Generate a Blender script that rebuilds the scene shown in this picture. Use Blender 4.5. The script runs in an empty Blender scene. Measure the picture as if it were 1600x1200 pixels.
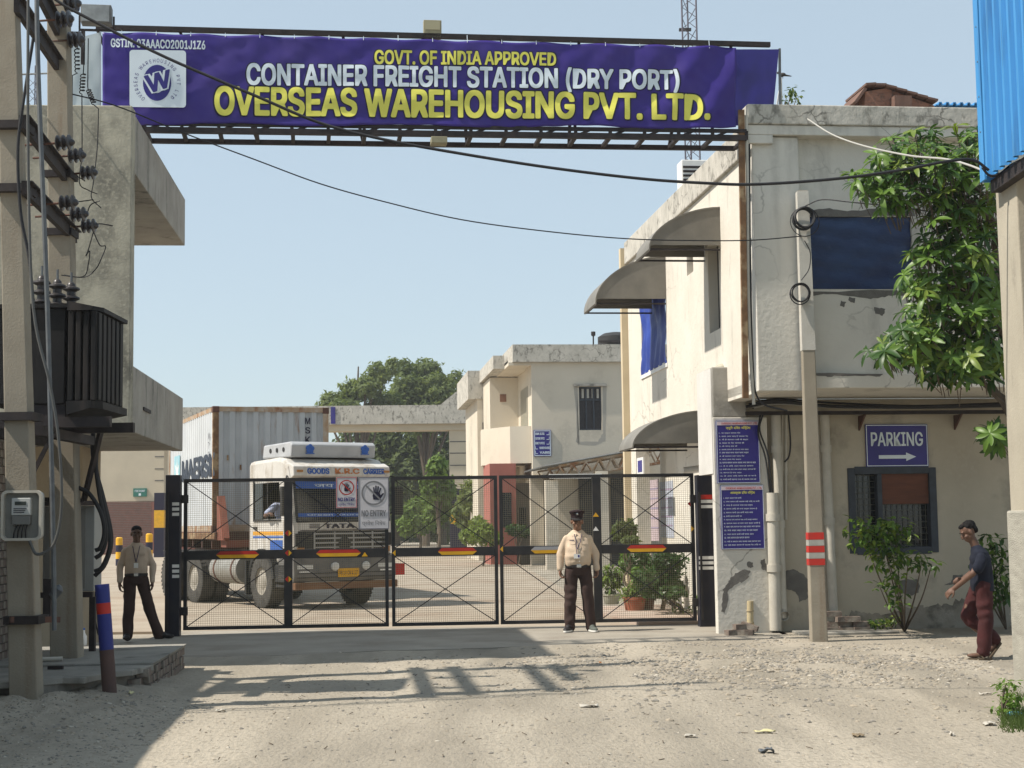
import bpy, bmesh, math, random
from mathutils import Vector, Matrix, noise
R = math.radians
rnd = random.Random(7)
scene = bpy.context.scene
col = scene.collection
V = Vector

# ------------------------------------------------------------------ camera
FPX, CAMH = 2400.0, 1.53                       # focal length in photo pixels (1600 wide), eye height
PITCH, ROLL = math.atan(220 / 2400), R(-.8)
CAMR = Matrix.Rotation(math.pi / 2 + PITCH, 3, 'X') @ Matrix.Rotation(ROLL, 3, 'Z')
cam = bpy.data.cameras.new('camera')
cam.sensor_width = 36.0
cam.lens = 36.0 * FPX / 1600
cam.clip_start, cam.clip_end = .1, 3000
camo = bpy.data.objects.new('camera', cam)
camo.matrix_world = Matrix.Translation((0, 0, CAMH)) @ CAMR.to_4x4()
col.objects.link(camo)
scene.camera = camo

# ------------------------------------------------------------------ light
SUN_TO = V((-.755, -.19, 1.0)).normalized()    # direction towards the sun
world = bpy.data.worlds.new('World')
scene.world = world
world.use_nodes = True
wn = world.node_tree
bg = wn.nodes['Background']
sky = wn.nodes.new('ShaderNodeTexSky')
sky.sky_type = 'NISHITA'
sky.sun_disc = False
sky.sun_elevation = math.asin(SUN_TO.z)
sky.sun_rotation = math.atan2(SUN_TO.x, SUN_TO.y)
sky.air_density, sky.dust_density, sky.ozone_density = 1.0, .6, 1.2
sky.altitude = 0
hz = wn.nodes.new('ShaderNodeMix'); hz.data_type = 'RGBA'      # even pale haze over the whole sky
hz.inputs[0].default_value = .62
hz.inputs[7].default_value = (3.95, 4.7, 5.05, 1)
wn.links.new(sky.outputs[0], hz.inputs[6])
wn.links.new(hz.outputs[2], bg.inputs[0])
bg.inputs[1].default_value = .105
sun = bpy.data.lights.new('sun', 'SUN')
sun.energy, sun.angle, sun.color = 4.3, R(.8), (1.0, .93, .83)
suno = bpy.data.objects.new('sun', sun)
suno.rotation_euler = SUN_TO.to_track_quat('Z', 'Y').to_euler()
suno.location = (-20, -2, 30)
col.objects.link(suno)
vs = scene.view_settings
vs.view_transform, vs.look, vs.gamma, vs.exposure = 'Standard', 'None', 1.0, 0.60
vs.use_curve_mapping = False
try:
    scene.cycles.max_bounces = 6
    scene.cycles.transparent_max_bounces = 12
except Exception:
    pass

# ------------------------------------------------------------------ photo pixel -> place
def ray(px, py):
    return CAMR @ V(((px - 800) / FPX, -(py - 600) / FPX, -1))
def at(px, py, Y):
    d = ray(px, py)
    return V((0, 0, CAMH)) + d * (Y / d.y)
def gnd(px, py, z=0.0):
    d = ray(px, py)
    return V((0, 0, CAMH)) + d * ((z - CAMH) / d.z)
class Frame:
    """A place of its own: origin and heading; finds local points seen at a pixel on a local plane."""
    def __init__(s, o, rz):
        s.o, s.rz = V(o), rz
        s.m = Matrix.Translation(s.o) @ Matrix.Rotation(rz, 4, 'Z')
        s.i = s.m.inverted()
    def _hit(s, px, py, ax, val):
        c = s.i @ V((0, 0, CAMH)); d = s.i.to_3x3() @ ray(px, py)
        return c + d * ((val - c[ax]) / d[ax])
    def rx(s, px, py, x): return s._hit(px, py, 0, x)
    def ry(s, px, py, y): return s._hit(px, py, 1, y)
    def rz_(s, px, py, z): return s._hit(px, py, 2, z)
    def rect(s, x0, y0, x1, y1, y):
        a, b, c, d = s.ry(x0, y0, y), s.ry(x1, y0, y), s.ry(x0, y1, y), s.ry(x1, y1, y)
        return (a.x + c.x) / 2, (b.x + d.x) / 2, (c.z + d.z) / 2, (a.z + b.z) / 2
    def rectx(s, x0, y0, x1, y1, x):               # on a plane x = const: returns y0, y1, z0, z1
        a, b, c, d = s.rx(x0, y0, x), s.rx(x1, y0, x), s.rx(x0, y1, x), s.rx(x1, y1, x)
        ys = sorted(((a.y + c.y) / 2, (b.y + d.y) / 2))
        return ys[0], ys[1], (c.z + d.z) / 2, (a.z + b.z) / 2
    def loc(s, w): return s.i @ V(w)

# ------------------------------------------------------------------ materials
MATS = {}
def M(name, c, c2=None, sc=4.0, rough=.8, bump=0.0, bsc=60.0, metal=0.0, c3=None, s3=1.5, t3=.6, w3=.06, st=(1, 1, 1),
      st3=(1, 1, 1), spec=.3, cv=.5, alpha=1.0, fine=0.0, trans=0.0, det3=6, crack=None):
    """Procedural surface: two tones over noise, an optional third tone in sharp-edged patches, fine grain, bump."""
    m = bpy.data.materials.new(name); m.use_nodes = True
    nt = m.node_tree; b = nt.nodes['Principled BSDF']; N = nt.nodes.new; L = nt.links.new
    b.inputs['Roughness'].default_value = rough
    b.inputs['Metallic'].default_value = metal
    b.inputs['Specular IOR Level'].default_value = spec
    if alpha < 1: b.inputs['Alpha'].default_value = alpha
    if trans: b.inputs['Transmission Weight'].default_value = trans
    tc = N('ShaderNodeTexCoord')
    def noise_(scale, stretch, det=5.0, rgh=.55):
        mp = N('ShaderNodeMapping'); mp.inputs['Scale'].default_value = stretch
        L(tc.outputs['Object'], mp.inputs[0])
        n = N('ShaderNodeTexNoise'); n.inputs['Scale'].default_value = scale
        n.inputs['Detail'].default_value = det; n.inputs['Roughness'].default_value = rgh
        L(mp.outputs[0], n.inputs[0]); return n.outputs[0]
    def ramp(src, a, bb):
        r = N('ShaderNodeMapRange'); r.inputs[1].default_value = a; r.inputs[2].default_value = bb
        r.clamp = True; L(src, r.inputs[0]); return r.outputs[0]
    def mix(f, A, B):
        x = N('ShaderNodeMix'); x.data_type = 'RGBA'
        if isinstance(f, float): x.inputs[0].default_value = f
        else: L(f, x.inputs[0])
        for k, w in ((6, A), (7, B)):
            if isinstance(w, tuple): x.inputs[k].default_value = (*w, 1)
            else: L(w, x.inputs[k])
        return x.outputs[2]
    out = None
    if c2 is not None:
        out = mix(ramp(noise_(sc, st), cv - .18, cv + .18), tuple(c), tuple(c2))
    if c3 is not None:
        out = mix(ramp(noise_(s3, st3, det3), t3 - w3, t3 + w3), out if out else tuple(c), tuple(c3))
    if fine:
        f = noise_(bsc * .7, (1, 1, 1), 3.0)
        k = tuple(x * (1 - fine) for x in c)
        out = mix(ramp(f, .5, .75), out if out else tuple(c), k)
    if crack:                                      # wandering hairline cracks: (cell scale, width, tone)
        nz = N('ShaderNodeTexNoise'); nz.inputs['Scale'].default_value = crack[0] * 1.7; nz.inputs['Detail'].default_value = 6; L(tc.outputs['Object'], nz.inputs[0])
        ad = N('ShaderNodeMix'); ad.data_type = 'RGBA'; ad.blend_type = 'LINEAR_LIGHT'; ad.inputs[0].default_value = .35 / crack[0]; L(tc.outputs['Object'], ad.inputs[6]); L(nz.outputs[1], ad.inputs[7])
        vo = N('ShaderNodeTexVoronoi'); vo.feature = 'DISTANCE_TO_EDGE'; vo.inputs['Scale'].default_value = crack[0]; L(ad.outputs[2], vo.inputs[0])
        ln = ramp(vo.outputs[0], crack[1], 0.0); gate_ = ramp(noise_(crack[0] * .55, (1, 1, 1)), .46, .60)
        mu = N('ShaderNodeMath'); mu.operation = 'MULTIPLY'; L(ln, mu.inputs[0]); L(gate_, mu.inputs[1])
        out = mix(mu.outputs[0], out if out else tuple(c), tuple(crack[2]))
    if out is None: b.inputs['Base Color'].default_value = (*c, 1)
    else: L(out, b.inputs['Base Color'])
    if bump:
        bp = N('ShaderNodeBump'); bp.inputs['Strength'].default_value = 1.0
        bp.inputs['Distance'].default_value = bump
        L(noise_(bsc, st, 6.0, .6), bp.inputs['Height']); L(bp.outputs[0], b.inputs['Normal'])
    MATS[name] = m
    return m

cream = M('cream_plaster', (.68, .64, .56), (.60, .56, .48), 1.3, .9, .006, 14, c3=(.40, .37, .32), s3=2.2, t3=.66, w3=.08, st3=(1.6, 1.6, .3), fine=.08, crack=(.8, .008, (.36, .33, .28)))
cream_front = M('grey_cream_plaster', (.66, .63, .56), (.57, .545, .485), .9, .9, .007, 14, c3=(.39, .37, .33), s3=1.3, t3=.64, w3=.09, st3=(1.6, 1.6, .3), fine=.09, crack=(.75, .010, (.27, .255, .225)))
cream_stain = M('streaked_parapet_plaster', (.54, .51, .45), (.40, .38, .33), 2.6, .95, .010, 16, c3=(.19, .18, .155), s3=4.5, t3=.60, w3=.07, st=(1, 1, .7), st3=(1.6, 1.6, .8), fine=.12, det3=9, crack=(3.2, .05, (.16, .15, .13)))
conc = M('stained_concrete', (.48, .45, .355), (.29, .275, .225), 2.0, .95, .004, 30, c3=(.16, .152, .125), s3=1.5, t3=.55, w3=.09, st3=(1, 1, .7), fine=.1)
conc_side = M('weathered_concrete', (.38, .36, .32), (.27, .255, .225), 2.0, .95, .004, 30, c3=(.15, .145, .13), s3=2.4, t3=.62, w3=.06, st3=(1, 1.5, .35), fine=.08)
polec = M('pole_concrete', (.31, .275, .215), (.225, .195, .15), 2.0, .9, .003, 60, c3=(.20, .14, .09), s3=1.2, t3=.66, w3=.1, st3=(5, 5, .3), fine=.12)
dark_iron = M('dark_rusty_iron', (.024, .021, .022), (.048, .038, .036), 7, .7, .001, 60, metal=.3)
black_paint = M('black_gate_paint', (.012, .012, .014), (.03, .026, .024), 6, .45, .0005, 80, spec=.4)
steel_grey = M('grey_galvanised_steel', (.14, .15, .155), (.10, .105, .11), 9, .55, metal=.3)
wire_m = M('black_cable_sheath', (.018, .018, .02), None, rough=.6)
wire_l = M('pale_cable_sheath', (.38, .37, .34), None, rough=.6)
wire_g = M('grey_cable_sheath', (.085, .085, .08), None, rough=.6)
mesh_m = M('dull_mesh_wire', (.24, .21, .14), None, rough=.6)
rust = M('orange_rust', (.22, .125, .062), (.13, .07, .038), 9, .9, .002, 70, c3=(.33, .24, .14), s3=4, t3=.58)
rust_d = M('brown_rust_steel', (.14, .065, .045), (.075, .045, .035), 5, .85, .001, 60)
brick_m = M('red_brick_clay', (.28, .12, .08), (.20, .10, .07), 11, .9, .003, 60, c3=(.33, .27, .21), s3=6, t3=.6, w3=.08)
brick_d = M('dusty_brick', (.20, .155, .125), (.13, .105, .09), 9, .95, .006, 40, c3=(.26, .23, .19), s3=5, t3=.58)
mortar = M('grey_mortar', (.23, .21, .18), (.16, .15, .13), 12, .95, .005, 50)
slab_m = M('platform_cement', (.30, .285, .25), (.21, .20, .175), 2.2, .95, .004, 40, c3=(.14, .13, .115), s3=2.5, t3=.63)
purple = M('purple_vinyl', (.038, .020, .215), (.029, .015, .165), .9, .5, 0, spec=.35, c3=(.055, .034, .21), s3=1.6, t3=.6, w3=.12, st3=(1, 1, .6))
purple_d = M('navy_sign_paint', (.022, .014, .20), (.018, .012, .155), 3, .4, spec=.5)
yellow_t = M('yellow_print', (.78, .74, .13), (.68, .64, .11), 3, .45)
white_t = M('white_print', (.72, .79, .84), (.62, .69, .74), 3, .45)
white_p = M('white_paint', (.78, .77, .74), (.68, .67, .63), 5, .5)
outline_m = M('dark_print_outline', (.012, .010, .03), None, rough=.5)
redp = M('red_paint', (.52, .03, .02), (.40, .03, .02), 6, .5)
yelp = M('yellow_paint', (.78, .42, .015), (.62, .33, .02), 6, .5)
pvc = M('grey_pvc', (.52, .49, .42), (.43, .40, .34), 5, .5)
tarp = M('blue_tarpaulin', (.018, .05, .32), (.012, .03, .20), 1.6, .5, .012, 9, st=(1, 1, .6), spec=.45)
tarp_d = M('dark_blue_tarpaulin', (.025, .055, .14), (.015, .03, .09), 1.6, .5, .012, 9, st=(1, 1, 2), spec=.4)
glass_d = M('dark_window_glass', (.012, .015, .018), None, rough=.08, spec=.6)
wood_d = M('dark_slate_window_paint', (.05, .06, .075), (.035, .04, .05), 8, .6)
plywood = M('brown_plywood', (.15, .055, .03), (.10, .04, .025), 3, .7, st=(1, 1, 6))
awn = M('grey_awning_sheet', (.22, .205, .175), (.16, .15, .13), 3, .55, .001, 30)
bluesheet = M('blue_corrugated_paint', (.055, .28, .60), (.04, .22, .50), 1.4, .45, spec=.5, st=(3, 3, .4), c3=(.035, .15, .33), s3=3, t3=.62, w3=.1, st3=(4, 4, .35))
soil_d = M('dark_soil', (.09, .07, .05), (.06, .045, .03), 9, .95, .01, 30)
bark = M('grey_brown_bark', (.14, .11, .08), (.09, .07, .05), 6, .95, .006, 40, st=(3, 3, .5))
rubber = M('dusty_tyre_rubber', (.045, .042, .038), (.09, .085, .075), 6, .9, .002, 60)
skin = M('brown_skin', (.25, .135, .085), (.20, .105, .065), 12, .6, spec=.35)
skin_d = M('dark_brown_skin', (.14, .075, .05), (.11, .06, .04), 12, .6, spec=.35)
khaki = M('cream_uniform_cotton', (.58, .46, .34), (.50, .39, .285), 6, .9, .003, 25)
khaki2 = M('fawn_uniform_cotton', (.50, .40, .31), (.43, .34, .26), 6, .9, .003, 25)
brown_c = M('dark_brown_trouser_cloth', (.055, .033, .028), (.04, .024, .02), 6, .9, .003, 25)
maroon_c = M('maroon_trouser_cloth', (.062, .016, .016), (.042, .012, .012), 6, .9, .003, 25)
navy_c = M('navy_teeshirt_cloth', (.009, .012, .024), (.007, .009, .018), 6, .9, .003, 25)
black_l = M('black_leather', (.02, .018, .018), None, rough=.5)
hair_m = M('black_hair', (.008, .007, .007), None, rough=.75, bump=.003, bsc=90, spec=.15)
cap_m = M('dark_maroon_cap_felt', (.03, .014, .016), (.022, .011, .012), 9, .8)
def leaf_mat(name, c, c2, sc=1.5, rough=.5, tr=.35):
    m = M(name, c, c2, sc, rough, spec=.35)              # thin leaf: part of the light passes through
    nt = m.node_tree; b = nt.nodes['Principled BSDF']; out = nt.nodes['Material Output']
    t = nt.nodes.new('ShaderNodeBsdfTranslucent'); x = nt.nodes.new('ShaderNodeMixShader'); x.inputs[0].default_value = tr
    src = b.inputs['Base Color'].links[0].from_socket
    g = nt.nodes.new('ShaderNodeMix'); g.data_type = 'RGBA'; g.blend_type = 'MULTIPLY'; g.inputs[0].default_value = 1.0; g.inputs[7].default_value = (1.0, 1.0, .45, 1)
    nt.links.new(src, g.inputs[6]); nt.links.new(g.outputs[2], t.inputs[0])
    nt.links.new(b.outputs[0], x.inputs[1]); nt.links.new(t.outputs[0], x.inputs[2]); nt.links.new(x.outputs[0], out.inputs[0])
    return m
leaf_a = leaf_mat('bright_rosette_leaf', (.14, .24, .04), (.09, .17, .028), 3, .4)
leaf_b = leaf_mat('deep_green_leaf', (.05, .11, .024), (.03, .07, .017), 3, .4)
leaf_y = leaf_mat('yellow_green_leaf', (.22, .28, .05), (.13, .20, .035), 6, .4)
leaf_far = leaf_mat('dull_tree_leaf', (.20, .245, .095), (.13, .175, .065), .35, .8, .45)  # tones lightened to stand for part of the haze over far trees
leaf_far2 = leaf_mat('dark_tree_leaf', (.14, .18, .07), (.09, .125, .05), .4, .8, .45)  # also paled, some distance haze put into the leaf colour
leaf_lt = leaf_mat('fresh_tree_leaf', (.17, .25, .06), (.10, .17, .04), .5, .8)
grass_m = leaf_mat('roadside_grass', (.10, .15, .035), (.07, .11, .03), 5, .8)

# ------------------------------------------------------------------ mesh builder
class MB:
    def __init__(s): s.v, s.f = [], []
    def add(s, vs_, fs_):
        o = len(s.v); s.v += [V(p) for p in vs_]; s.f += [tuple(i + o for i in f) for f in fs_]; return s
    def box(s, x0, x1, y0, y1, z0, z1):
        x0, x1 = sorted((x0, x1)); y0, y1 = sorted((y0, y1)); z0, z1 = sorted((z0, z1))
        return s.add([(x0, y0, z0), (x1, y0, z0), (x1, y1, z0), (x0, y1, z0), (x0, y0, z1), (x1, y0, z1), (x1, y1, z1), (x0, y1, z1)],
                     [(3, 2, 1, 0), (4, 5, 6, 7), (0, 1, 5, 4), (1, 2, 6, 5), (2, 3, 7, 6), (3, 0, 4, 7)])
    def bar(s, a, b, w, h=None, up=(0, 0, 1), w2=None, h2=None):
        a, b = V(a), V(b); h = h or w; d = (b - a).normalized(); up = V(up)
        if abs(d.dot(up)) > .99: up = V((0, 1, 0))
        sd = d.cross(up).normalized(); u = sd.cross(d).normalized()
        w2, h2 = w2 or w, h2 or h
        p = []
        for c, ww, hh in ((a, w, h), (b, w2, h2)):
            p += [c - sd * ww / 2 - u * hh / 2, c + sd * ww / 2 - u * hh / 2, c + sd * ww / 2 + u * hh / 2, c - sd * ww / 2 + u * hh / 2]
        return s.add(p, [(0, 1, 2, 3), (7, 6, 5, 4), (0, 4, 5, 1), (1, 5, 6, 2), (2, 6, 7, 3), (3, 7, 4, 0)])
    def tube(s, pts, r, n=8, caps=True):
        pts = [V(p) for p in pts]; k = len(pts)
        rs = r if isinstance(r, (list, tuple)) else [r] * k
        d0 = (pts[1] - pts[0]).normalized()
        u = d0.cross(V((0, 0, 1)))
        if u.length < .05: u = d0.cross(V((0, 1, 0)))
        u.normalize(); vs_ = []
        for i in range(k):
            d = (pts[min(i + 1, k - 1)] - pts[max(i - 1, 0)])
            if d.length > 1e-9: d.normalize()
            else: d = d0
            u = (u - d * u.dot(d))
            u = u.normalized() if u.length > 1e-6 else d.orthogonal().normalized()
            w = d.cross(u)
            for j in range(n):
                t = 2 * math.pi * j / n
                vs_.append(pts[i] + (u * math.cos(t) + w * math.sin(t)) * rs[i])
        fs_ = [(i * n + j, i * n + (j + 1) % n, (i + 1) * n + (j + 1) % n, (i + 1) * n + j) for i in range(k - 1) for j in range(n)]
        if caps: fs_ += [tuple(range(n))[::-1], tuple(range((k - 1) * n, k * n))]
        return s.add(vs_, fs_)
    def lathe(s, prof, c=(0, 0, 0), n=16, axis=(0, 0, 1), caps=True):
        ax = V(axis).normalized(); q = V((0, 0, 1)).rotation_difference(ax); c = V(c); vs_ = []
        for r_, z in prof:
            for j in range(n):
                t = 2 * math.pi * j / n
                vs_.append(c + q @ V((r_ * math.cos(t), r_ * math.sin(t), z)))
        k = len(prof)
        fs_ = [(i * n + j, i * n + (j + 1) % n, (i + 1) * n + (j + 1) % n, (i + 1) * n + j) for i in range(k - 1) for j in range(n)]
        if caps: fs_ += [tuple(range(n))[::-1], tuple(range((k - 1) * n, k * n))]
        return s.add(vs_, fs_)
    def prism(s, poly, fn0, fn1):
        """poly: 2-D points; fn0/fn1 map a 2-D point to the two end faces."""
        n = len(poly)
        vs_ = [fn0(*p) for p in poly] + [fn1(*p) for p in poly]
        fs_ = [tuple(range(n))[::-1], tuple(range(n, 2 * n))] + [(i, (i + 1) % n, n + (i + 1) % n, n + i) for i in range(n)]
        return s.add(vs_, fs_)
    def ell(s, c, r, n=12, m=8, mat=None):
        c = V(c); vs_ = []; fs_ = []
        for i in range(m + 1):
            a = math.pi * i / m - math.pi / 2
            for j in range(n):
                t = 2 * math.pi * j / n
                p = V((r[0] * math.cos(a) * math.cos(t), r[1] * math.cos(a) * math.sin(t), r[2] * math.sin(a)))
                vs_.append(c + (mat @ p if mat else p))
        fs_ = [(i * n + j, i * n + (j + 1) % n, (i + 1) * n + (j + 1) % n, (i + 1) * n + j) for i in range(m) for j in range(n)]
        return s.add(vs_, fs_)
    def wallgrid(s, a0, a1, z0, z1, t0, t1, holes, fn):
        """A wall sheet from a0..a1 (along) and z0..z1 with rectangular openings, thickness t0..t1; fn(a, t, z) places it."""
        As = sorted({a0, a1, *[h[0] for h in holes], *[h[1] for h in holes]}); Zs = sorted({z0, z1, *[h[2] for h in holes], *[h[3] for h in holes]})
        As = [a for a in As if a0 <= a <= a1]; Zs = [z for z in Zs if z0 <= z <= z1]
        def solid(i, j):
            if not (0 <= i < len(As) - 1 and 0 <= j < len(Zs) - 1): return False
            a, z = (As[i] + As[i + 1]) / 2, (Zs[j] + Zs[j + 1]) / 2
            return not any(h[0] < a < h[1] and h[2] < z < h[3] for h in holes)
        for i in range(len(As) - 1):
            for j in range(len(Zs) - 1):
                if not solid(i, j): continue
                A, B, C, D = As[i], As[i + 1], Zs[j], Zs[j + 1]
                s.add([fn(A, t0, C), fn(B, t0, C), fn(B, t0, D), fn(A, t0, D)], [(0, 1, 2, 3)])
                s.add([fn(A, t1, C), fn(B, t1, C), fn(B, t1, D), fn(A, t1, D)], [(3, 2, 1, 0)])
                if not solid(i - 1, j): s.add([fn(A, t0, C), fn(A, t1, C), fn(A, t1, D), fn(A, t0, D)], [(3, 2, 1, 0)])
                if not solid(i + 1, j): s.add([fn(B, t0, C), fn(B, t1, C), fn(B, t1, D), fn(B, t0, D)], [(0, 1, 2, 3)])
                if not solid(i, j - 1): s.add([fn(A, t0, C), fn(B, t0, C), fn(B, t1, C), fn(A, t1, C)], [(3, 2, 1, 0)])
                if not solid(i, j + 1): s.add([fn(A, t0, D), fn(B, t0, D), fn(B, t1, D), fn(A, t1, D)], [(0, 1, 2, 3)])
        return s
    def mesh(s, name, recalc=True, smooth=False):
        me = bpy.data.meshes.new(name); me.from_pydata(s.v, [], s.f); me.validate()
        if recalc or smooth:
            bm = bmesh.new(); bm.from_mesh(me)
            if recalc: bmesh.ops.recalc_face_normals(bm, faces=bm.faces)
            if smooth:
                for f in bm.faces: f.smooth = True
                for e in bm.edges:
                    if len(e.link_faces) == 2 and e.calc_face_angle(0) > R(38): e.smooth = False
            bm.to_mesh(me); bm.free()
        return me
    def build(s, name, mat, parent=None, smooth=False, bevel=0, recalc=True, **tags):
        return obj(name, s.mesh(name, recalc, smooth), mat, parent, bevel, **tags)

def obj(name, me, mat, parent=None, bevel=0, **tags):
    o = bpy.data.objects.new(name, me); col.objects.link(o)
    if mat and not me.materials: me.materials.append(mat)
    if parent: o.parent = parent
    if bevel:
        b = o.modifiers.new('bevel', 'BEVEL'); b.width = bevel; b.segments = 2; b.limit_method = 'ANGLE'; b.angle_limit = R(40)
    tag(o, **tags)
    return o
def tag(o, label=None, cat=None, group=None, kind=None):
    if label: o['label'] = label
    if cat: o['category'] = cat
    if group: o['group'] = group
    if kind: o['kind'] = kind
    return o
def thing(name, label, cat, loc=(0, 0, 0), rz=0.0, group=None):
    o = bpy.data.objects.new(name, None); col.objects.link(o)
    o.empty_display_size = .2
    o.location = loc; o.rotation_euler = (0, 0, rz)
    return tag(o, label, cat, group)
def copy_tree(o, parent=None):
    c = o.copy(); col.objects.link(c)
    if parent: c.parent = parent
    for ch in [x for x in bpy.data.objects if x.parent is o]: copy_tree(ch, c)
    return c

try:                                              # the sans face bundled with Blender itself
    SANS = bpy.data.fonts.load(bpy.utils.system_resource('DATAFILES', path='fonts') + '/Inter.woff2')
except Exception:
    SANS = None
def text_mesh(body, bold=0.0, spacing=1.0):
    latin = all(ord(c) < 128 for c in body)
    cu = bpy.data.curves.new('t', 'FONT'); cu.body = body; cu.space_character = spacing
    if SANS and latin: cu.font = SANS
    else: cu.offset = bold * .5
    cu.resolution_u = 3; cu.align_x = 'LEFT'
    o = bpy.data.objects.new('t', cu); col.objects.link(o)
    bpy.context.view_layer.update()
    dg = bpy.context.evaluated_depsgraph_get()
    me = bpy.data.meshes.new_from_object(o.evaluated_get(dg))
    bpy.data.objects.remove(o); bpy.data.curves.remove(cu)
    return me
def text(body, x0, x1, z0, z1, fn, mat, parent, name='lettering', bold=.02, cut=0.0, spacing=1.0, dn=(0, -1, 0), **tags):
    """Flat lettering whose ink box fills x0..x1, z0..z1; fn(x, z) places each point on its sign. Bold strokes come from
    copies of the outline set a little apart, each a hair in front of the one before."""
    me = text_mesh(body, bold, spacing)
    P = [v.co.copy() for v in me.vertices]; Fc = [tuple(p.vertices) for p in me.polygons]; bpy.data.meshes.remove(me)
    if not P: return None
    steps = [(0, 0)]
    if bold > .015 and SANS and all(ord(c) < 128 for c in body): steps = [(0, 0), (-1, 0), (1, 0), (0, .7), (0, -.7), (-.8, .6), (.8, .6), (-.8, -.6), (.8, -.6)] if bold >= .03 else [(-.8, .5), (.8, .5), (-.8, -.5), (.8, -.5)]
    b = bold if len(steps) > 1 else 0
    mx, my = min(p.x for p in P) - b, min(p.y for p in P) - b * .7; sx, sy = max(p.x for p in P) + b - mx, max(p.y for p in P) + b * .7 - my
    vs_, fs_ = [], []; D = V(dn)
    base = [V(((p.x - mx) / sx * (x1 - x0) + x0, 0, (p.y - my) / sy * (z1 - z0) + z0)) for p in P]
    kx, kz = (x1 - x0) / sx * b, (z1 - z0) / sy * b
    bm = bmesh.new()
    bvs = [bm.verts.new(p) for p in base]
    for f in Fc:
        try: bm.faces.new([bvs[i] for i in f])
        except ValueError: pass
    if cut:
        for ax, a, c in ((0, x0, x1), (2, z0, z1)):
            cc = cut if ax == 0 else cut * 9
            k = a + cc
            while k < c:
                co = [0, 0, 0]; co[ax] = k; no = [0, 0, 0]; no[ax] = 1
                bmesh.ops.bisect_plane(bm, geom=bm.verts[:] + bm.edges[:] + bm.faces[:], plane_co=co, plane_no=no); k += cc
    bm.verts.index_update(); P2 = [v.co.copy() for v in bm.verts]; F2 = [tuple(v.index for v in f.verts) for f in bm.faces]; bm.free()
    for i, (dx, dz) in enumerate(steps):
        o = len(vs_); vs_ += [fn(p.x + dx * kx, p.z + dz * kz) + D * (.00035 * i) for p in P2]; fs_ += [tuple(j + o for j in f) for f in F2]
    m2 = bpy.data.meshes.new(name); m2.from_pydata(vs_, [], fs_)
    return obj(name, m2, mat, parent, **tags)
def lerp(a, b, t): return a + (b - a) * t
def sag(a, b, drop, n=24):
    a, b = V(a), V(b)
    return [a.lerp(b, i / n) - V((0, 0, drop * 4 * (i / n) * (1 - i / n))) for i in range(n + 1)]
def spline(pts, n=6):
    pts = [V(p) for p in pts]; out = []
    P = [pts[0] * 2 - pts[1]] + pts + [pts[-1] * 2 - pts[-2]]
    for i in range(1, len(P) - 2):
        a, b, c, d = P[i - 1:i + 3]
        for k in range(n):
            t = k / n
            out.append(.5 * ((2 * b) + (c - a) * t + (2 * a - 5 * b + 4 * c - d) * t * t + (3 * b - a - 3 * c + d) * t ** 3))
    return out + [pts[-1]]

# ================================================================== the ground
def apron_near(x):                                # near edge of the cement apron in front of the gate
    t = (x + 5.0) / 8.0
    return lerp(18.3, 20.4, max(0, min(1, t))) + .18 * noise.noise((x * .9, 3.1, 0)) + .08 * noise.noise((x * 4, 1.1, 0))
def gz(x, y):
    if abs(x) > 12 or y > 60 or y < -6: return -.035
    e = y - apron_near(x)
    z = .012 * noise.noise((x * .55, y * .55, 2)) + .007 * noise.noise((x * 2.3, y * 2.3, 5)) + .004 * noise.noise((x * 7, y * 7, 9))
    tr = x + .10 * (y - 14) + .012 * (y - 14) ** 2                # wheel tracks swinging out of the gate
    for c_ in (-1.1, .55, 1.9): z -= .008 * math.exp(-((tr - c_) / .20) ** 2) - .004 * math.exp(-((tr - c_ - .33) / .13) ** 2)
    rub = math.exp(-((x - 2.6) / 1.9) ** 2 - ((y - 16.6) / 2.0) ** 2)
    z += rub * (.02 + .035 * noise.noise((x * 3.2, y * 3.2, 1)) + .018 * noise.noise((x * 9, y * 9, 4)))
    z += .006 * math.sin((x * .35 + y) * .9 + 1.0) * math.exp(-((x - .5) / 3.5) ** 2)
    if x < -2.9: z += min(1, (-2.9 - x) / .7) * .13 * max(0, min(1, (y - 9.5) / 3.0)) * (1 if y < 14 else max(0, 1 - (y - 14) / 2.5)) * (1 + .5 * noise.noise((x * 5, y * 5, 3)))
    if x < 3.7 or y < 24: 
        k = max(0, min(1, e / .5)) if x < 3.6 else max(0, min(1, (y - 19) / 2))
        z = lerp(z, -.035 if x < 3.6 else -.0, k)
    return z
def axis_pts(segs):
    out = []
    for a, b, s in segs:
        n = max(1, round((b - a) / s)); out += [a + (b - a) * i / n for i in range(n)]
    return out + [segs[-1][1]]
gx = axis_pts([(-900, -60, 120), (-60, -12, 8), (-12, -5.5, .5), (-5.5, 6.5, .06), (6.5, 12, .5), (12, 60, 8), (60, 900, 120)])
gy = axis_pts([(-200, -10, 30), (-10, 7, 1), (7, 22.5, .06), (22.5, 40, 1), (40, 120, 10), (120, 1500, 150)])
gv = [(x, y, gz(x, y)) for y in gy for x in gx]
nx = len(gx)
gf = [(j * nx + i, j * nx + i + 1, (j + 1) * nx + i + 1, (j + 1) * nx + i) for j in range(len(gy) - 1) for i in range(nx - 1)]
gme = bpy.data.meshes.new('ground'); gme.from_pydata(gv, [], gf)
for p in gme.polygons: p.use_smooth = True
dirt = M('dusty_ground', (.315, .278, .22), (.20, .177, .14), .7, .97, .020, 22, c3=(.39, .345, .275), s3=.8, t3=.54, w3=.12, st=(1.3, .5, 1), st3=(1.3, .2, 1), fine=.25, cv=.55)
obj('ground', gme, dirt, kind='structure')

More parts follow.
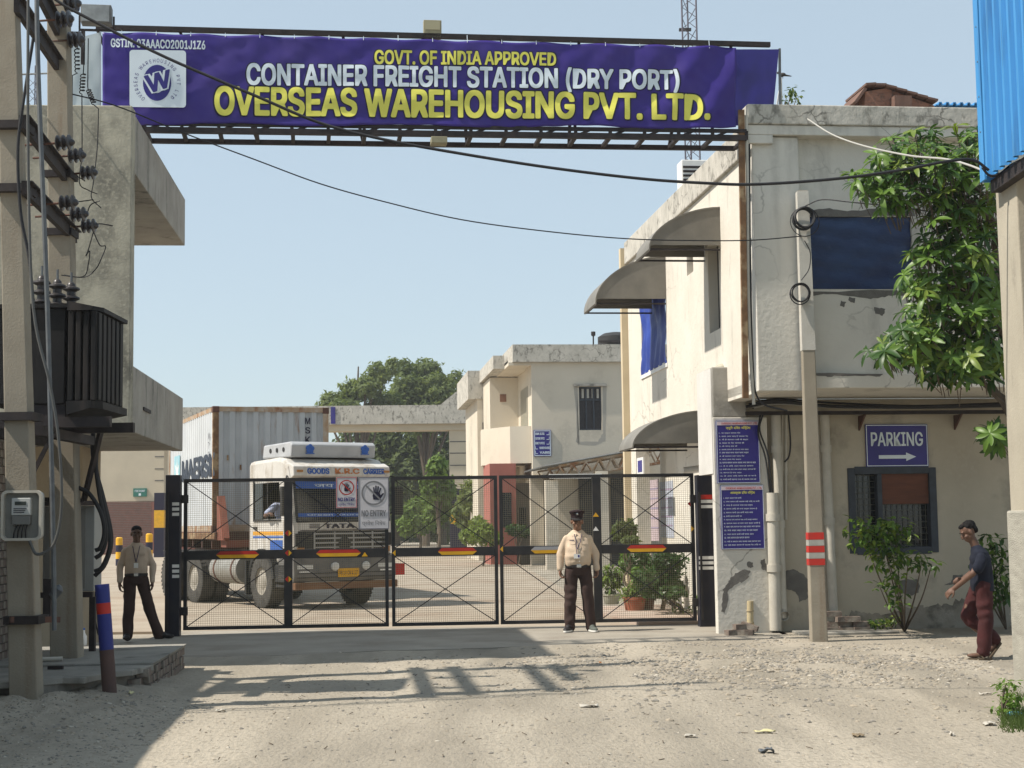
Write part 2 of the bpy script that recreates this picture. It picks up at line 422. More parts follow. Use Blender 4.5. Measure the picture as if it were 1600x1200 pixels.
cem = M('cement_apron', (.33, .30, .25), (.26, .235, .195), 1.5, .95, .005, 35, c3=(.22, .19, .155), s3=1.2, t3=.6, w3=.1, fine=.15)
pts = [(x, apron_near(x)) for x in [(-5.2 + 8.9 * i / 90) for i in range(91)]] + [(3.7, 23.4), (-5.2, 23.4)]
MB().prism(pts, lambda x, y: V((x, y, -.06)), lambda x, y: V((x, y, 0.0))).build('cement_apron', cem, kind='structure')
yard = M('yard_concrete', (.37, .315, .245), (.30, .25, .19), .8, .93, .004, 25, c3=(.26, .20, .145), s3=.5, t3=.58, w3=.1, fine=.1)
MB().prism([(-26, 23.4), (2.2, 23.4), (1.4, 31), (.2, 60), (-1.5, 130), (-26, 130)], lambda x, y: V((x, y, -.06)), lambda x, y: V((x, y, 0.002))).build('yard_road', yard, kind='structure')

# ================================================================== gatehouse on the left: front wall panel with two projecting concrete bands
FL = Frame((-4.25, 17.0, 0), R(5.0))
gh = thing('gatehouse', 'grey stained concrete gatehouse with two projecting bands left of gate', 'building', FL.o, FL.rz)
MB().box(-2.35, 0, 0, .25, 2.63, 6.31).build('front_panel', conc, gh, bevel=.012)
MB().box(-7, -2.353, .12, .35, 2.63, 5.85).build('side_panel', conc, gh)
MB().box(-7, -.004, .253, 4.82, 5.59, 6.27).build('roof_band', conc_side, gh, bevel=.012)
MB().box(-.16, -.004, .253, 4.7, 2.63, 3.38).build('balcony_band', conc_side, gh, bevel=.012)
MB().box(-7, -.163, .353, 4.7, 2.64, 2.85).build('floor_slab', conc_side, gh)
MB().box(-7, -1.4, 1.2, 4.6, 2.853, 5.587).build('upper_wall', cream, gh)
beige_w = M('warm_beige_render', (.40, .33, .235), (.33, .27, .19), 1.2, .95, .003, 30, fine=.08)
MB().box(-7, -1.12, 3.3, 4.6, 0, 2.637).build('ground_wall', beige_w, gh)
MB().box(-.02, .012, 1.0, 1.55, 2.93, 2.97).build('spout_slot', dark_iron, gh)

# platform under the poles: cement slabs on brick courses
pf = thing('platform', 'low broken cement platform with brick edge under the transformer poles', 'platform', (-3.62, 17.1, 0), R(4.5))
edge = [(-6, -3.72), (-.9, -3.78), (-.62, -3.45), (-.42, -3.5), (-.3, -3.0), (-.12, -2.85), (-.02, -2.4), (0, -2.35)]
MB().prism([(-6, -2.32)] + [(0, -2.32), (0, 0), (-6, 0)], lambda x, y: V((x - .02, y, .235)), lambda x, y: V((x - .02 + .02 * (x == 0), y, .275))).build('slab', slab_m, pf, bevel=.008)
MB().prism(edge + [(-6, -2.35)], lambda x, y: V((x, y, .20)), lambda x, y: V((x, y, .255))).build('slab', slab_m, pf, bevel=.008)
MB().prism([(-6, -3.6), (-.75, -3.6), (-.14, -2.6), (-.14, -.05), (-6, -.05)], lambda x, y: V((x, y, -.05)), lambda x, y: V((x, y, .198))).build('core', mortar, pf)
bme = MB().box(-.055, .055, -.108, .108, -.036, .036).mesh('brick')
for row in range(3):
    n = 12 - (row == 2)
    for i in range(n + 1):
        y = -.13 - i * .235 - (.11 if row % 2 else 0)
        if y < -2.9 + .2 * row: break
        o = obj('brick', bme, brick_d, pf, bevel=.008 if row == 0 and i == 0 else 0)
        o.location = (-.075 + rnd.uniform(-.012, .012) - (.05 if y < -2.5 else 0), y, .04 + row * .079)
        o.rotation_euler = (rnd.uniform(-.03, .03), rnd.uniform(-.05, .05), rnd.uniform(-.06, .06)); o.scale = (1, rnd.uniform(.85, 1.0), rnd.uniform(.9, 1))

# brick wall at the left edge of the picture, the one that shades the lane
bw = thing('brick_wall', 'old brick wall at the left edge beside the concrete poles', 'wall', (-5.2, 16.4, 0), R(6.2))
MB().box(-.35, -.012, -13, 0, -.05, 2.5).build('wall_core', mortar, bw)
MB().box(-.40, .03, -13, .03, 2.503, 2.6).build('coping', slab_m, bw)
bme2 = MB().box(-.011, .02, -.112, .112, -.036, .036).mesh('brick')
for r_ in range(29):
    for i in range(9):
        y = -.12 - i * .24 - (.12 if r_ % 2 else 0)
        o = obj('brick', bme2, brick_m if rnd.random() < .5 else brick_d, bw); o.location = (rnd.uniform(-.006, .004), y, .06 + r_ * .083); o.rotation_euler.z = rnd.uniform(-.02, .02)

# ================================================================== office building on the right
FR = Frame((3.19, 19.8, 0), R(6.4))
ob = thing('office_building', 'two storey cream plastered office with overhanging upper floor right of gate', 'building', FR.o, FR.rz)
LW = 8.9
def hx(*a): return FR.rectx(*a, 0.0)
tarpw = hx(1002, 455, 1041, 575); slot = hx(1073, 392, 1083, 428); tall = hx(1107, 378, 1124, 518)
holes = [tarpw, slot, tall]
MB().wallgrid(.302, LW, 3.2, 6.38, 0, .25, holes, lambda a, t, z: V((t, a, z))).build('side_wall', cream, ob)
MB().box(.55, .80, 1.98, LW, -.05, 3.06).build('side_wall', cream, ob)
MB().box(.0, .9, 1.98, LW, 3.065, 3.198).build('edge_beam', cream, ob)
MB().box(.0, .25, LW - .5, LW - .002, -.05, 3.063).build('end_pier', cream, ob)
MB().box(-.05, .22, .302, LW, 6.383, 6.8).build('parapet', cream_stain, ob, bevel=.015)
MB().box(-.12, 0.18, LW + .003, LW + .16, 0, 6.7).build('corner_pilaster', M('pale_ochre_paint', (.60, .50, .34), (.52, .43, .29), 2, .9), ob)
for h in (slot, tall):
    MB().box(.14, .16, h[0], h[1], h[2], h[3]).build('window_pane', M('grey_slot_shutter', (.10, .095, .085), (.07, .066, .06), 4, .7) if 'grey_slot_shutter' not in MATS else MATS['grey_slot_shutter'], ob)
def cloth_sheet(x0, x1, z0, z1, fn, amp, nu=26, nv=30, seed=0, t=.006, fold=None):
    mb = MB(); vs_ = []
    for side in (0, 1):
        for j in range(nv + 1):
            for i in range(nu + 1):
                u, v = i / nu, j / nv
                d = amp * (noise.noise((u * 4 + seed, v * 2.4, seed)) + .5 * noise.noise((u * 11 + v * 5, v * 5, seed + 3)))
                if fold: d += fold(u, v)
                vs_.append(fn(lerp(x0, x1, u), lerp(z0, z1, v), d + side * t))
    k = (nu + 1) * (nv + 1); fs_ = []
    for j in range(nv):
        for i in range(nu):
            a = j * (nu + 1) + i
            fs_ += [(a, a + 1, a + nu + 2, a + nu + 1), (k + a + nu + 1, k + a + nu + 2, k + a + 1, k + a)]
    for i in range(nu): fs_ += [(i, k + i, k + i + 1, i + 1), (nv * (nu + 1) + i, nv * (nu + 1) + i + 1, k + nv * (nu + 1) + i + 1, k + nv * (nu + 1) + i)]
    for j in range(nv): fs_ += [(j * (nu + 1), (j + 1) * (nu + 1), k + (j + 1) * (nu + 1), k + j * (nu + 1)), (j * (nu + 1) + nu, k + j * (nu + 1) + nu, k + (j + 1) * (nu + 1) + nu, (j + 1) * (nu + 1) + nu)]
    return mb.add(vs_, fs_)
cloth_sheet(tarpw[0] - .02, tarpw[1] + .02, tarpw[2] - .03, tarpw[3] + .05, lambda y, z, d: V((.03 - d - .03, y, z)), .035, seed=2, fold=lambda u, v: .022 * math.sin(u * 34 + 3 * math.sin(v * 4))).build('window_tarpaulin', tarp, ob, smooth=True)
MB().box(-.02, .02, tarpw[0] - .06, tarpw[1] + .06, tarpw[2] - .10, tarpw[2] - .035).build('window_sill', white_p, ob)

# front of the upper floor
cx0, cx1, cz0, cz1 = FR.rect(1180, 214, 1253, 611, 0)
MB().box(0, cx1, 0, .30, cz0, cz1).build('corner_column', cream_front, ob, bevel=.012)
wx0, wx1, wz0, wz1 = FR.rect(1265, 338, 1426, 452, .14)
MB().wallgrid(cx1 + .002, 7.5, 3.38, cz1 + .05, .14, .30, [(wx0, wx1, wz0, wz1)], lambda a, t, z: V((a, t, z))).build('recessed_wall', cream_front, ob)
bx0, bx1, bz0, bz1 = FR.rect(1262, 584, 1540, 606, .0)
MB().box(cx1 + .003, 7.5, .0, .30, bz0, bz1).build('lower_band', cream_front, ob, bevel=.01)
MB().box(.0, 7.5, .303, 1.73, bz0, bz0 + .12).build('soffit', cream_front, ob)
px0, px1, pz0, pz1 = FR.rect(1168, 165, 1525, 196, -.1)
MB().box(px0, 7.5, -.10, .299, pz0, pz1).build('parapet', cream_stain, ob, bevel=.015)
q0, q1, q2, q3 = FR.rect(1168, 197, 1525, 213, -.07)
MB().box(px0 + .01, 7.5, -.07, .299, q2 + .003, pz0 - .003).build('cornice_band', cream_front, ob, bevel=.01)
e0, e1, e2, e3 = FR.rect(1168, 213, 1208, 224, -.07)
MB().box(px0 + .01, e1, -.07, -.003, e2, q2 + .001).build('corner_drop', cream_front, ob, bevel=.01)
MB().box(.3, 7.4, .31, LW, 6.2, 6.36).build('roof', conc_side, ob)
# upper window with its dark blue tarpaulin, frame and broken plaster
MB().box(wx0, wx1, .27, .29, wz0, wz1).build('window_pane', glass_d, ob)
f = MB()
for a in ((wx0, wx0 + .035, wz0, wz1), (wx1 - .035, wx1, wz0, wz1), (wx0 + .036, wx1 - .036, wz1 - .035, wz1), (wx0 + .036, wx1 - .036, wz0, wz0 + .035), ((wx0 + wx1) / 2 - .012, (wx0 + wx1) / 2 + .012, wz0 + .036, wz1 - .036)):
    f.box(a[0], a[1], .20, .24, a[2], a[3])
f.build('window_frame', wood_d, ob)
cloth_sheet(wx0 + .01, wx1 - .01, wz0 + .01, wz1 - .01, lambda x, z, d: V((x, .175 + d, z)), .018, seed=5, nu=40, fold=lambda u, v: .010 * math.sin(26 * v + 5 * u) + .006 * math.sin(17 * (u - v))).build('window_tarpaulin', tarp_d, ob, smooth=True)
def blotch(F, poly, y, mat, parent, name='bare_plaster_patch', amp=2.5, seed=0, sub=7, label=None):
    """An irregular fallen-plaster patch: pixel outline on a wall plane, roughened, 3 mm proud."""
    pts_ = []
    n = len(poly)
    for i in range(n):
        a, b = V(poly[i]), V(poly[(i + 1) % n])
        for k in range(sub):
            p = a.lerp(b, k / sub)
            p += V((noise.noise((p.x * .21, p.y * .21, seed)), noise.noise((p.x * .21, p.y * .21, seed + 7)))) * amp
            l = F.ry(p.x, p.y, y); pts_.append((l.x, l.z))
    return MB().prism(pts_, lambda x, z: V((x, y, z)), lambda x, z: V((x, y + .012, z))).build(name, mat, parent)
grey_pl = M('bare_grey_plaster', (.17, .16, .145), (.125, .118, .108), 8, .95, .006, 60)
blotch(FR, [(1252, 329), (1290, 326), (1330, 330), (1380, 324), (1428, 326), (1430, 337), (1250, 338)], .137, grey_pl, ob, seed=1)
blotch(FR, [(1256, 455), (1440, 453), (1442, 464), (1400, 461), (1360, 467), (1300, 459), (1256, 463)], .137, grey_pl, ob, seed=2)
blotch(FR, [(1314, 470), (1322, 472), (1318, 480), (1313, 478)], .137, grey_pl, ob, seed=3, amp=1.5)
blotch(FR, [(1327, 464), (1337, 466), (1335, 474), (1326, 470)], .137, grey_pl, ob, seed=4, amp=1.5)
blotch(FR, [(1366, 480), (1384, 482), (1380, 494), (1367, 489)], .137, grey_pl, ob, seed=5, amp=2)
blotch(FR, [(1262, 583), (1380, 584), (1375, 588), (1330, 587), (1300, 588), (1262, 586)], -.003, grey_pl, ob, seed=6, amp=2)

# lower front wall
lw = FR.rect(1328, 731, 1462, 864, 1.73)
YW = 1.73
patch_wall = M('lower_wall_plaster', (.48, .43, .34), (.39, .345, .27), 1.0, .95, .005, 22, c3=(.27, .245, .20), s3=1.3, t3=.64, w3=.07, fine=.1)
MB().wallgrid(.002, 8, -.05, bz0 - .002, YW, YW + .25, [lw], lambda a, t, z: V((a, t, z))).build('lower_front_wall', patch_wall, ob)
blotch(FR, [(1226, 893), (1240, 889), (1256, 898), (1262, 905), (1262, 936), (1250, 940), (1246, 928), (1236, 922), (1225, 921)], YW - .004, grey_pl, ob, seed=8)
blotch(FR, [(1404, 908), (1420, 905), (1436, 906), (1436, 925), (1424, 931), (1406, 926)], YW - .004, grey_pl, ob, seed=9, amp=3)
blotch(FR, [(1474, 913), (1486, 910), (1490, 899), (1503, 897), (1506, 909), (1488, 914)], YW - .004, grey_pl, ob, seed=10)
damp = M('damp_stained_plaster', (.235, .21, .17), (.33, .30, .25), 3.5, .95, .008, 30, c3=(.15, .135, .11), s3=4, t3=.56)
blotch(FR, [(1300, 985), (1330, 955), (1380, 962), (1420, 948), (1470, 945), (1520, 935), (1580, 940), (1580, 985)], YW - .003, damp, ob, name='damp_patch', seed=11, amp=9, sub=12)
# window in it: frame, pane, grille, plywood
MB().box(lw[0], lw[1], YW + .16, YW + .18, lw[2], lw[3]).build('window_pane', glass_d, ob)
f = MB(); fw = .085
f.box(lw[0] - .02, lw[0] + fw, YW - .02, YW + .12, lw[2], lw[3]); f.box(lw[1] - fw, lw[1] + .02, YW - .02, YW + .12, lw[2], lw[3])
f.box(lw[0] + fw + .001, lw[1] - fw - .001, YW - .02, YW + .12, lw[3] - fw, lw[3] + .02); f.box(lw[0] + fw + .001, lw[1] - fw - .001, YW - .02, YW + .12, lw[2] - .02, lw[2] + fw)
mx_ = FR.ry(1376, 800, YW).x
f.box(mx_ - .04, mx_ + .03, YW - .01, YW + .11, lw[2] + fw + .001, lw[3] - fw - .001)
wf = f.build('window_frame', wood_d, ob, bevel=.006)
g = MB()
for i in range(14):
    x = lerp(lw[0] + .1, lw[1] - .1, i / 13); g.box(x - .004, x + .004, YW + .125, YW + .133, lw[2] + .06, lw[3] - .06)
for i in range(13):
    z = lerp(lw[2] + .1, lw[3] - .1, i / 12); g.box(lw[0] + .06, lw[1] - .06, YW + .134, YW + .142, z - .004, z + .004)
g.build('window_grille', M('pale_grille_iron', (.12, .12, .10), None, rough=.6), wf)
pb = FR.rect(1379, 735, 1455, 787, YW)
MB().box(pb[0], pb[1], YW + .03, YW + .06, pb[2], pb[3]).build('plywood_board', plywood, ob)

# pier with notices, rebar stub on top
p0, p1, p2, p3 = FR.rect(1118, 652, 1203, 990, 1.58)
MB().box(p0, p1, 1.58, YW - .003, -.03, p3).build('pier_face', cream_front, ob, bevel=.01)
s0, s1, s2, s3_ = FR.rect(1118, 573, 1166, 652, 1.58)
MB().box(p0 + .002, s1, 1.59, 2.45, p3 + .002, s3_).box(p0 + .031, s1, 1.75, 2.43, 2.2, p3).build('pier_stub', conc_side, ob, bevel=.02)
MB().box(p0 - .012, p0 + .03, 1.60, 2.44, 2.2, s3_ - .02).build('pier_side', M('pale_pier_coat', (.66, .64, .60), (.56, .54, .50), 2, .9, .004, 30), ob)  # side of the stub in a paler tone than its front
MB().lathe([(.17, -.03), (.15, .03), (.08, .07)], ((p0 + s1) / 2 + .02, 1.9, s3_), 9).build('concrete_lump', conc, ob)
for i, (x, y) in enumerate(((1132, 522), (1137, 527), (1142, 540), (1146, 518), (1150, 487), (1149, 520))):
    b = FR.ry(x, y, 1.8 + .1 * (i % 3)); MB().tube([(b.x, b.y, s3_ - .05), (b.x + .01, b.y, b.z)], .009, 6).build('rebar', rust_d, ob)
blotch(FR, [(1127, 955), (1130, 920), (1142, 902), (1160, 890), (1172, 891), (1170, 902), (1150, 914), (1140, 921), (1133, 958)], 1.577, grey_pl, ob, seed=12, amp=4)
blotch(FR, [(1167, 879), (1176, 879), (1177, 886), (1168, 887)], 1.577, grey_pl, ob, seed=13)
blotch(FR, [(1188, 876), (1196, 873), (1198, 892), (1190, 888)], 1.577, grey_pl, ob, seed=14)

# curved awnings over the side openings
def awning(xw, yt, xo, yb, length, label=None):
    """near end: wall point (xw, yt), outer drip edge (xo, yb) in pixels, then run 'length' along the wall."""
    a = FR.rx(xw, yt, 0.0); y0 = a.y; o_ = FR.ry(xo, yb, y0)
    w, h = -o_.x, a.z - o_.z; n = 14
    arc = [(-w * math.sin(t), a.z - h * (1 - math.cos(t)) ** .9) for t in [math.pi / 2 * i / n for i in range(n + 1)]]
    root = MB()
    poly = arc + [(x * .985, z - .022) for x, z in arc[::-1]]
    root.prism(poly, lambda x, z: V((x, y0, z)), lambda x, z: V((x, y0 + length, z)))
    r0 = root.build('awning', awn, ob, smooth=True)
    # end cheek (upper part of the profile), both ends
    cut = a.z - h * .90
    gp = [(x * .98, z - .012) for x, z in arc if z > cut] + [(-w * .93, cut), (-.005, cut)]
    for yy in (y0 + .012, y0 + length - .02): MB().prism(gp, lambda x, z: V((x, yy, z)), lambda x, z: V((x, yy + .006, z))).build('cheek', awn, r0)
    fr = MB()
    fr.bar((-w * .97, y0 + .03, o_.z + .0), (-w * .97, y0 + length - .03, o_.z + .0), .03)
    for yy in (y0 + .03, y0 + length - .04):
        fr.bar((-w * .97, yy, o_.z + .0), (-.01, yy, o_.z + .0), .025)
    fr.build('frame', dark_iron, r0)
awning(1125, 323, 1014, 389, 1.0)
awning(1040, 399, 930, 474, 1.2)
awning(1098, 641, 988, 699, 1.1)

# cable ledge and brackets under the overhang
c0 = FR.ry(1166, 643, 1.45); c1 = FR.ry(1562, 643, 1.45)
MB().box(c0.x, 7.5, 1.42, 1.50, c0.z - .05, c0.z).build('cable_ledge', dark_iron, ob)
for px_ in (1352, 1503):
    x = FR.ry(px_, 650, 1.45).x
    MB().prism([(1.44, c0.z - .052), (1.725, c0.z - .052), (1.725, c0.z - .26)], lambda y, z: V((x - .012, y, z)), lambda y, z: V((x + .012, y, z))).build('ledge_bracket', rust_d, ob)

# vertical rusty channel and pipes at the near corner
def runs(F, pxs, y): return [F.ry(a, b, y) for a, b in pxs]
a, b = FR.ry(1158, 172, -.13), FR.ry(1165, 622, -.13)
MB().bar(a, b, .075, .05, up=(0, 1, 0)).build('rusty_corner_channel', rust, ob)
MB().tube(spline(runs(FR, [(1166, 180), (1168, 300), (1169, 450), (1173, 560), (1178, 632)], -.12)), .022, 8).build('corner_conduit', pvc, ob, smooth=True)
MB().tube(spline(runs(FR, [(1171, 225), (1172, 380), (1176, 560), (1186, 625), (1230, 642)], -.10)), .013, 6).build('corner_cable', wire_m, ob, smooth=True)

# drain pipes
def pipe(x, y0, y1, r, yy, nm='drain_pipe', lab=None, slant=0, elbow=False):
    t, b = FR.ry(x, y0, yy), FR.ry(x + slant, y1, yy)
    mb = MB()
    if elbow: mb.tube(spline([t, b + V((0, 0, .22)), b + V((0, -.02, .05)), b + V((0, -.12, 0))]), r, 12, caps=False)
    else: mb.tube([t, b], r, 12)
    for k in (.18, .55): mb.lathe([(r * 1.22, -.05), (r * 1.22, .05)], t.lerp(b, k), 12)
    o = mb.build(nm, pvc, ob, smooth=True)
    return o
pipe(1207, 770, 985, .085, 1.52, slant=5)
pipe(1212, 646, 962, .07, 1.60, slant=10, elbow=True)
pipe(1288, 646, 954, .065, 1.64, slant=14)
pipe(1222, 646, 800, .016, 1.66, 'conduit'); pipe(1228, 646, 812, .02, 1.66, 'conduit')
for k, seq in enumerate(([(1188, 648), (1185, 680), (1196, 715), (1203, 770)], [(1192, 648), (1187, 672), (1200, 712), (1206, 772)], [(1232, 648), (1235, 690), (1233, 712), (1226, 722)])):
    MB().tube(spline(runs(FR, seq, 1.5)), .012, 6).build('hanging_cable', wire_m, ob, smooth=True)
for k in range(7):
    dz = rnd.uniform(0, .09); dy = rnd.uniform(-.06, .12)
    seq = [FR.ry(1166 + 6 * k % 20, 640, 1.42 + dy) + V((0, 0, dz)), FR.ry(1215, 634, 1.42 + dy) + V((0, 0, dz * 1.2)), FR.ry(1300, 636, 1.42 + dy) + V((0, 0, dz * rnd.random())), FR.ry(1430, 639, 1.42 + dy) + V((0, 0, dz * .6)), FR.ry(1575, 638, 1.42 + dy) + V((0, 0, dz))]
    MB().tube(spline(seq), rnd.choice((.012, .016, .022)), 6).build('ledge_cable', wire_l if k == 2 else wire_m, ob, smooth=True)

# ---- signs on the building
def plate_fn(F, y):
    return lambda x, z: V((x, y, z))
def put(o, F, y):                                 # top-level sign in the frame of a building
    o.location = F.o; o.rotation_euler.z = F.rz; return o
pk = put(thing('parking_sign', 'purple PARKING sign with right arrow above the barred window', 'sign'), FR, 0)
r_ = FR.rect(1353, 663, 1450, 729, 1.70)
MB().box(r_[0], r_[1], 1.70, 1.725, r_[2], r_[3]).build('board', purple_d, pk)
def border(mb, r, ins, w, y, t=.003):
    a, b, c, d = r[0] + ins, r[1] - ins, r[2] + ins, r[3] - ins
    mb.box(a, b, y - t, y, c, c + w); mb.box(a, b, y - t, y, d - w, d); mb.box(a, a + w, y - t, y, c + w + .0005, d - w - .0005); mb.box(b - w, b, y - t, y, c + w + .0005, d - w - .0005); return mb
border(MB(), r_, .008, .010, 1.6995).build('border', white_t, pk)
W, Hh = r_[1] - r_[0], r_[3] - r_[2]
text('PARKING', r_[0] + .08 * W, r_[1] - .08 * W, r_[2] + .48 * Hh, r_[2] + .82 * Hh, lambda x, z: V((x, 1.696, z)), white_t, pk, bold=.02)
ay = r_[2] + .23 * Hh
MB().prism([(r_[0] + .2 * W, ay - .025), (r_[0] + .64 * W, ay - .025), (r_[0] + .64 * W, ay - .06), (r_[0] + .80 * W, ay), (r_[0] + .64 * W, ay + .06), (r_[0] + .64 * W, ay + .025), (r_[0] + .2 * W, ay + .025)], lambda x, z: V((x, 1.6965, z)), lambda x, z: V((x, 1.699, z))).build('arrow', white_t, pk)
def notice(x0, y0, x1, y1, label, rows, seed):
    n = put(thing('notice_board', label, 'sign', group='purple notice boards on the pier'), FR, 0)
    r = FR.rect(x0, y0, x1, y1, 1.552); rr = random.Random(seed)
    MB().box(r[0], r[1], 1.552, 1.578, r[2], r[3]).build('board', purple_d, n)
    border(MB(), r, .004, .006, 1.5515).build('border', white_t, n)
    W, Hh = r[1] - r[0], r[3] - r[2]
    MB().box(r[0] + .012, r[1] - .012, 1.549, 1.5515, r[3] - .075 * Hh, r[3] - .018 * Hh).build('header_strip', M('pale_pink_print', (.62, .52, .58), None, rough=.5) if 'pale_pink_print' not in MATS else MATS['pale_pink_print'], n)
    text('OVERSEAS WAREHOUSING PVT. LTD.', r[0] + .12 * W, r[1] - .04 * W, r[3] - .063 * Hh, r[3] - .03 * Hh, lambda x, z: V((x, 1.5475, z)), redp, n, bold=.02)
    text('ज़रूरी दिशा निर्देश' if seed == 1 else 'आवश्यक दिशा निर्देश', r[0] + .22 * W, r[1] - .2 * W, r[3] - .15 * Hh, r[3] - .09 * Hh, lambda x, z: V((x, 1.549, z)), yellow_t, n, bold=.02)
    syl = ['के', 'लिए', 'वाहन', 'गेट', 'पर', 'सभी', 'चालक', 'माल', 'समय', 'जमा', 'करना', 'मना', 'है', 'सामान', 'बाहर', 'अदर', 'कागज', 'दस', 'ना', 'रखे', 'जाए']
    for k in range(rows):
        z1 = r[3] - (.185 + .79 * k / rows) * Hh; z0 = z1 - .79 / rows * Hh * .52
        wd = rr.choice((.42, .5, .58, .68, .78, .84)); nw = max(3, round(wd * 9))
        s = '%d. ' % (k + 1) + ' '.join(rr.choice(syl) for _ in range(nw))
        text(s, r[0] + .06 * W, r[0] + (.06 + wd) * W, z0, z1, lambda x, z: V((x, 1.549, z)), white_t, n, bold=.012)
notice(1120, 657, 1187, 755, 'upper purple notice board with rows of small print on the pier', 15, 1)
notice(1127, 758, 1194, 858, 'lower purple notice board with rows of small print on the pier', 14, 2)

# ---- things on the office roof
ac = thing('air_conditioner', 'white air conditioner unit on the roof edge below the lattice tower', 'air conditioner', FR.m @ V((.35, 4.6, 6.36)), FR.rz)
az = FR.ry(1090, 250, 4.6)
zt = az.z - 6.36
MB().box(az.x - .62, az.x + .12, -.02, .34, zt - .62, zt).build('casing', white_p, ac, bevel=.015)
for i in range(7): MB().box(az.x - .60, az.x - .30, -.032, -.021, zt - .56 + i * .07, zt - .525 + i * .07).build('louvre', dark_iron, ac)
MB().box(az.x - .55, az.x + .05, .02, .06, 0, zt - .622).box(az.x - .55, az.x + .05, .26, .30, 0, zt - .622).build('stand', dark_iron, ac)
rp = FR.ry(1068, 268, 5.2)
MB().tube([(rp.x, 5.2, 6.36), rp + V((0, 0, .1))], .03, 8).build('roof_stub_pipe', dark_iron, ob)

# ================================================================== banner gantry across the entrance
gl, gr_ = at(160, 100, 18.55), at(1150, 130, 19.6)
FG = Frame((gl.x, gl.y, 0), math.atan2(gr_.y - gl.y, gr_.x - gl.x))
def bd(px, py):                                  # how far the vinyl stands off its plane, metres towards the road
    u = (px - 160) / 990.0; v = (py - 60) / 130.0
    d = .018 * noise.noise((u * 9, v * 1.3, 1)) + .012 * noise.noise((u * 26 + v * 4, v * 3 - u * 9, 4)) + .007 * noise.noise((u * 60 - v * 6, v * 7, 8))
    k = max(0, (u - .72) / .28)
    d += .032 * k * math.sin((px - 1150) * .09 + (py - 75) * .055) * (.4 + .6 * noise.noise((u * 12, v * 2, 5)) + .4)
    d += .010 * math.sin(v * 16 + 7 * u + 2 * noise.noise((u * 7, v, 2))) * max(0, min(1, (v - .45) * 3)) * (1 - abs(u - .4))
    return d
def bp(px, py, off=0.0):
    p = FG.ry(px, py, 0.0); p.y -= bd(px, py) + off; return p
bn = put(thing('banner', 'long purple vinyl banner with yellow and white lettering over the entrance', 'banner'), FG, 0)
def bcorner(u, v):
    x = lerp(160, 1150, u); return x, lerp(lerp(50, 74, u) + 1.2 * math.sin(u * 70), lerp(193, 200, u) + 2 * math.sin(u * 23) + 1.5 * noise.noise((u * 30, 0, 0)), v)
nu, nv = 260, 36
mb = MB(); vs_ = [bp(*bcorner(i / nu, j / nv)) for j in range(nv + 1) for i in range(nu + 1)]
fs_ = [(j * (nu + 1) + i, (j + 1) * (nu + 1) + i, (j + 1) * (nu + 1) + i + 1, j * (nu + 1) + i + 1) for j in range(nv) for i in range(nu)]
sheet = mb.add(vs_, fs_).build('vinyl_sheet', purple, bn, smooth=True, recalc=False)
sm = sheet.modifiers.new('thick', 'SOLIDIFY'); sm.thickness = .004; sm.offset = -1
def quad_fn(tl, tr, bl, br, off, fb=bp):
    def fn(u, v):
        a = lerp(V(bl), V(br), u); b = lerp(V(tl), V(tr), u); p = a.lerp(b, v); return fb(p.x, p.y, off)
    return fn
def btext(body, tl, tr, bl, br, mat, bold, out=2.0, name='lettering'):
    text(body, 0, 1, 0, 1, quad_fn((tl[0] - out, tl[1] - out * .8), (tr[0] + out, tr[1] - out * .8), (bl[0] - out, bl[1] + out * .8), (br[0] + out, br[1] + out * .8), .006), outline_m, bn, name + '_outline', bold + .022, cut=.012)
    text(body, 0, 1, 0, 1, quad_fn(tl, tr, bl, br, .010), mat, bn, name, bold, cut=.012)
btext('GOVT. OF INDIA APPROVED', (585, 78), (869, 82), (585, 101), (869, 103), yellow_t, .03)
btext('CONTAINER FREIGHT STATION (DRY PORT)', (385, 97), (1061, 108), (385, 139), (1061, 146), white_t, .032)
btext('OVERSEAS WAREHOUSING PVT. LTD.', (335, 134), (1109, 147), (335, 181), (1109, 189), yellow_t, .036, 2.6)
text('GSTIN. 03AAACO2001J1Z6', 0, 1, 0, 1, quad_fn((173, 60), (321, 64), (173, 74), (321, 78), .010), white_t, bn, 'lettering', .03, cut=.05)
# emblem
def bpe(px, py, off=0.0):
    p = FG.ry(px, py, 0.0); p.y -= .02 + off; return p
def pxpoly(poly, off, mat, name, par=bn, holes=None):
    return MB().prism(poly, lambda x, y: bpe(x, y, off), lambda x, y: bpe(x, y, off - .003)).build(name, mat, par)
def rrect(x0, y0, x1, y1, r, n=5):
    out = []
    for cx, cy, a0 in ((x1 - r, y1 - r, 0), (x0 + r, y1 - r, 90), (x0 + r, y0 + r, 180), (x1 - r, y0 + r, 270)):
        out += [(cx + r * math.cos(R(a0 + 90 * k / n)), cy + r * math.sin(R(a0 + 90 * k / n))) for k in range(n + 1)]
    return out
def ellp(cx, cy, rx, ry, n=36, a0=0, a1=360): return [(cx + rx * math.cos(R(a0 + (a1 - a0) * k / n)), cy + ry * math.sin(R(a0 + (a1 - a0) * k / n))) for k in range(n)]
pxpoly([(x, y + (x - 247) * .012) for x, y in rrect(203, 80, 291, 169, 5)], .022, white_t, 'emblem_field')
pxpoly(ellp(246, 131, 22, 28), .027, purple_d, 'emblem_ring')
pxpoly(ellp(246, 131, 11, 16), .031, white_t, 'emblem_ring_centre')
text('W', 0, 1, 0, 1, quad_fn((222, 120), (268, 108), (230, 151), (272, 139), .035, bpe), white_t, bn, 'emblem_letter_outline', .09)
text('W', 0, 1, 0, 1, quad_fn((225, 121), (266, 110), (233, 149), (269, 137), .039, bpe), purple_d, bn, 'emblem_letter', .03)
s_ = 'OVERSEAS WAREHOUSING PVT LTD'
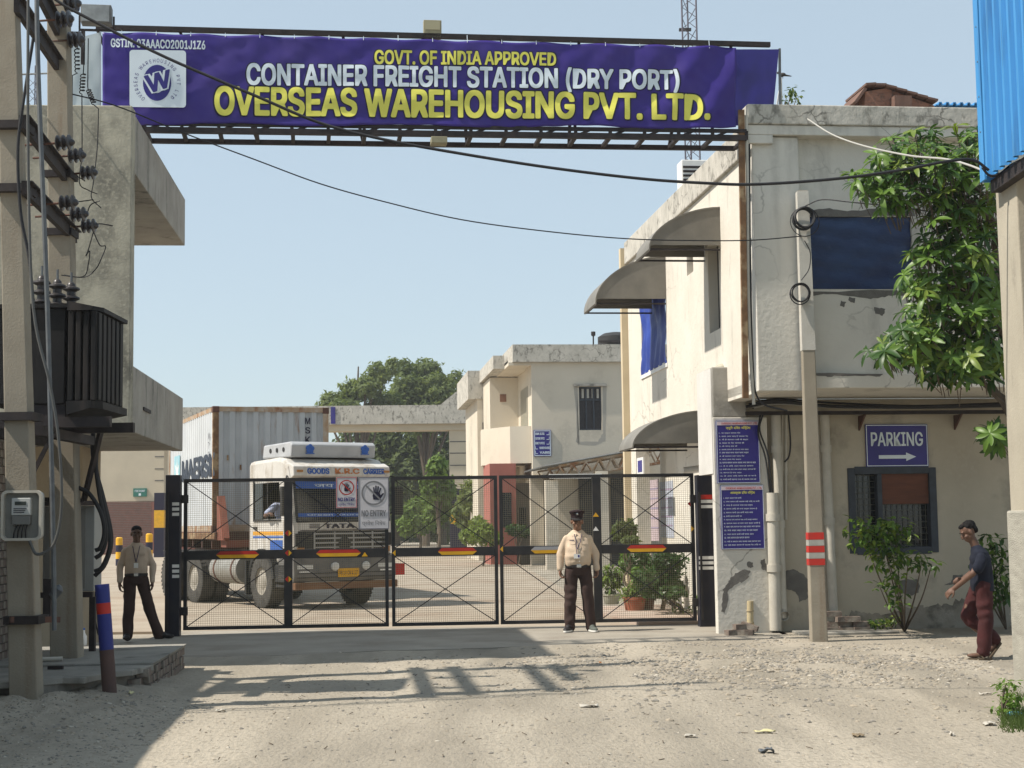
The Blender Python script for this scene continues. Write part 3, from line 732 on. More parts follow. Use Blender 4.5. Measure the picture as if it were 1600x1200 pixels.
for i, ch in enumerate(s_):
    if ch == ' ': continue
    a = R(lerp(-230, 45, i / (len(s_) - 1)))
    me = text_mesh(ch); xs = [v.co.x for v in me.vertices]; c_ = (min(xs) + max(xs)) / 2
    for v in me.vertices:
        lx, ly = (v.co.x - c_) * 9.0, v.co.y * 11.0
        r0 = 31 + ly; px_ = 246 + r0 * 1.0 * math.cos(a) - lx * math.sin(a) * 1.0; py_ = 130 + r0 * math.sin(a) + lx * math.cos(a)
        v.co = bpe(px_, py_, .026)
    me.materials.clear(); me.name = 'emblem_letter'; obj('emblem_letter', me, purple_d, bn)
# grommet ties along the top edge
for k in range(18):
    px_ = 190 + k * 54; t_ = bp(px_, lerp(50, 74, (px_ - 160) / 990) + 3, .004); MB().bar(t_, t_ + V((0, 0.02, .11)), .008, .004).build('tie', white_t, bn)

gt = put(thing('gantry_frame', 'dark steel truss gantry carrying the purple banner', 'gantry'), FG, 0)
def gp(px, py, y=0.0): return FG.ry(px, py, y)
TB, TT = [gp(228, 203, .03), gp(1166, 216, .03)], [gp(150, 43, .03), gp(1203, 70, .03)]
MB().bar(TT[0], TT[1], .06).build('top_chord', dark_iron, gt)
MB().bar(gp(225, 193, .03), gp(1166, 205, .03), .045).build('middle_chord', dark_iron, gt)
MB().bar(TB[0], TB[1], .07).build('bottom_chord', dark_iron, gt)
back = V((0, .55, 0))
MB().bar(TB[0] + back, TB[1] + back, .06).build('bottom_chord', dark_iron, gt)
MB().bar(TT[0] + back, TT[1] + back - V((.4, 0, 0)), .05).build('top_chord', dark_iron, gt)
for k in range(18):
    t = k / 17; a = TB[0].lerp(TB[1], t); m_ = gp(225, 193, .03).lerp(gp(1166, 205, .03), t)
    MB().bar(a, m_, .04).build('strut', dark_iron, gt)
    MB().bar(a, a + back, .05, .04).build('tie_bar', dark_iron, gt)
    if k < 17:
        n_ = gp(225, 193, .03).lerp(gp(1166, 205, .03), t + .028); MB().bar(a, n_, .03).build('diagonal', dark_iron, gt)
    if k % 2 == 0: MB().bar(m_ + V((0, .05, 0)), TT[0].lerp(TT[1], t) + V((0, .05, 0)), .035).build('upright', dark_iron, gt)
    if k % 3 == 0: MB().bar(a + back, TT[0].lerp(TT[1], t) + back, .04).build('upright', dark_iron, gt)
for px_ in (196, 140):
    a = gp(px_, 205, .3); MB().bar((a.x, .3, 6.25), (a.x, .3, a.z + 1.2), .08).build('post', dark_iron, gt)
ep = put(thing('end_panel', 'plain dark blue panel at the right end of the banner', 'panel'), FG, 0)
cloth_sheet(0, 1, 0, 1, lambda u, v, d: (lambda p: V((p.x, p.y + d, p.z)))(gp(lerp(1148, lerp(1206, 1217, v), u), lerp(196, 77, v), .58)), .01, seed=3, nu=14, nv=14).build('sheet', purple_d, ep, smooth=True)
MB().bar(gp(1218, 76, .6), gp(1219, 168, .6), .03).build('edge_rail', steel_grey, ep)
lp = put(thing('end_panel', 'faded white panel at the left end of the banner', 'panel'), FG, 0)
cloth_sheet(0, 1, 0, 1, lambda u, v, d: (lambda p: V((p.x, p.y + d, p.z)))(gp(lerp(108, 158, u), lerp(185, lerp(62, 50, u), v), .06)), .012, seed=6, nu=10, nv=14).build('sheet', M('faded_white_vinyl', (.50, .56, .58), (.40, .46, .48), 2, .6), lp, smooth=True)

fl = put(thing('flood_light', 'square beige flood light standing on top of the banner frame', 'lamp'), FG, 0)
r_ = FG.rect(662, 31, 690, 62, 0)
lampb = M('dusty_beige_casing', (.33, .30, .19), (.26, .235, .15), 8, .7)
MB().box(r_[0], r_[1], .0, .10, r_[2] + .03, r_[3]).build('casing', lampb, fl, bevel=.008)
MB().box(r_[0] + .02, r_[1] - .02, -.008, -.001, r_[2] + .13, r_[3] - .02).build('back_plate', M('beige_plate', (.40, .36, .23), None, rough=.7), fl)
MB().box(r_[0] + .1, r_[0] + .13, .03, .06, r_[2] - .09, r_[2] + .029).build('bracket', dark_iron, fl)
fu = put(thing('flood_light', 'small beige lamp hanging under the banner truss', 'lamp'), FG, 0)
r_ = FG.rect(673, 216, 698, 226, -.05)
MB().box(r_[0], r_[1], -.15, .05, r_[2], r_[3]).build('casing', lampb, fu, bevel=.006)
MB().bar((r_[0] + .06, -.03, r_[3] + .001), (r_[0] + .06, -.03, r_[3] + .11), .02).bar((r_[1] - .06, -.03, r_[3] + .001), (r_[1] - .06, -.03, r_[3] + .11), .02).build('bracket', dark_iron, fu)

# ================================================================== the gate
g0, g1 = gnd(285, 992), gnd(1085, 978)
FT = Frame((g0.x, 22.55, 0), R(4.3))
def gpx(px, py, y=0.0): return FT.ry(px, py, y)
post_m = M('navy_black_post_paint', (.010, .012, .022), (.022, .02, .025), 5, .5)
def tick(par, px0, px1, py0, py1, y, mat):
    r = FT.rect(px0, py0, px1, py1, y); MB().box(r[0], r[1], y - .003, y - .0005, r[2], r[3]).build('stripe', mat, par)
for (x0, x1, yt, lab, marks, yoff) in ((258, 281, 742, 'black steel gate post beside the guard in shade', [(785, 790, white_p), (793, 798, white_p), (801, 806, white_p), (882, 887, white_p), (890, 895, white_p), (898, 903, white_p)], -.25),
                                     (1091, 1116, 742, 'black steel gate post against the notice pier', [(773, 780, redp), (781, 786, white_p), (789, 794, white_p), (869, 874, white_p), (877, 882, white_p), (885, 890, white_p)], -.35)):
    g = put(thing('gate_post', lab, 'post', group='gate posts'), FT, 0)
    r = FT.rect(x0, yt, x1, 950, yoff)
    MB().box(r[0], r[1], yoff, yoff + .2, -.03, r[3]).build('shaft', post_m, g, bevel=.008)
    MB().box(r[0] + .02, r[0] + .05, yoff - .02, yoff - .001, .1, r[3] - .25).build('rib', black_paint, g)
    for (a, b, mm) in marks: tick(g, x0 + (11 if x0 < 300 else 1), x1 - 1, a, b, yoff, mm)
    for zz in (.35, r[3] - .35): MB().box(*((r[1], r[1] + .10) if x0 < 300 else (r[0] - .08, r[0])), yoff + .1, yoff + .16, zz - .06, zz + .06).build('hinge', black_paint, g)
zt = (gpx(290, 746).z + gpx(1085, 742).z) / 2; zb = .07
zr0, zr1 = gpx(690, 869).z, gpx(690, 855).z
print('gate top', zt, zr0, zr1)
hexm = [redp, yelp]
def leaf_gate(panels, label, stiles, bands, marks):
    g = put(thing('gate_leaf', label, 'gate', group='leaves of the entrance gate'), FT, 0)
    xs = [(gpx(a, 860).x, gpx(b, 860).x) for a, b in panels]
    A, B = xs[0][0], xs[-1][1]; w = .05
    fr = MB().box(A, B, -.025, .025, zt - w, zt).box(A, B, -.025, .025, zb, zb + w).box(A, A + w, -.0245, .0245, zb + w, zt - w).box(B - w, B, -.0245, .0245, zb + w, zt - w)
    fr.build('frame', black_paint, g)
    MB().box(A + w, B - w, -.03, .03, zr0, zr1).build('middle_rail', black_paint, g, bevel=.004)
    for (a, b) in stiles:
        a, b = gpx(a, 860).x, gpx(b, 860).x; MB().box(a, b, -.034, .034, zb + w + .001, zt - w - .001).build('stile', black_paint, g, bevel=.004)
    wm = MB()
    for (a, b) in xs:
        n = int((b - a) / .031)
        for i in range(1, n):
            x = lerp(a, b, i / n); wm.box(x - .0018, x + .0018, .004, .0066, zb + w, zr0); wm.box(x - .0018, x + .0018, .004, .0066, zr1, zt - w)
        n = int((zt - zb) / .031)
        for i in range(1, n):
            z = lerp(zb, zt, i / n); wm.box(a + .03, b - .03, .0067, .0092, z - .0018, z + .0018)
    wm.build('wire_mesh', mesh_m, g, recalc=False, kind='stuff')
    for (a, b) in xs:
        for (c, d) in ((zb + w, zr0), (zr1, zt - w)):
            MB().bar((a + .05, -.006, c), (b - .05, -.006, d), .013, .008, up=(0, 1, 0)).build('brace', black_paint, g)
            MB().bar((a + .05, .000, d), (b - .05, .000, c), .013, .008, up=(0, 1, 0)).build('brace', black_paint, g)
    zm = (zr0 + zr1) / 2 + .003
    for (a, b, top, bot) in bands:
        a, b = gpx(a, 860).x, gpx(b, 860).x; t = .05
        MB().prism([(a, zm), (b, zm), (b - .06, zm + t), (a + .06, zm + t)], lambda x, z: V((x, -.034, z)), lambda x, z: V((x, -.0305, z))).build('painted_band', top, g)
        MB().prism([(a, zm - .001), (b, zm - .001), (b - .06, zm - t), (a + .06, zm - t)], lambda x, z: V((x, -.034, z)), lambda x, z: V((x, -.0305, z))).build('painted_band', bot, g)
    for (px_, py_, mm, s) in marks:
        p = gpx(px_, py_, -.04); k = .045
        MB().prism([(p.x, p.z - k), (p.x + s * k, p.z), (p.x, p.z + k)] if s else [(p.x - k, p.z - k * .7), (p.x + k, p.z - k * .7), (p.x, p.z + k * .7)], lambda x, z: V((x, -.04, z)), lambda x, z: V((x, -.0345, z))).build('reflector', mm, g)
    return g
grey_t = M('grey_reflector', (.35, .36, .38), None, rough=.4)
leaf_gate([(287, 449), (449, 607)], 'left black mesh gate leaf in front of the truck', [(444, 457)], [(338, 405, redp, yelp), (494, 564, redp, yelp)],
          [(450, 833, redp, -1), (451, 833, yelp, 1), (450, 864, redp, -1), (451, 864, yelp, 1), (450, 905, redp, -1), (451, 905, yelp, 1), (570, 866, yelp, 0)])
leaf_gate([(612, 778)], 'middle black mesh gate leaf with one red and yellow band', [], [(684, 745, redp, yelp)], [(618, 864, yelp, -1)])
leaf_gate([(781, 933), (933, 1086)], 'right black mesh gate leaf behind the standing guard', [(927, 940)], [(829, 885, grey_t, yelp), (979, 1041, redp, yelp)],
          [(786, 858, yelp, -1), (931, 804, yelp, 0), (931, 826, white_p, 0), (1079, 787, redp, -1), (1080, 826, yelp, 1)])
# NO ENTRY signs
def no_entry(x0, y0, x1, y1, label, red, seed):
    g = put(thing('no_entry_sign', label, 'sign', group='no entry signs on the gate'), FT, 0)
    y = -.055; r = FT.rect(x0, y0, x1, y1, y); W, Hh = r[1] - r[0], r[3] - r[2]
    MB().box(r[0], r[1], y, y + .012, r[2], r[3]).build('plate', M('grey_white_sign_plate', (.62, .60, .62), (.54, .52, .54), 4, .5) if 'grey_white_sign_plate' not in MATS else MATS['grey_white_sign_plate'], g)
    border(MB(), r, .006, .007, y - .0005).build('border', redp if red else outline_m, g)
    cx, cz, rad = r[0] + W * .5, r[2] + Hh * (.66 if red else .69), W * (.36 if red else .40)
    ringm = redp if red else M('grey_ring_print', (.20, .20, .21), None, rough=.5)
    ring = MB(); n = 32
    for k in range(n):
        a, b = 2 * math.pi * k / n, 2 * math.pi * (k + 1) / n
        P = lambda rr, t: V((cx + rr * math.cos(t), y - .004, cz + rr * math.sin(t)))
        ring.add([P(rad, a), P(rad, b), P(rad * .86, b), P(rad * .86, a)], [(0, 1, 2, 3)])
    ring.build('ring', ringm, g)
    MB().bar(V((cx - rad * .62, y - .006, cz + rad * .62)), V((cx + rad * .62, y - .006, cz - rad * .62)), .0015, rad * .13, up=(1, 0, 1)).build('slash', ringm, g)
    hs = rad * (.9 if red else .95); hx_, hz_ = (cx - .0, cz - .1 * rad) if red else (cx + .25 * rad, cz - .1 * rad)
    def hp(pl): return MB().prism([(hx_ + a * hs, hz_ + b * hs) for a, b in pl], lambda x, z: V((x, y - .0035, z)), lambda x, z: V((x, y - .001, z)))
    hand = MB()
    for pl in ([(-.3, -.45), (.18, -.5), (.32, -.1), (.25, .15), (-.25, .2), (-.36, -.1)], [(-.27, .15), (-.15, .18), (-.22, .62), (-.32, .6)], [(-.13, .17), (0, .18), (-.02, .75), (-.13, .75)], [(.02, .17), (.13, .16), (.19, .68), (.08, .71)], [(.14, .14), (.25, .1), (.4, .5), (.31, .56)], [(.2, -.25), (.3, -.1), (.56, .12), (.6, .02), (.32, -.4)]):
        k = hp(pl); hand.add(k.v, k.f)
    hand.build('hand_symbol', outline_m, g)
    text('NO ENTRY', r[0] + .10 * W, r[1] - .10 * W, r[2] + Hh * (.22 if red else .245), r[2] + Hh * (.34 if red else .365), lambda x, z: V((x, y - .003, z)), purple_d if red else ringm, g, bold=.03)
    text('\u092a\u094d\u0930\u0935\u0947\u0936 \u093f\u0928\u0937\u0947\u0927', r[0] + .12 * W, r[1] - .12 * W, r[2] + Hh * .05, r[2] + Hh * .17, lambda x, z: V((x, y - .003, z)), purple_d if red else ringm, g, bold=.012)
no_entry(525, 745, 558, 794, 'small white NO ENTRY sign with red circle on the gate', True, 1)
no_entry(560, 745, 608, 827, 'large white NO ENTRY sign with grey circle on the gate', False, 2)

# ================================================================== transformer structure on the left
Y1, Y2 = 13.25, 15.5
def pole(bpx, tpx, Y, w0, w1, ztop, label, zb):
    b, t = at(bpx[0], bpx[1], Y), at(tpx[0], tpx[1], Y)
    k = (ztop - b.z) / (t.z - b.z); top = b.lerp(t, k)
    g = thing('utility_pole', label, 'pole', (b.x, Y, b.z)); d = top - b; k1 = 1 / k
    MB().bar(V((0, 0, zb)), d, w0, w0 * .8, up=(0, 1, 0), w2=lerp(w0, w1, k), h2=lerp(w0, w1, k) * .8).build('shaft', polec, g, bevel=.012)
    return g, b, d
pl1, b1, d1 = pole((44, 1070), (14, 0), Y1, .245, .17, 8.4, 'nearest concrete pole carrying the electricity meter at left edge', -.4)
pl2, b2, d2 = pole((106, 1038), (92, 0), Y2, .285, .205, 8.2, 'concrete pole behind the transformer beside the grey cabinet', -.3)
def onpole(b, d, py, bpx):                        # height on the pole for a photo row
    return None
def clamp(par, b, d, z, w):
    k = (z - b.z) / d.z; c = d * k
    MB().box(c.x - w / 2, c.x + w / 2, -w / 2, w / 2, c.z - .035, c.z + .035).build('clamp', dark_iron, par)
for py in (200, 298, 652, 968): clamp(pl1, b1, d1, at(20, py, Y1).z, .30)
for py in (275, 365): clamp(pl2, b2, d2, at(95, py, Y2).z, .27)
ins_m = M('brown_black_porcelain', (.022, .018, .02), (.035, .03, .03), 9, .3, spec=.5)
def insul(c, ax, r=.07, n=3, L=.16):
    prof = [(r * .35, 0)]
    for i in range(n):
        z = L * (i + .15) / n; prof += [(r * .5, z), (r, z + L * .25 / n), (r * .95, z + L * .42 / n), (r * .5, z + L * .6 / n)]
    prof += [(r * .45, L), (r * .2, L + .02)]
    return MB().lathe(prof, c, 12, ax)
def cross_arm(pa, ya, pb, yb, pins, label, pinlen=.34, rad=.075):
    A, B = at(*pa, ya), at(*pb, yb); o = thing('cross_arm', label, 'cross arm', A, group='cross arms on the transformer poles'); A0 = A.copy()
    MB().bar(V((0, 0, 0)), B - A0, .05, .12).build('channel', dark_iron, o)
    MB().bar(V((.045, 0, .055)), B - A0 + V((.045, 0, .055)), .05, .012).build('flange', dark_iron, o)
    for (ix, iy, iY, back_) in pins:
        c = at(ix, iy, iY) - A0; ax = V((1, -.1, .02)).normalized()
        MB().tube([c - ax * (pinlen + back_), c + ax * .02], .011, 6).build('pin', rust_d, o)
        insul(c - ax * .08, ax, rad).build('insulator', ins_m, o, smooth=True)
    return o
cross_arm((34, 190), 13.05, (112, 288), 15.9, [(100, 223, 13.9, .12), (119, 243, 14.8, .1), (138, 270, 15.5, .1)], 'upper steel cross arm with three dark insulators left of gatehouse wall')
cross_arm((38, 293), 13.05, (117, 371), 15.9, [(106, 317, 13.9, .12), (123, 335, 14.8, .1), (139, 353, 15.5, .1)], 'lower steel cross arm with three dark insulators just above the transformer')
cross_arm((26, 8), 13.05, (99, 116), 15.9, [(118, 62, 15.4, .0), (100, 30, 14.6, .0)], 'topmost steel cross arm sloping across both concrete poles', .3, .085)
cross_arm((62, -8), 14.0, (96, 60), 15.8, [(112, 6, 15.0, .0)], 'short dark cross arm at the top of the frame behind the pole', .3, .085)
# transformer
tf0 = at(100, 630, 14.0)
tf = thing('transformer', 'dark oil transformer with ribbed radiators hanging between the concrete poles', 'transformer', (tf0.x, 14.4, tf0.z))
tfm = M('near_black_transformer_paint', (.005, .005, .006), (.011, .0105, .010), 3, .6, .001, 40, c3=(.026, .022, .02), s3=2, t3=.6, st3=(3, 3, .5), spec=.2)  # near-black base with slightly lighter patches
zt2 = at(130, 480, 13.9).z - tf0.z
MB().box(-.75, -.02, -.32, .5, 0, zt2 + .02).build('tank', tfm, tf, bevel=.01)
MB().box(-.8, .02, -.36, .54, zt2 + .022, zt2 + .06).build('lid', tfm, tf)
for i in range(4): MB().box(-.02 + .0, .20, -.55 + 0, -.5, 0, 0).v
for i in range(4):
    x0 = .035 + i * .07
    MB().box(x0, x0 + .048, -.42, .56, .02, zt2 - .02).build('radiator_fin', tfm, tf, bevel=.008)
MB().box(.02, .28, -.36, .50, .05, zt2 - .05).build('radiator_core', tfm, tf)
for i in range(6):
    y0 = -.38 + i * .155; MB().box(.281 + .0, .31, y0, y0 + .10, .03, zt2 - .03).build('radiator_fin', tfm, tf, bevel=.006)
MB().prism([(.03, -.44), (.26, -.46), (.33, -.3), (.33, .58), (.03, .58)], lambda x, y: V((x, y, zt2 - .018)), lambda x, y: V((x, y, zt2 + .02 + .05 * (x < .1)))).build('radiator_header', tfm, tf)
MB().prism([(.03, -.44), (.26, -.46), (.33, -.3), (.33, .58), (.03, .58)], lambda x, y: V((x, y, -.05 - .06 * (x < .1))), lambda x, y: V((x, y, .018))).build('radiator_header', tfm, tf)
for i, (x, y) in enumerate(((-.28, -.2), (-.20, .02), (-.12, .2))):
    insul(V((x, y, zt2 + .058)), (0, 0, 1), .085, 3, .27).build('bushing', M('grey_bushing_porcelain', (.045, .04, .04), None, rough=.35) if 'grey_bushing_porcelain' not in MATS else MATS['grey_bushing_porcelain'], tf, smooth=True)
    MB().tube([(x, y, zt2 + .34), (x, y, zt2 + .44)], .012, 6).build('terminal', steel_grey, tf)
for yy in (-.36, .5): MB().box(-.95, .42, yy - .04, yy + .04, -.22, -.125).build('support_channel', dark_iron, tf)
for xx in (-.6, -.15): MB().box(xx - .05, xx + .05, -.7, 1.0, -.31, -.222).build('support_channel', dark_iron, tf)
MB().box(-.35, -.02, -.3, .1, -.12, -.003).build('terminal_box', dark_iron, tf)
MB().bar((-.1, -.36, -.26), (-.28, -.36, -.62), .05, .03).build('stay', dark_iron, tf)
# steel conduit in front of the poles, flood light at the top
def px_tube(name, pts_, Y, r, mat, label, cat, group=None, n=8, sm=True, steps=6):
    if not isinstance(Y, (list, tuple)): Y = [Y] * len(pts_)
    P = [at(a, b, y) for (a, b), y in zip(pts_, Y)]; o = P[0].copy()
    P = spline([p - o for p in P], steps) if sm and len(P) > 2 else [p - o for p in P]
    ob_ = MB().tube(P, r, n).build(name, mat, None, smooth=True); ob_.location = o
    return tag(ob_, label, cat, group)
px_tube('conduit_pipe', [(57, -40), (60, 120), (74, 480), (83, 830), (85, 985)], 12.95, .021, steel_grey, 'tall galvanised conduit pipe running down past the transformer', 'pipe')
px_tube('cable', [(44, -30), (44, 250), (52, 480), (78, 600), (92, 690), (96, 790), (84, 850), (58, 866), (46, 845)], 12.85, .013, wire_g, 'grey cable curving down beside conduit to meter box', 'cable')
px_tube('cable', [(52, 60), (38, 150), (28, 230), (32, 330), (45, 400), (52, 470)], 13.0, .014, wire_m, 'black cable hanging along nearest concrete pole', 'cable')
fll = at(150, 24, 16.6)
f2 = thing('flood_light', 'weathered black flood light above left end of the banner', 'lamp', fll, R(8))
MB().box(-.16, .17, -.05, .10, -.10, .11).build('casing', M('scuffed_lamp_casing', (.13, .13, .13), (.20, .20, .19), 12, .6), f2, bevel=.01)
MB().box(-.145, .15, -.062, -.051, -.085, .095).build('glass', M('dusty_lamp_glass', (.36, .38, .38), (.24, .25, .25), 9, .3), f2)
MB().bar((-.18, .03, -.16), (.19, .03, -.16), .03, .02).bar((-.18, .03, -.155), (-.18, .03, 0), .02).bar((.19, .03, -.155), (.19, .03, 0), .02).build('bracket', dark_iron, f2)
MB().bar((-.14, .03, -.165), (-.14, .03, -.55), .04).bar((-.6, .03, -.2), (-.15, .03, -.2), .03).build('arm', dark_iron, f2)
# jumper wires: three drops with coils
def coil(c0, c1, Y, turns, rad):
    P = []
    for k in range(turns * 8 + 1):
        t = k / (turns * 8); x = lerp(c0[0], c1[0], t) + rad * math.sin(k * math.pi / 4); P.append(at(x, lerp(c0[1], c1[1], t) + 2 * math.cos(k * math.pi / 4), Y + .0 + .02 * math.cos(k * math.pi / 4)))
    return P
def jumper(pre, c0, c1, post, Y, label):
    P = [at(*p, Y) for p in pre] + coil(c0, c1, Y, 6, 4.0) + spline([at(*p, Y) for p in post], 5); o = P[0].copy()
    j = MB().tube([p - o for p in P], .006, 5).build('jumper_wire', wire_m, None, smooth=True); j.location = o
    tag(j, label, 'wire', 'coiled jumper wires over the transformer')
jumper([(124, 40), (122, 70)], (120, 75), (121, 112), [(113, 118), (112, 210), (108, 262), (133, 283)], 15.6, 'coiled jumper wire dropping to the first upper insulator')
jumper([(132, 50), (131, 100)], (130, 115), (128, 145), [(128, 160), (128, 240), (124, 285), (138, 297), (152, 303)], 15.8, 'coiled jumper wire dropping to the middle upper insulator')
jumper([(138, 60), (137, 135)], (138, 140), (147, 162), [(154, 170), (152, 230), (146, 285), (143, 309), (158, 325)], 16.0, 'coiled jumper wire dropping beside the gatehouse wall')
for k, (seq, lab) in enumerate((([(118, 316), (146, 312)], 'short bare wire end at the upper left insulator'), ([(136, 334), (142, 320), (156, 314)], 'bent bare wire end at the middle insulator'), ([(150, 350), (160, 350), (176, 353)], 'straight bare wire end reaching right of the lowest insulator'),
                               ([(146, 362), (156, 383), (165, 385), (160, 400), (150, 420), (132, 433), (100, 430)], 'kinked wire looping from lowest insulator to transformer bushings'), ([(146, 362), (138, 390), (134, 400), (140, 392), (138, 412), (130, 432), (96, 430)], 'thin twisted wire looping down to transformer bushings'))):
    px_tube('wire_lead', seq, 15.0, .006, wire_m, lab, 'wire', n=5)
# electricity meter on the nearest pole
mt = at(34, 805, Y1 - .2)
mb_ = thing('meter_box', 'open grey plastic meter tray fixed to nearest concrete pole', 'meter box', mt)
def rr3(x0, x1, z0, z1, r): return [(x, z) for x, z in rrect(x0, z0, x1, z1, r)]
MB().prism(rr3(-.162, .162, -.205, .20, .04), lambda x, z: V((x, .03, z)), lambda x, z: V((x, .10, z))).build('tray', M('grey_plastic_tray', (.22, .22, .20), (.17, .17, .155), 6, .5), mb_, bevel=.006)
rim = MB(); o_, i_ = rr3(-.172, .172, -.215, .21, .05), rr3(-.15, .15, -.193, .188, .035)
for k in range(len(o_)):
    a, b, c, d = o_[k], o_[(k + 1) % len(o_)], i_[(k + 1) % len(o_)], i_[k]
    rim.add([V((q[0], y, q[1])) for y in (-.02, .028) for q in (a, b, c, d)], [(0, 1, 2, 3), (7, 6, 5, 4), (0, 4, 5, 1), (2, 6, 7, 3)])
rim.build('rim', pvc, mb_)
me_ = MB().box(-.08, .082, -.03, .029, .0, .145).build('meter', M('meter_white_plastic', (.45, .46, .44), None, rough=.4), mb_, bevel=.006)
MB().box(-.05, .045, -.034, -.0305, .085, .115).build('display', M('lcd_grey', (.05, .06, .055), None, rough=.2), me_)
for i in range(3): MB().box(-.06, .03 + .01 * i, -.034, -.0305, .02 + .016 * i, .026 + .016 * i).build('print_line', outline_m, me_)
MB().box(-.075, .078, -.025, .029, -.08, -.002).build('terminal_cover', M('grey_terminal_plastic', (.16, .16, .15), None, rough=.5), mb_, bevel=.005)
for i in range(4): MB().tube(spline([V((-.03 + .025 * i, .0, -.08)), V((-.05 + .03 * i, -.02, -.13)), V((-.07 + .035 * i, .0, -.2))], 4), .006, 5).build('lead', wire_m, mb_)
# grey cabinet behind the second pole
cb = at(66, 925, 16.1); ce = at(148, 790, 16.1)
cbt = thing('cabinet', 'pale grey metal distribution cabinet behind the second concrete pole', 'cabinet', (cb.x, 16.1, cb.z))
cw, chh = ce.x - cb.x, ce.z - cb.z
MB().box(0, cw, 0, .3, 0, chh).build('case', M('pale_grey_enamel', (.34, .34, .32), (.28, .28, .26), 3, .5), cbt, bevel=.008)
MB().box(.03, cw - .09, -.012, -.001, .03, chh - .03).build('door', M('grey_enamel_door', (.27, .265, .24), (.22, .215, .195), 3, .55), cbt)
MB().box(-.1, cw + .02, -.06, .0, chh + .003, chh + .05).build('hanger_bar', dark_iron, cbt)
MB().box(-.1, cw, -.05, .0, -.06, -.003).build('hanger_bar', dark_iron, cbt)
for xx in (.07, cw - .08):
    MB().box(xx, xx + .06, .12, .18, -cb.z + .27, -.062).build('leg', dark_iron, cbt)
for i, (x, z) in enumerate(((cw - .15, chh - .12), (cw - .15, chh - .5))): MB().lathe([(.012, 0), (.012, .015)], (x, -.012, z), 8, (0, -1, 0)).build('bolt', dark_iron, cbt)
# heavy black cables from transformer to the cabinet
HC = [([(151, 590), (148, 640), (145, 710), (162, 780), (174, 840), (165, 880), (148, 900)], 'thick black cable looping out to right of the cabinet'),
      ([(148, 600), (146, 680), (152, 745), (165, 800), (172, 850), (160, 885), (148, 893)], 'thick black cable hanging inside the outermost cable loop'),
      ([(158, 665), (150, 720), (155, 770), (166, 830), (160, 862), (149, 872)], 'thick black cable crossing from bracket end down to cabinet'),
      ([(123, 762), (140, 772), (157, 800), (163, 830), (157, 855), (149, 860)], 'black cable arching from second pole to cabinet top')]
for k, (seq, lab) in enumerate(HC): px_tube('power_cable', seq, 15.7 - .05 * k, .022, wire_m, lab, 'cable', 'thick black cables beside the cabinet')
br = at(108, 672, 15.2); br2 = at(166, 668, 15.6)
b_ = MB().bar(V((0, 0, 0)), br2 - br, .1, .09).build('bracket_arm', dark_iron, None); b_.location = br; tag(b_, 'black steel bracket arm jutting right below the transformer', 'bracket')
a_, c_ = at(158, 672, 15.5), at(131, 782, 15.6); d_ = at(66, 780, 15.6)
s_ = thing('steel_brace', 'black angled steel brace running down to the second pole', 'brace', a_)
MB().bar(V((0, 0, 0)), c_ - a_, .05, .04).build('angle_bar', dark_iron, s_); MB().bar(c_ - a_, d_ - a_, .05, .04).build('angle_bar', dark_iron, s_)
rb_ = MB().bar(V((0, 0, 0)), at(92, 968, 13.4) - at(14, 968, 13.1), .06, .05).build('steel_bar', rust_d, None); rb_.location = at(14, 968, 13.1); tag(rb_, 'rusty bar clamped across foot of nearest pole', 'bar')
lp_ = thing('junction_lamp', 'small grey fitting hanging beside foot of second pole', 'fitting', at(84, 925, 14.2))
MB().lathe([(.02, -.07), (.045, -.05), (.05, .04), (.02, .07)], (.02, 0, 0), 10, (.6, 0, .8)).build('cap', steel_grey, lp_, smooth=True)
MB().box(-.09, -.02, -.03, .03, -.25, .12).build('holder', dark_iron, lp_)
# painted bollard
bo = gnd(171, 1103)
bl = thing('bollard', 'blue and red painted steel bollard with brown base by platform corner', 'bollard', (bo.x, bo.y, gz(bo.x, bo.y)))
z1, z2, z3, z4 = [at(165, y, bo.y).z for y in (1015, 959, 942, 913)]
zz = gz(bo.x, bo.y); ln = V((-.09, 0, 1.1)); bt = lambda z: ln * ((z - zz) / 1.1)
for nm, a, b, mm in (('base_tube', zz - .1, z1, M('brown_primer', (.10, .06, .05), (.075, .05, .045), 5, .8, .002, 40)), ('blue_band', z1, z2, M('blue_band_paint', (.02, .03, .18), None, rough=.5)), ('red_band', z2, z3, redp), ('blue_top', z3, z4, MATS['blue_band_paint'] if 'blue_band_paint' in MATS else None)):
    MB().tube([bt(a), bt(b)], .063, 16).build(nm, mm, bl, smooth=True)

# ================================================================== yard beyond the gate: truck, container, buildings, arch, trees
KY = R(33)
FK = Frame((-3.97, 30.36, 0), math.atan2(-math.cos(KY), math.sin(KY)))
cabw = M('dusty_white_cab_paint', (.58, .56, .52), (.48, .455, .41), 2, .5, c3=(.33, .29, .235), s3=3.2, t3=.59, w3=.09, st3=(1.4, 1.4, .5), fine=.12)
chrome = M('dull_chrome', (.45, .45, .44), None, rough=.25, metal=.9)
blackp = M('black_plastic', (.02, .02, .021), (.035, .033, .03), 8, .6)
bump_m = M('dusty_grey_bumper', (.11, .11, .108), (.17, .16, .145), 5, .6)
bluep = M('blue_decal', (.03, .10, .36), None, rough=.5)
orangep = M('orange_decal', (.62, .30, .03), None, rough=.5)
_c = FK.m @ V((-2.62, -1.22, 0)) + V((.20, 0, 0)); _a = math.atan2(-math.cos(R(21)), math.sin(R(21)))          # the trailer stands at an angle behind the cab
FC = Frame(_c - Matrix.Rotation(_a, 3, 'Z') @ V((-2.62, -1.22, 0)), _a)
tk = put(thing('truck', 'white articulated lorry with rusty flat trailer coming up to the gate', 'truck'), FK, 0)
HWC = 1.04
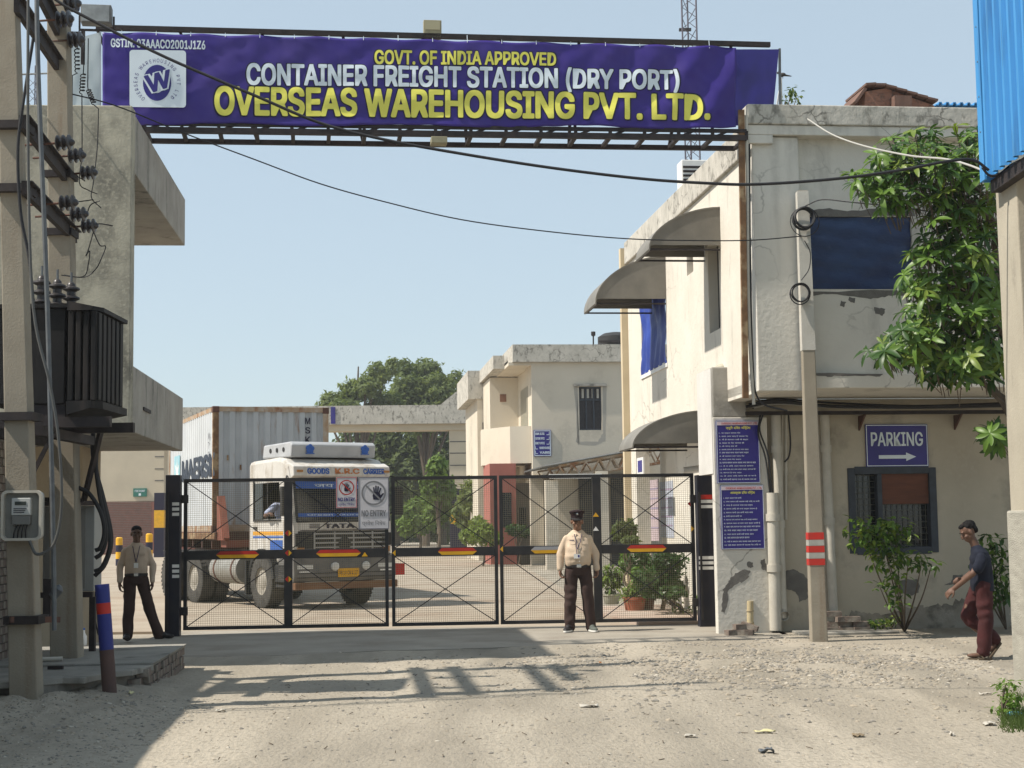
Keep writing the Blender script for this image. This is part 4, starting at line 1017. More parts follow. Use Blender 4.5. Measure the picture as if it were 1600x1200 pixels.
prof = [(1.30, .86), (1.37, 1.05), (1.37, 1.62), (1.20, 2.44), (1.10, 2.70), (.92, 2.83), (.6, 2.87), (-.66, 2.84), (-.72, 2.75), (-.72, .92), (-.55, .92), (-.52, 1.06), (.52, 1.06), (.56, .86)]
cab = MB().prism(prof, lambda x, z: V((x, -HWC, z)), lambda x, z: V((x, HWC, z))).build('cab', cabw, tk, bevel=.085)
cut_ = obj('cutter', MB().prism([(-.38, 1.70), (.84, 1.70), (.74, 2.40), (-.38, 2.40)], lambda x, z: V((x, -HWC - .3, z)), lambda x, z: V((x, .1, z))).mesh('cutter'), None, tk)
cut2_ = obj('cutter', MB().box(-.5, .95, -.95, .2, .98, 2.55).mesh('cutter'), None, tk)
for c_ in (cut_, cut2_):
    bo_ = cab.modifiers.new('open', 'BOOLEAN'); bo_.operation = 'DIFFERENCE'; bo_.object = c_; bo_.solver = 'EXACT'
bpy.context.view_layer.update()
hollow = bpy.data.meshes.new_from_object(cab.evaluated_get(bpy.context.evaluated_depsgraph_get()))
cab.modifiers.clear(); cab.data = hollow; hollow.materials.clear(); hollow.materials.append(cabw); hollow.materials.append(blackp)
for p_ in hollow.polygons:
    c_ = p_.center
    if abs(c_.y) < .97 and -.55 < c_.x < 1.0 and .95 < c_.z < 2.6: p_.material_index = 1  # cavity faces coloured black to stand for the shade inside the cab
for c_ in (cut_, cut2_): bpy.data.objects.remove(c_)
def on_front(y, z, off=0.0):                     # point on the slanting front of the cab
    x = 1.37 if z <= 1.62 else 1.37 - (z - 1.62) / .82 * .17 if z <= 2.44 else 1.20 - (z - 2.44) / .26 * .10
    return V((x + off, y, z))
def fpanel(y0, y1, z0, z1, off, th, name, mat, par=tk, n=1, **k):
    return MB().add([on_front(y0, z0, off), on_front(y1, z0, off), on_front(y1, z1, off), on_front(y0, z1, off), on_front(y0, z0, off - th), on_front(y1, z0, off - th), on_front(y1, z1, off - th), on_front(y0, z1, off - th)],
                    [(0, 1, 2, 3), (7, 6, 5, 4), (0, 4, 5, 1), (1, 5, 6, 2), (2, 6, 7, 3), (3, 7, 4, 0)]).build(name, mat, par, **k)
ws = fpanel(-.95, .95, 1.67, 2.42, .012, .03, 'windscreen', glass_d)
fpanel(-.97, .97, 1.625, 1.665, .02, .03, 'windscreen_seal', blackp); 
fpanel(-.94, .94, 2.26, 2.40, .018, .004, 'sun_strip', bluep, ws); fpanel(-.94, .94, 1.73, 1.80, .018, .004, 'sun_strip', bluep, ws)
text('जय माता दी', -.55, .75, 2.285, 2.37, lambda x, z: on_front(x, z, .022), white_t, tk, bold=.01)
text('Green Express', -.75, .55, 1.745, 1.785, lambda x, z: on_front(x, z, .022), white_t, tk, bold=.01)
MB().prism([(1.2, 2.45), (1.34, 2.50), (1.32, 2.68), (1.10, 2.76)], lambda x, z: V((x, -1.02, z)), lambda x, z: V((x, 1.02, z))).build('header', cabw, tk, bevel=.015)
def hdr(x, z): return V((1.345 - (z - 2.5) * .11, x, z))
text('GOODS', -.74, -.28, 2.535, 2.645, hdr, bluep, tk, bold=.04, dn=(1, 0, 0)); text('K.R.C', -.16, .36, 2.54, 2.645, hdr, M('brown_orange_print', (.45, .16, .05), None, rough=.5), tk, bold=.03, dn=(1, 0, 0)); text('CARRIER', .44, .90, 2.535, 2.645, hdr, bluep, tk, bold=.04, dn=(1, 0, 0))
for y in (-.88, .95): MB().box(1.31, 1.35, y - .07, y + .05, 2.57, 2.61).build('marker_lamp', M('amber_lens', (.35, .16, .04), None, rough=.3) if 'amber_lens' not in MATS else MATS['amber_lens'], tk)
# roof deflector
dz = .02
df = MB().prism([(1.02, 2.86), (1.06, 3.10), (.98, 3.16), (-.25, 3.14), (-.3, 2.88)], lambda x, z: V((x, -.93, z)), lambda x, z: V((x, .86, z))).build('roof_deflector', M('silver_grey_fibreglass', (.42, .43, .44), (.33, .34, .35), 3, .5), tk, bevel=.03)
for y in (-.55, .62):
    fl_ = MB()
    for k in range(5):
        a = R(-60 + 72 * k); fl_.ell((1.062, y + .05 * math.cos(a), 3.02 + .05 * math.sin(a)), (.008, .045, .045), 8, 6)
    fl_.box(1.055, 1.068, y - .09, y + .09, 2.925, 2.945); fl_.build('lotus_decal', bluep, df)
for k in range(3): MB().lathe([(.045, 0), (.045, .01)], (.1 + .3 * k, -.933, 3.02), 10, (0, -1, 0)).build('vent', blackp, df)
tl = bpy.data.objects.new('trailer', None); col.objects.link(tl); tl.parent = tk; tl.matrix_local = FK.i @ FC.m
# grille, badge, bumper
fpanel(-.92, .92, 1.49, 1.64, .018, .02, 'badge_panel', cabw)
text('TATA', -.42, .22, 1.515, 1.60, lambda x, z: V((1.392, x, z)), outline_m, tk, bold=.05, dn=(1, 0, 0))
for k in range(3):
    for a, b in ((-.72, -.5), (.30, .52)): MB().box(1.389, 1.392, a, b, 1.52 + .032 * k, 1.535 + .032 * k).build('badge_bar', outline_m, tk)
fpanel(-.95, .95, 1.02, 1.46, .012, .02, 'grille', blackp)
for k in range(5): MB().box(1.384, 1.40, -.60, .93, 1.06 + .085 * k, 1.085 + .085 * k).build('grille_bar', M('grey_grille_bar', (.30, .30, .29), None, rough=.5) if 'grey_grille_bar' not in MATS else MATS['grey_grille_bar'], tk)
for y in (-.62, -.2, .2, .6): MB().box(1.383, 1.396, y - .015, y + .015, 1.04, 1.45).build('grille_post', MATS['grey_grille_bar'], tk)
MB().lathe([(.13, 0), (.13, .02), (.10, .03)], (1.395, .0, 1.22), 16, (1, 0, 0)).build('emblem', blackp, tk)
MB().prism([(.75, .55), (1.42, .52), (1.46, .62), (1.44, .98), (1.30, 1.0), (.75, .95)], lambda x, z: V((x, -1.07, z)), lambda x, z: V((x, 1.07, z))).build('bumper', bump_m, tk, bevel=.02)
MB().box(1.30, 1.47, -1.05, 1.1, .38, .515).build('timber_bar', M('worn_timber', (.21, .115, .06), (.15, .08, .045), 4, .9, .003, 40, st=(1, .2, 3)), tk, bevel=.01)
for y in (-.23, .42): 
    l_ = MB().lathe([(.075, -.03), (.085, .0), (.08, .03), (.05, .045)], (1.455, y, .80), 16, (1, 0, 0)).build('fog_lamp', M('lamp_lens', (.55, .55, .52), None, rough=.15) if 'lamp_lens' not in MATS else MATS['lamp_lens'], tk, smooth=True)
pt = MB().box(1.462, 1.475, -.17, .27, .60, .76).build('number_plate', yelp, tk)
text('PB 10 CN 4127', -.14, .24, .64, .715, lambda x, z: V((1.478, x, z)), outline_m, pt, bold=.01, dn=(1, 0, 0))
for y in (-.84, .85): MB().box(1.445, 1.452, y - .16, y + .16, .74, .84).build('headlamp', MATS['lamp_lens'], tk); MB().box(1.45, 1.46, y - .12, y + .12, .70, .725).build('bumper_reflector', white_p, tk)
MB().box(1.0, 1.42, 1.08, 1.28, .60, .82).build('side_guard', redp, tk)
for y in (-.90, .90):
    MB().box(1.375, 1.398, y - .07, y + .07, 1.06, 1.16).build('indicator', MATS['amber_lens'], tk); MB().box(1.37, 1.40, y - .11, y + .11, 1.18, 1.42).build('corner_grille', blackp, tk, bevel=.01)
    on_ = [on_front(y * 1.07, z, .012) for z in (1.64, 2.44)]; MB().bar(on_[0], on_[1], .05, .02, up=(1, 0, 0)).build('pillar_trim', blackp, tk)
for z in (.60, .68): MB().box(1.452, 1.464, -1.0, 1.0, z - .006, z + .006).build('bumper_crease', blackp, tk)
MB().box(1.376, 1.384, -.9, .9, 1.475, 1.483).build('panel_seam', outline_m, tk); MB().box(1.30, 1.47, -1.06, -.99, .98, 1.02).box(1.30, 1.47, .99, 1.06, .98, 1.02).build('bumper_end', cabw, tk)
# side of the cab facing the lane (y = -HWC): door, window, stripes, wheel arch, mirror, step
sy = -HWC
dr = MB().prism([(-.50, 1.08), (.98, 1.08), (.98, 1.69), (-.50, 1.69)], lambda x, z: V((x, sy - .012, z)), lambda x, z: V((x, sy + .01, z))).build('door', cabw, tk, bevel=.008)
MB().prism([(-.38, 1.70), (.0, 1.70), (.0, 2.40), (-.38, 2.40)], lambda x, z: V((x, sy - .016, z)), lambda x, z: V((x, sy - .0125, z))).build('window_pane', glass_d, dr)
MB().box(-.42, -.385, sy - .03, sy - .013, 1.66, 2.44).box(-.384, .86, sy - .03, sy - .013, 1.66, 1.695).box(.24, .27, sy - .03, sy - .0165, 1.70, 2.40).build('window_frame', blackp, dr)
MB().box(-.46, .94, sy - .016, sy - .0125, 1.40, 1.47).build('stripe', orangep, dr); MB().box(-.46, .94, sy - .016, sy - .0125, 1.34, 1.375).build('stripe', bluep, dr); MB().box(.35, .92, sy - .017, sy - .0125, 1.1, 1.3).build('decal', bluep, dr)
MB().box(-.40, -.25, sy - .04, sy - .0125, 1.52, 1.56).build('handle', blackp, dr)
arch = [(.62 * math.cos(R(a)), .52 + .62 * math.sin(R(a))) for a in range(5, 176, 10)]; arch2 = [(.53 * math.cos(R(a)), .52 + .53 * math.sin(R(a))) for a in range(175, 4, -10)]
for s in (-1, 1): MB().prism(arch + arch2, lambda x, z: V((x, s * (HWC + .06), z)), lambda x, z: V((x, s * .72, z))).build('mudguard', blackp, tk)
MB().box(.60, 1.2, sy - .03, sy + .25, .52, .84).box(.68, 1.1, sy - .05, sy - .031, .42, .47).build('step', blackp, tk)
for s in (-1, 1):
    mr = MB().box(1.28, 1.40, s * (HWC + .14) - .10, s * (HWC + .14) + .10, 1.75, 2.30).build('mirror', blackp, tk, bevel=.02)
    MB().tube(spline([V((1.1, s * HWC, 2.5)), V((1.32, s * (HWC + .12), 2.45)), V((1.34, s * (HWC + .14), 2.0)), V((1.2, s * HWC, 1.72))], 5), .014, 6).build('mirror_arm', blackp, mr)
MB().tube([(1.25, -.05, 1.66), (1.29, -.42, 1.78)], .01, 6).build('wiper', blackp, tk); MB().tube([(1.25, .75, 1.66), (1.29, .35, 1.80)], .01, 6).build('wiper', blackp, tk)
# wheels
tyre_me = MB().lathe([(.27, -.14), (.44, -.15), (.505, -.13), (.515, -.10), (.515, .10), (.505, .13), (.44, .15), (.27, .14), (.27, -.14)], (0, 0, 0), 28, (0, 1, 0), False).mesh('tyre', smooth=True)
rim_me = MB().lathe([(.275, -.10), (.265, -.13), (.24, -.05), (.19, -.03), (.16, -.10), (.10, -.13), (.03, -.135)], (0, 0, 0), 20, (0, 1, 0)).mesh('rim', smooth=True)
treads = MB()
for k in range(36):
    a = 2 * math.pi * k / 36
    for s in (-1, 1): treads.bar((.512 * math.cos(a), s * .03, .512 * math.sin(a)), (.512 * math.cos(a + s * .05), s * .14, .512 * math.sin(a + s * .05)), .045, .018, up=(math.cos(a), 0, math.sin(a)))
tread_me = treads.mesh('tread_blocks')
rimm = M('dusty_wheel_rim', (.36, .33, .28), (.25, .23, .19), 8, .7)
for (x, y, s) in ((0, -.95, 1), (0, .95, -1), (-3.25, -1.05, 1), (-3.25, -.72, 1), (-3.25, 1.0, -1), (-4.65, -1.05, 1), (-4.65, -.72, 1), (-4.65, 1.0, -1), (-7.2, -1.05, 1), (-7.2, 1.0, -1), (-8.3, -1.05, 1)):
    w = bpy.data.objects.new('wheel', None); col.objects.link(w); w.parent = tl if x < -6 else tk; w.location = (x, y, .515); w.rotation_euler = (0, rnd.uniform(0, 1), 0 if s > 0 else math.pi)
    obj('tyre', tyre_me, rubber, w); r_o = obj('rim', rim_me, rimm, w); obj('tread_blocks', tread_me, rubber, w, kind='stuff')
    nt_ = MB()
    for k in range(10): nt_.lathe([(.016, 0), (.016, .03)], (.21 * math.cos(R(36 * k)), -.05, .21 * math.sin(R(36 * k))), 6, (0, -1, 0))
    nt_.build('wheel_nuts', steel_grey, w)
# chassis, tank, trailer
MB().box(-5.4, .8, -.48, -.38, .75, 1.0).box(-5.4, .8, .38, .48, .75, 1.0).build('chassis', rust_d, tk)
MB().tube([(-.95, -.92, .72), (-2.35, -.92, .72)], .29, 20).build('fuel_tank', M('dusty_aluminium', (.34, .33, .30), (.26, .25, .22), 5, .5, metal=.3), tk, smooth=True)
for x in (-1.2, -2.1): MB().lathe([(.30, -.03), (.30, .03)], (x, -.92, .72), 20, (1, 0, 0)).build('tank_strap', rust_d, tk)
MB().box(-.62, -.56, -1.16, -.7, .25, .9).build('mud_flap', blackp, tk)
MB().box(-9.0, -2.35, -1.22, 1.22, 1.30, 1.47).build('trailer_deck', rust_d, tl, bevel=.01)
MB().box(-9.0, -2.5, -.55, -.40, .95, 1.298).box(-9.0, -2.5, .40, .55, .95, 1.298).build('trailer_beam', rust_d, tl)
for x in (-2.9, -4.1, -5.3, -6.5, -7.7): MB().box(x - .05, x + .05, -1.2, -.56, 1.12, 1.297).build('outrigger', rust_d, tl)
MB().box(-9.0, -2.36, -1.24, -1.222, 1.32, 1.45).build('side_rail', rust, tl)
hb = M('red_oxide_steel', (.24, .085, .055), (.17, .06, .04), 4, .8)
MB().prism([(-2.35, 1.30), (-1.75, 1.30), (-2.3, 2.2), (-2.42, 2.2), (-2.42, 1.48)], lambda x, z: V((x, -1.18, z)), lambda x, z: V((x, -1.12, z))).build('headboard', hb, tl)
MB().prism([(-2.35, 1.30), (-1.75, 1.30), (-2.3, 2.2), (-2.42, 2.2), (-2.42, 1.48)], lambda x, z: V((x, 1.12, z)), lambda x, z: V((x, 1.18, z))).build('headboard', hb, tl)
MB().bar((-1.78, -1.1, 1.32), (-2.32, -1.1, 2.18), .12, .1).bar((-1.78, 1.1, 1.32), (-2.32, 1.1, 2.18), .12, .1).box(-2.4, -1.8, -1.1, 1.1, 1.15, 1.298).build('headboard_stay', hb, tl)
MB().box(-4.9, -3.0, -1.25, -.6, 1.06, 1.09).build('rear_mudguard', blackp, tk)

# container resting on the trailer
ct = put(thing('container', 'pale grey rust streaked shipping container on the lorry trailer', 'container'), FC, 0)
cgrey = M('pale_grey_container_paint', (.44, .46, .47), (.37, .39, .40), 1.6, .6, c3=(.27, .155, .075), s3=1.7, t3=.68, w3=.05, st3=(3.2, 3.2, .5))
cside = M('white_grey_container_paint', (.56, .58, .59), (.48, .50, .51), 1.2, .6, c3=(.30, .19, .10), s3=1.5, t3=.72, w3=.04, st3=(2, 2, .6))
x0c, x1c, hw, z0c, z1c = -2.62, -8.68, 1.22, 1.475, 4.075
def corr(n, a0, a1, depth):
    out = []; p = (a1 - a0) / n
    for i in range(n):
        b = a0 + i * p; out += [(b, 0), (b + p * .36, 0), (b + p * .5, depth), (b + p * .86, depth)]
    return out + [(a1, 0)]
def corr_panel(name, cs, fn, mat, z0, z1):
    n = len(cs); mb = MB(); mb.add([fn(a, d, z) for z in (z0, z1) for a, d in cs], [(i, i + 1, n + i + 1, n + i) for i in range(n - 1)])
    o = mb.build(name, mat, ct, recalc=False); s = o.modifiers.new('thick', 'SOLIDIFY'); s.thickness = .012; s.offset = 0
    return o
corr_panel('front_panel', corr(9, -hw + .1, hw - .1, .045), lambda a, d, z: V((x0c - .015 - d, a, z)), cgrey, z0c + .1, z1c - .08)
corr_panel('side_panel', corr(22, x1c + .1, x0c - .1, .036), lambda a, d, z: V((a, -hw + .012 + d, z)), cside, z0c + .1, z1c - .08)
corr_panel('side_panel', corr(22, x1c + .1, x0c - .1, .036), lambda a, d, z: V((a, hw - .012 - d, z)), cside, z0c + .1, z1c - .08)
MB().box(x1c + .05, x0c - .05, -hw + .03, hw - .03, z1c - .05, z1c - .02).build('roof_panel', cgrey, ct)
MB().box(x1c, x1c + .03, -hw + .1, hw - .1, z0c, z1c).build('door_panel', cgrey, ct)
rail = M('rusty_rail_paint', (.40, .36, .30), (.33, .20, .10), 4, .8, c3=(.24, .11, .05), s3=4, t3=.58, st3=(1, 1, .5))
for y in (-hw + .05, hw - .05):
    for x in (x0c - .05, x1c + .05): MB().box(x - .05, x + .05, y - .06, y + .06, z0c + .12, z1c - .12).build('corner_post', rust if x > -5 and y < 0 else rail, ct)
    MB().box(x1c + .1, x0c - .1, y - .045, y + .045, z1c - .09, z1c - .002).build('top_rail', rail, ct)
    MB().box(x1c + .1, x0c - .1, y - .045, y + .045, z0c + .002, z0c + .13).build('bottom_rail', rail, ct)
    for x in (x0c - .08, x1c + .08):
        for z in (z0c + .06, z1c - .06): MB().box(x - .09, x + .09, y - .07, y + .07, z - .065, z + .065).build('corner_casting', rust_d, ct, bevel=.008)
for z, h in ((z1c - .05, .05), (z0c + .07, .07)): MB().box(x0c - .1, x0c + .005, -hw + .11, hw - .11, z - h, z + h).build('end_rail', rail, ct)
for k in range(3):
    y = -hw + .28 + .27 * k + (.6 if k == 2 else 0); MB().box(x0c - .012, x0c - .004, y, y + .035, 2.95 - .2 * k, 3.06 - .2 * k).build('lashing_mark', rust, ct)
# lettering
la, lb = FC.ry(284, 722, -hw), FC.ry(336, 706, -hw); lc = FC.ry(336, 744, -hw)
text('MAERSK', la.x, lb.x, lc.z, lb.z, lambda x, z: V((x, -hw - .003, z)), M('faded_navy_print', (.03, .04, .06), None, rough=.6), ct, bold=.05)
def pmir(px_, py_): return FC.ry(px_, py_, -hw - .004)
sc_ = FC.ry(277, 742, -hw)
MB().box(sc_.x - .45, sc_.x + .38, -hw - .004, -hw + .002, sc_.z - .45, sc_.z + .45).build('emblem_square', M('teal_print', (.26, .46, .52), None, rough=.6), ct)
st_ = [(sc_.x + .36 * (1 if k % 2 == 0 else .4) * math.cos(R(90 + 360 * k / 14)), sc_.z + .40 * (1 if k % 2 == 0 else .4) * math.sin(R(90 + 360 * k / 14))) for k in range(14)]
MB().prism(st_, lambda x, z: V((x, -hw - .008, z)), lambda x, z: V((x, -hw - .005, z))).build('emblem_star', white_p, ct)
for i, ch in enumerate('MSKU3'): text(ch, .72, .83, 3.72 - .2 * i, 3.86 - .2 * i, lambda x, z: V((x0c + .004, x, z)), outline_m, ct, bold=.02, dn=(1, 0, 0))
for i, ch in enumerate('M72'): text(ch, x0c - .62, x0c - .52, 3.42 - .2 * i, 3.56 - .2 * i, lambda x, z: V((x, -hw - .006, z)), outline_m, ct, bold=.01)
for i, ch in enumerate('71'): text(ch, x0c - .42, x0c - .34, 3.36 - .3 * i, 3.46 - .3 * i, lambda x, z: V((x, -hw - .006, z)), outline_m, ct, bold=.01)

# ---- second office block deeper in the yard
fb0 = gnd(832, 880)
FB = Frame((at(832, 700, 60).x, 60.0, 0), R(6.4))
b2_ = put(thing('yard_office', 'cream two storey yard office with stained parapet and balcony', 'building'), FB, 0)
def frect(a, b, c, d, y=0.0): return FB.rect(a, b, c, d, y)
wn_ = frect(905, 604, 940, 672); pz = frect(832, 566, 985, 566)[3]; tz = frect(832, 539, 985, 539)[3]
b2m = M('yard_cream_render', (.60, .54, .44), (.52, .465, .375), .5, .92, .004, 12, c3=(.42, .38, .31), s3=.5, t3=.64, w3=.08, fine=.05)  # one cream render for all its walls, whichever way they face
lowz = frect(832, 742, 985, 742)[3]
MB().wallgrid(0, 9, lowz, pz, 0, .25, [wn_], lambda a, t, z: V((a, t, z))).build('front_wall', b2m, b2_)
MB().box(2.2, 9, .003, .25, -.05, lowz - .003).build('ground_wall', b2m, b2_)
MB().box(.0, .25, .253, 6, lowz, pz).build('side_wall', b2m, b2_)
prz = frect(803, 541, 830, 571, -.2)
MB().box(-.75, 9, -.2, 6.5, pz + .003, tz).build('parapet', cream_stain, b2_)
MB().box(.25, 9, .26, 6.4, lowz - .2, lowz - .003).build('floor_slab', b2m, b2_)
MB().box(wn_[0], wn_[1], .16, .18, wn_[2], wn_[3]).build('window_pane', M('dark_wood_shutter', (.045, .04, .042), (.03, .028, .03), 6, .7), b2_)
wfr = MB()
for k in range(4):
    x = lerp(wn_[0], wn_[1], k / 3); wfr.box(x - .03, x + .03, .10, .15, wn_[2], wn_[3])
for z in (wn_[2] + .03, lerp(wn_[2], wn_[3], .7), wn_[3] - .03): wfr.box(wn_[0], wn_[1], .095, .152, z - .03, z + .03)
wfo = wfr.build('window_frame', wood_d, b2_)
for k in range(4): MB().box(wn_[0] + .13 + .2 * k, wn_[0] + .22 + .2 * k, .151, .158, lerp(wn_[2], wn_[3], .74), wn_[3] - .08).build('louvre', pvc, wfo)
blotch(FB, [(897, 602), (903, 601), (904, 674), (900, 690), (935, 690), (942, 676), (942, 602), (948, 602), (946, 688), (930, 696), (902, 694)], -.003, M('grey_repair_plaster', (.36, .335, .29), None, rough=.95), b2_, seed=21, amp=1.5)
MB().box(wn_[0] - .2, wn_[1] + .2, -.12, -.002, wn_[3] + .01, wn_[3] + .10).build('window_hood', conc_side, b2_)
# tall side window, projecting stair tower, lower wing with its own parapet, balcony
tw = FB.rectx(814, 607, 825, 675, 0.0)
MB().box(-.012, -.002, tw[0], tw[1], tw[2], tw[3]).build('side_window', M('green_grey_pane', (.24, .23, .18), None, rough=.3), b2_)
sr = FB.rect(766, 596, 801, 728, 4.6)
MB().box(sr[0], sr[1] + .6, 4.6, 7.6, lowz - .3, FB.ry(780, 590, 4.6).z).build('stair_tower', b2m, b2_)
v_ = FB.rect(781, 616, 791, 628, 4.6); MB().box(v_[0], v_[1], 4.585, 4.598, v_[2], v_[3]).build('vent', M('vent_brick', (.22, .12, .08), None, rough=.9), b2_)
k0 = FB.ry(778, 595, 4.0); k1 = FB.ry(803, 572, -.2)
MB().box(sr[0] + .3, -.003, .0, 4.59, pz - .12, pz - .002).build('canopy_slab', b2m, b2_)
MB().box(sr[0] - .15, sr[0] + .3, 1.5, 7.8, pz - .1, tz - .25).build('canopy_parapet', cream_stain, b2_)
wr = FB.rect(735, 592, 766, 742, 7.8)
MB().box(wr[0] + .3, sr[0] + .01, 7.7, 14, 0, wr[3] - .9).build('rear_wing', b2m, b2_)
MB().box(wr[0] - .1, sr[0] + .3, 7.65, 14, wr[3] - .9, wr[3] + .35).build('wing_parapet', cream_stain, b2_)
g_ = FB.rect(754, 660, 763, 692, 7.68); MB().box(g_[0], g_[1], 7.66, 7.695, g_[2], g_[3]).build('wing_window', glass_d, b2_)
bl_ = FB.rect(758, 676, 830, 722, .4)
curve = [(bl_[0] + .9, 4.55), (bl_[0] + .1, 3.4), (bl_[0] + .05, 2.4), (bl_[0] + .6, 1.2), (bl_[0] + 1.0, .5), (-.01, .3), (-.01, 4.55)]
MB().prism(curve, lambda x, y: V((x, y, bl_[2] - .05)), lambda x, y: V((x, y, bl_[3] + .25))).build('balcony', b2m, b2_)
c2 = frect(828, 735, 848, 880); MB().box(c2[0], c2[1], -.3, .0, -.05, lowz).build('column', b2m, b2_)
MB().box(FB.ry(766, 800, .2).x, FB.ry(807, 800, .2).x, .2, 2.9, -.05, bl_[2] - .06).build('red_block', M('red_painted_plaster', (.36, .13, .10), (.30, .11, .085), 2, .85), b2_)
rw = FB.rect(785, 770, 799, 824, .19); MB().box(rw[0], rw[1], .17, .198, rw[2], rw[3]).build('red_block_window', glass_d, b2_)
dw = FB.rect(812, 793, 823, 835, 2.9); MB().box(-.9, 3, 3, 3.2, -.05, lowz - .21).build('porch_wall', b2m, b2_); MB().box(dw[0], dw[1], 2.97, 2.995, dw[2], dw[3]).build('porch_window', glass_d, b2_)
for k in range(4): MB().tube([FB.ry(838, 700 + k, 0)] * 1 + [FB.ry(839, 700 + k, 0)], .01, 4) if False else None
spo = FB.ry(769, 565, 4); MB().tube([spo, spo + V((.45, -.4, -.35))], .06, 8).build('rain_spout', dark_iron, b2_)
ds = put(thing('direction_sign', 'purple direction board with arrows on wall of yard office', 'sign'), FB, 0)
dr_ = FB.rect(834, 672, 861, 713, -.03); MB().box(dr_[0], dr_[1], -.06, -.004, dr_[2], dr_[3]).build('board', purple_d, ds); border(MB(), dr_, .02, .025, -.061).build('border', white_t, ds)
W, Hh = dr_[1] - dr_[0], dr_[3] - dr_[2]
for k, (s, l) in enumerate((('ADMN. BLOCK', 1), ('CUSTOMS OFFICE', 1), ('DIRECT OFFICE', 1), ('WAREHOUSES', 0), ('YARD', 0))):
    z = dr_[3] - (.14 + .18 * k) * Hh
    text(s, dr_[0] + (.08 if l else .32) * W, dr_[0] + (.62 if l else .93) * W, z - .045 * Hh, z + .045 * Hh, lambda x, z: V((x, -.064, z)), white_t, ds, bold=.03)
    ax = dr_[0] + (.74 if l else .08) * W; MB().box(ax, ax + .14 * W, -.065, -.061, z - .05 * Hh, z - .03 * Hh).box(ax + (.14 * W if l else 0), ax + (.16 * W if l else .02 * W), -.065, -.061, z - .05 * Hh, z + .06 * Hh).build('arrow', white_t, ds)
wt = put(thing('water_tank', 'dark plastic water tank on the roof of yard office', 'water tank'), FB, 0)
w0 = FB.ry(962, 540, 3); MB().lathe([(.75, pz - w0.z), (.75, .35), (.5, .50), (.2, .55)], (w0.x, 3, w0.z), 18).build('drum', blackp, wt, smooth=True)
MB().box(w0.x - .85, w0.x + .5, 2.2, 2.4, w0.z + .05, w0.z + .12).build('rail', dark_iron, wt)
an = put(thing('roof_rod', 'thin rod standing on the parapet of yard office', 'rod'), FB, 0)
a0 = FB.ry(927, 540, 1); MB().tube([a0 - V((0, 0, .3)), FB.ry(927, 523, 1)], .03, 6).build('rod', dark_iron, an); MB().lathe([(.02, 0), (.09, .05), (.09, .2)], FB.ry(927, 526, 1), 8).build('cup', dark_iron, an)

# ---- tin shed porch in front of it
sh = put(thing('tin_shed', 'sloping tin shed roof on steel trusses beside yard office', 'shed'), FB, 0)
e1, e2 = FB.ry(852, 728, -1.0), FB.ry(985, 703, -6.0)
def shp(u, v): return V((lerp(-.1 + .55, 6, u), lerp(-7.5, -.3, v), lerp(4.15, 5.4, u * .5 + .0) + .0 * v))
cs = corr(34, 0, 1, .04)
shm = M('grey_tin_sheet', (.19, .19, .18), (.14, .14, .135), 4, .6, metal=.3)
s0, s1 = FB.ry(852, 729, -6.5), FB.ry(980, 706, -6.5)
n = len(cs); mb = MB(); mb.add([V((lerp(s0.x, s0.x + 5, u), y, lerp(s0.z, s0.z + (s1.z - s0.z) / (s1.x - s0.x) * 5, u) + d)) for u in (0, 1) for a, d in cs for y in [lerp(-6.5, -.3, a)]], [(i, i + 1, n + i + 1, n + i) for i in range(n - 1)])
so = mb.build('roof_sheet', shm, sh, recalc=False); sm_ = so.modifiers.new('thick', 'SOLIDIFY'); sm_.thickness = .02
slope = (s1.z - s0.z) / (s1.x - s0.x)
for yy in (-6.3, -3.4, -.5):
    tb = MB(); zt_ = lambda x: s0.z + slope * (x - s0.x) - .06
    xa, xb = s0.x + .5, s0.x + 4.8
    tb.bar((xa, yy, zt_(xa)), (xb, yy, zt_(xb)), .07).bar((xa + .3, yy, zt_(xa) - .35), (xb, yy, zt_(xb) - .55), .07)
    for k in range(9):
        u = k / 9; x1, x2 = lerp(xa, xb, u), lerp(xa, xb, u + .055); tb.bar((x1, yy, zt_(x1)), (x2, yy, zt_(x2) - .35 - .2 * u), .045).bar((x2, yy, zt_(x2) - .35 - .2 * u), (lerp(xa, xb, u + .11), yy, zt_(x2)), .045)
    tb.build('truss', rail, sh)
    for px_ in (862, 940): x = FB.ry(px_, 800, yy).x; MB().box(x - .22, x + .22, yy - .18, yy + .18, -.05, zt_(x) - .45).build('post', b2m, sh)
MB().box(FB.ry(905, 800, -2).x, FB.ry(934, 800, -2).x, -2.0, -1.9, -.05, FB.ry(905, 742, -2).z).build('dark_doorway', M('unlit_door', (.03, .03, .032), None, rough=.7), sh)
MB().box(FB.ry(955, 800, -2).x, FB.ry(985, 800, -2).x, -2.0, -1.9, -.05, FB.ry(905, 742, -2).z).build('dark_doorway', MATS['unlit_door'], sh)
MB().box(FB.ry(868, 800, -1.9).x, FB.ry(985, 800, -1.9).x, -1.85, -1.7, -.05, FB.ry(905, 735, -2).z).build('back_wall', b2m, sh)
MB().box(FB.ry(858, 742, -6.5).x, FB.ry(940, 742, -6.5).x, -6.6, -6.5, FB.ry(858, 748, -6.5).z, FB.ry(858, 741, -6.5).z).build('gutter', white_p, sh)

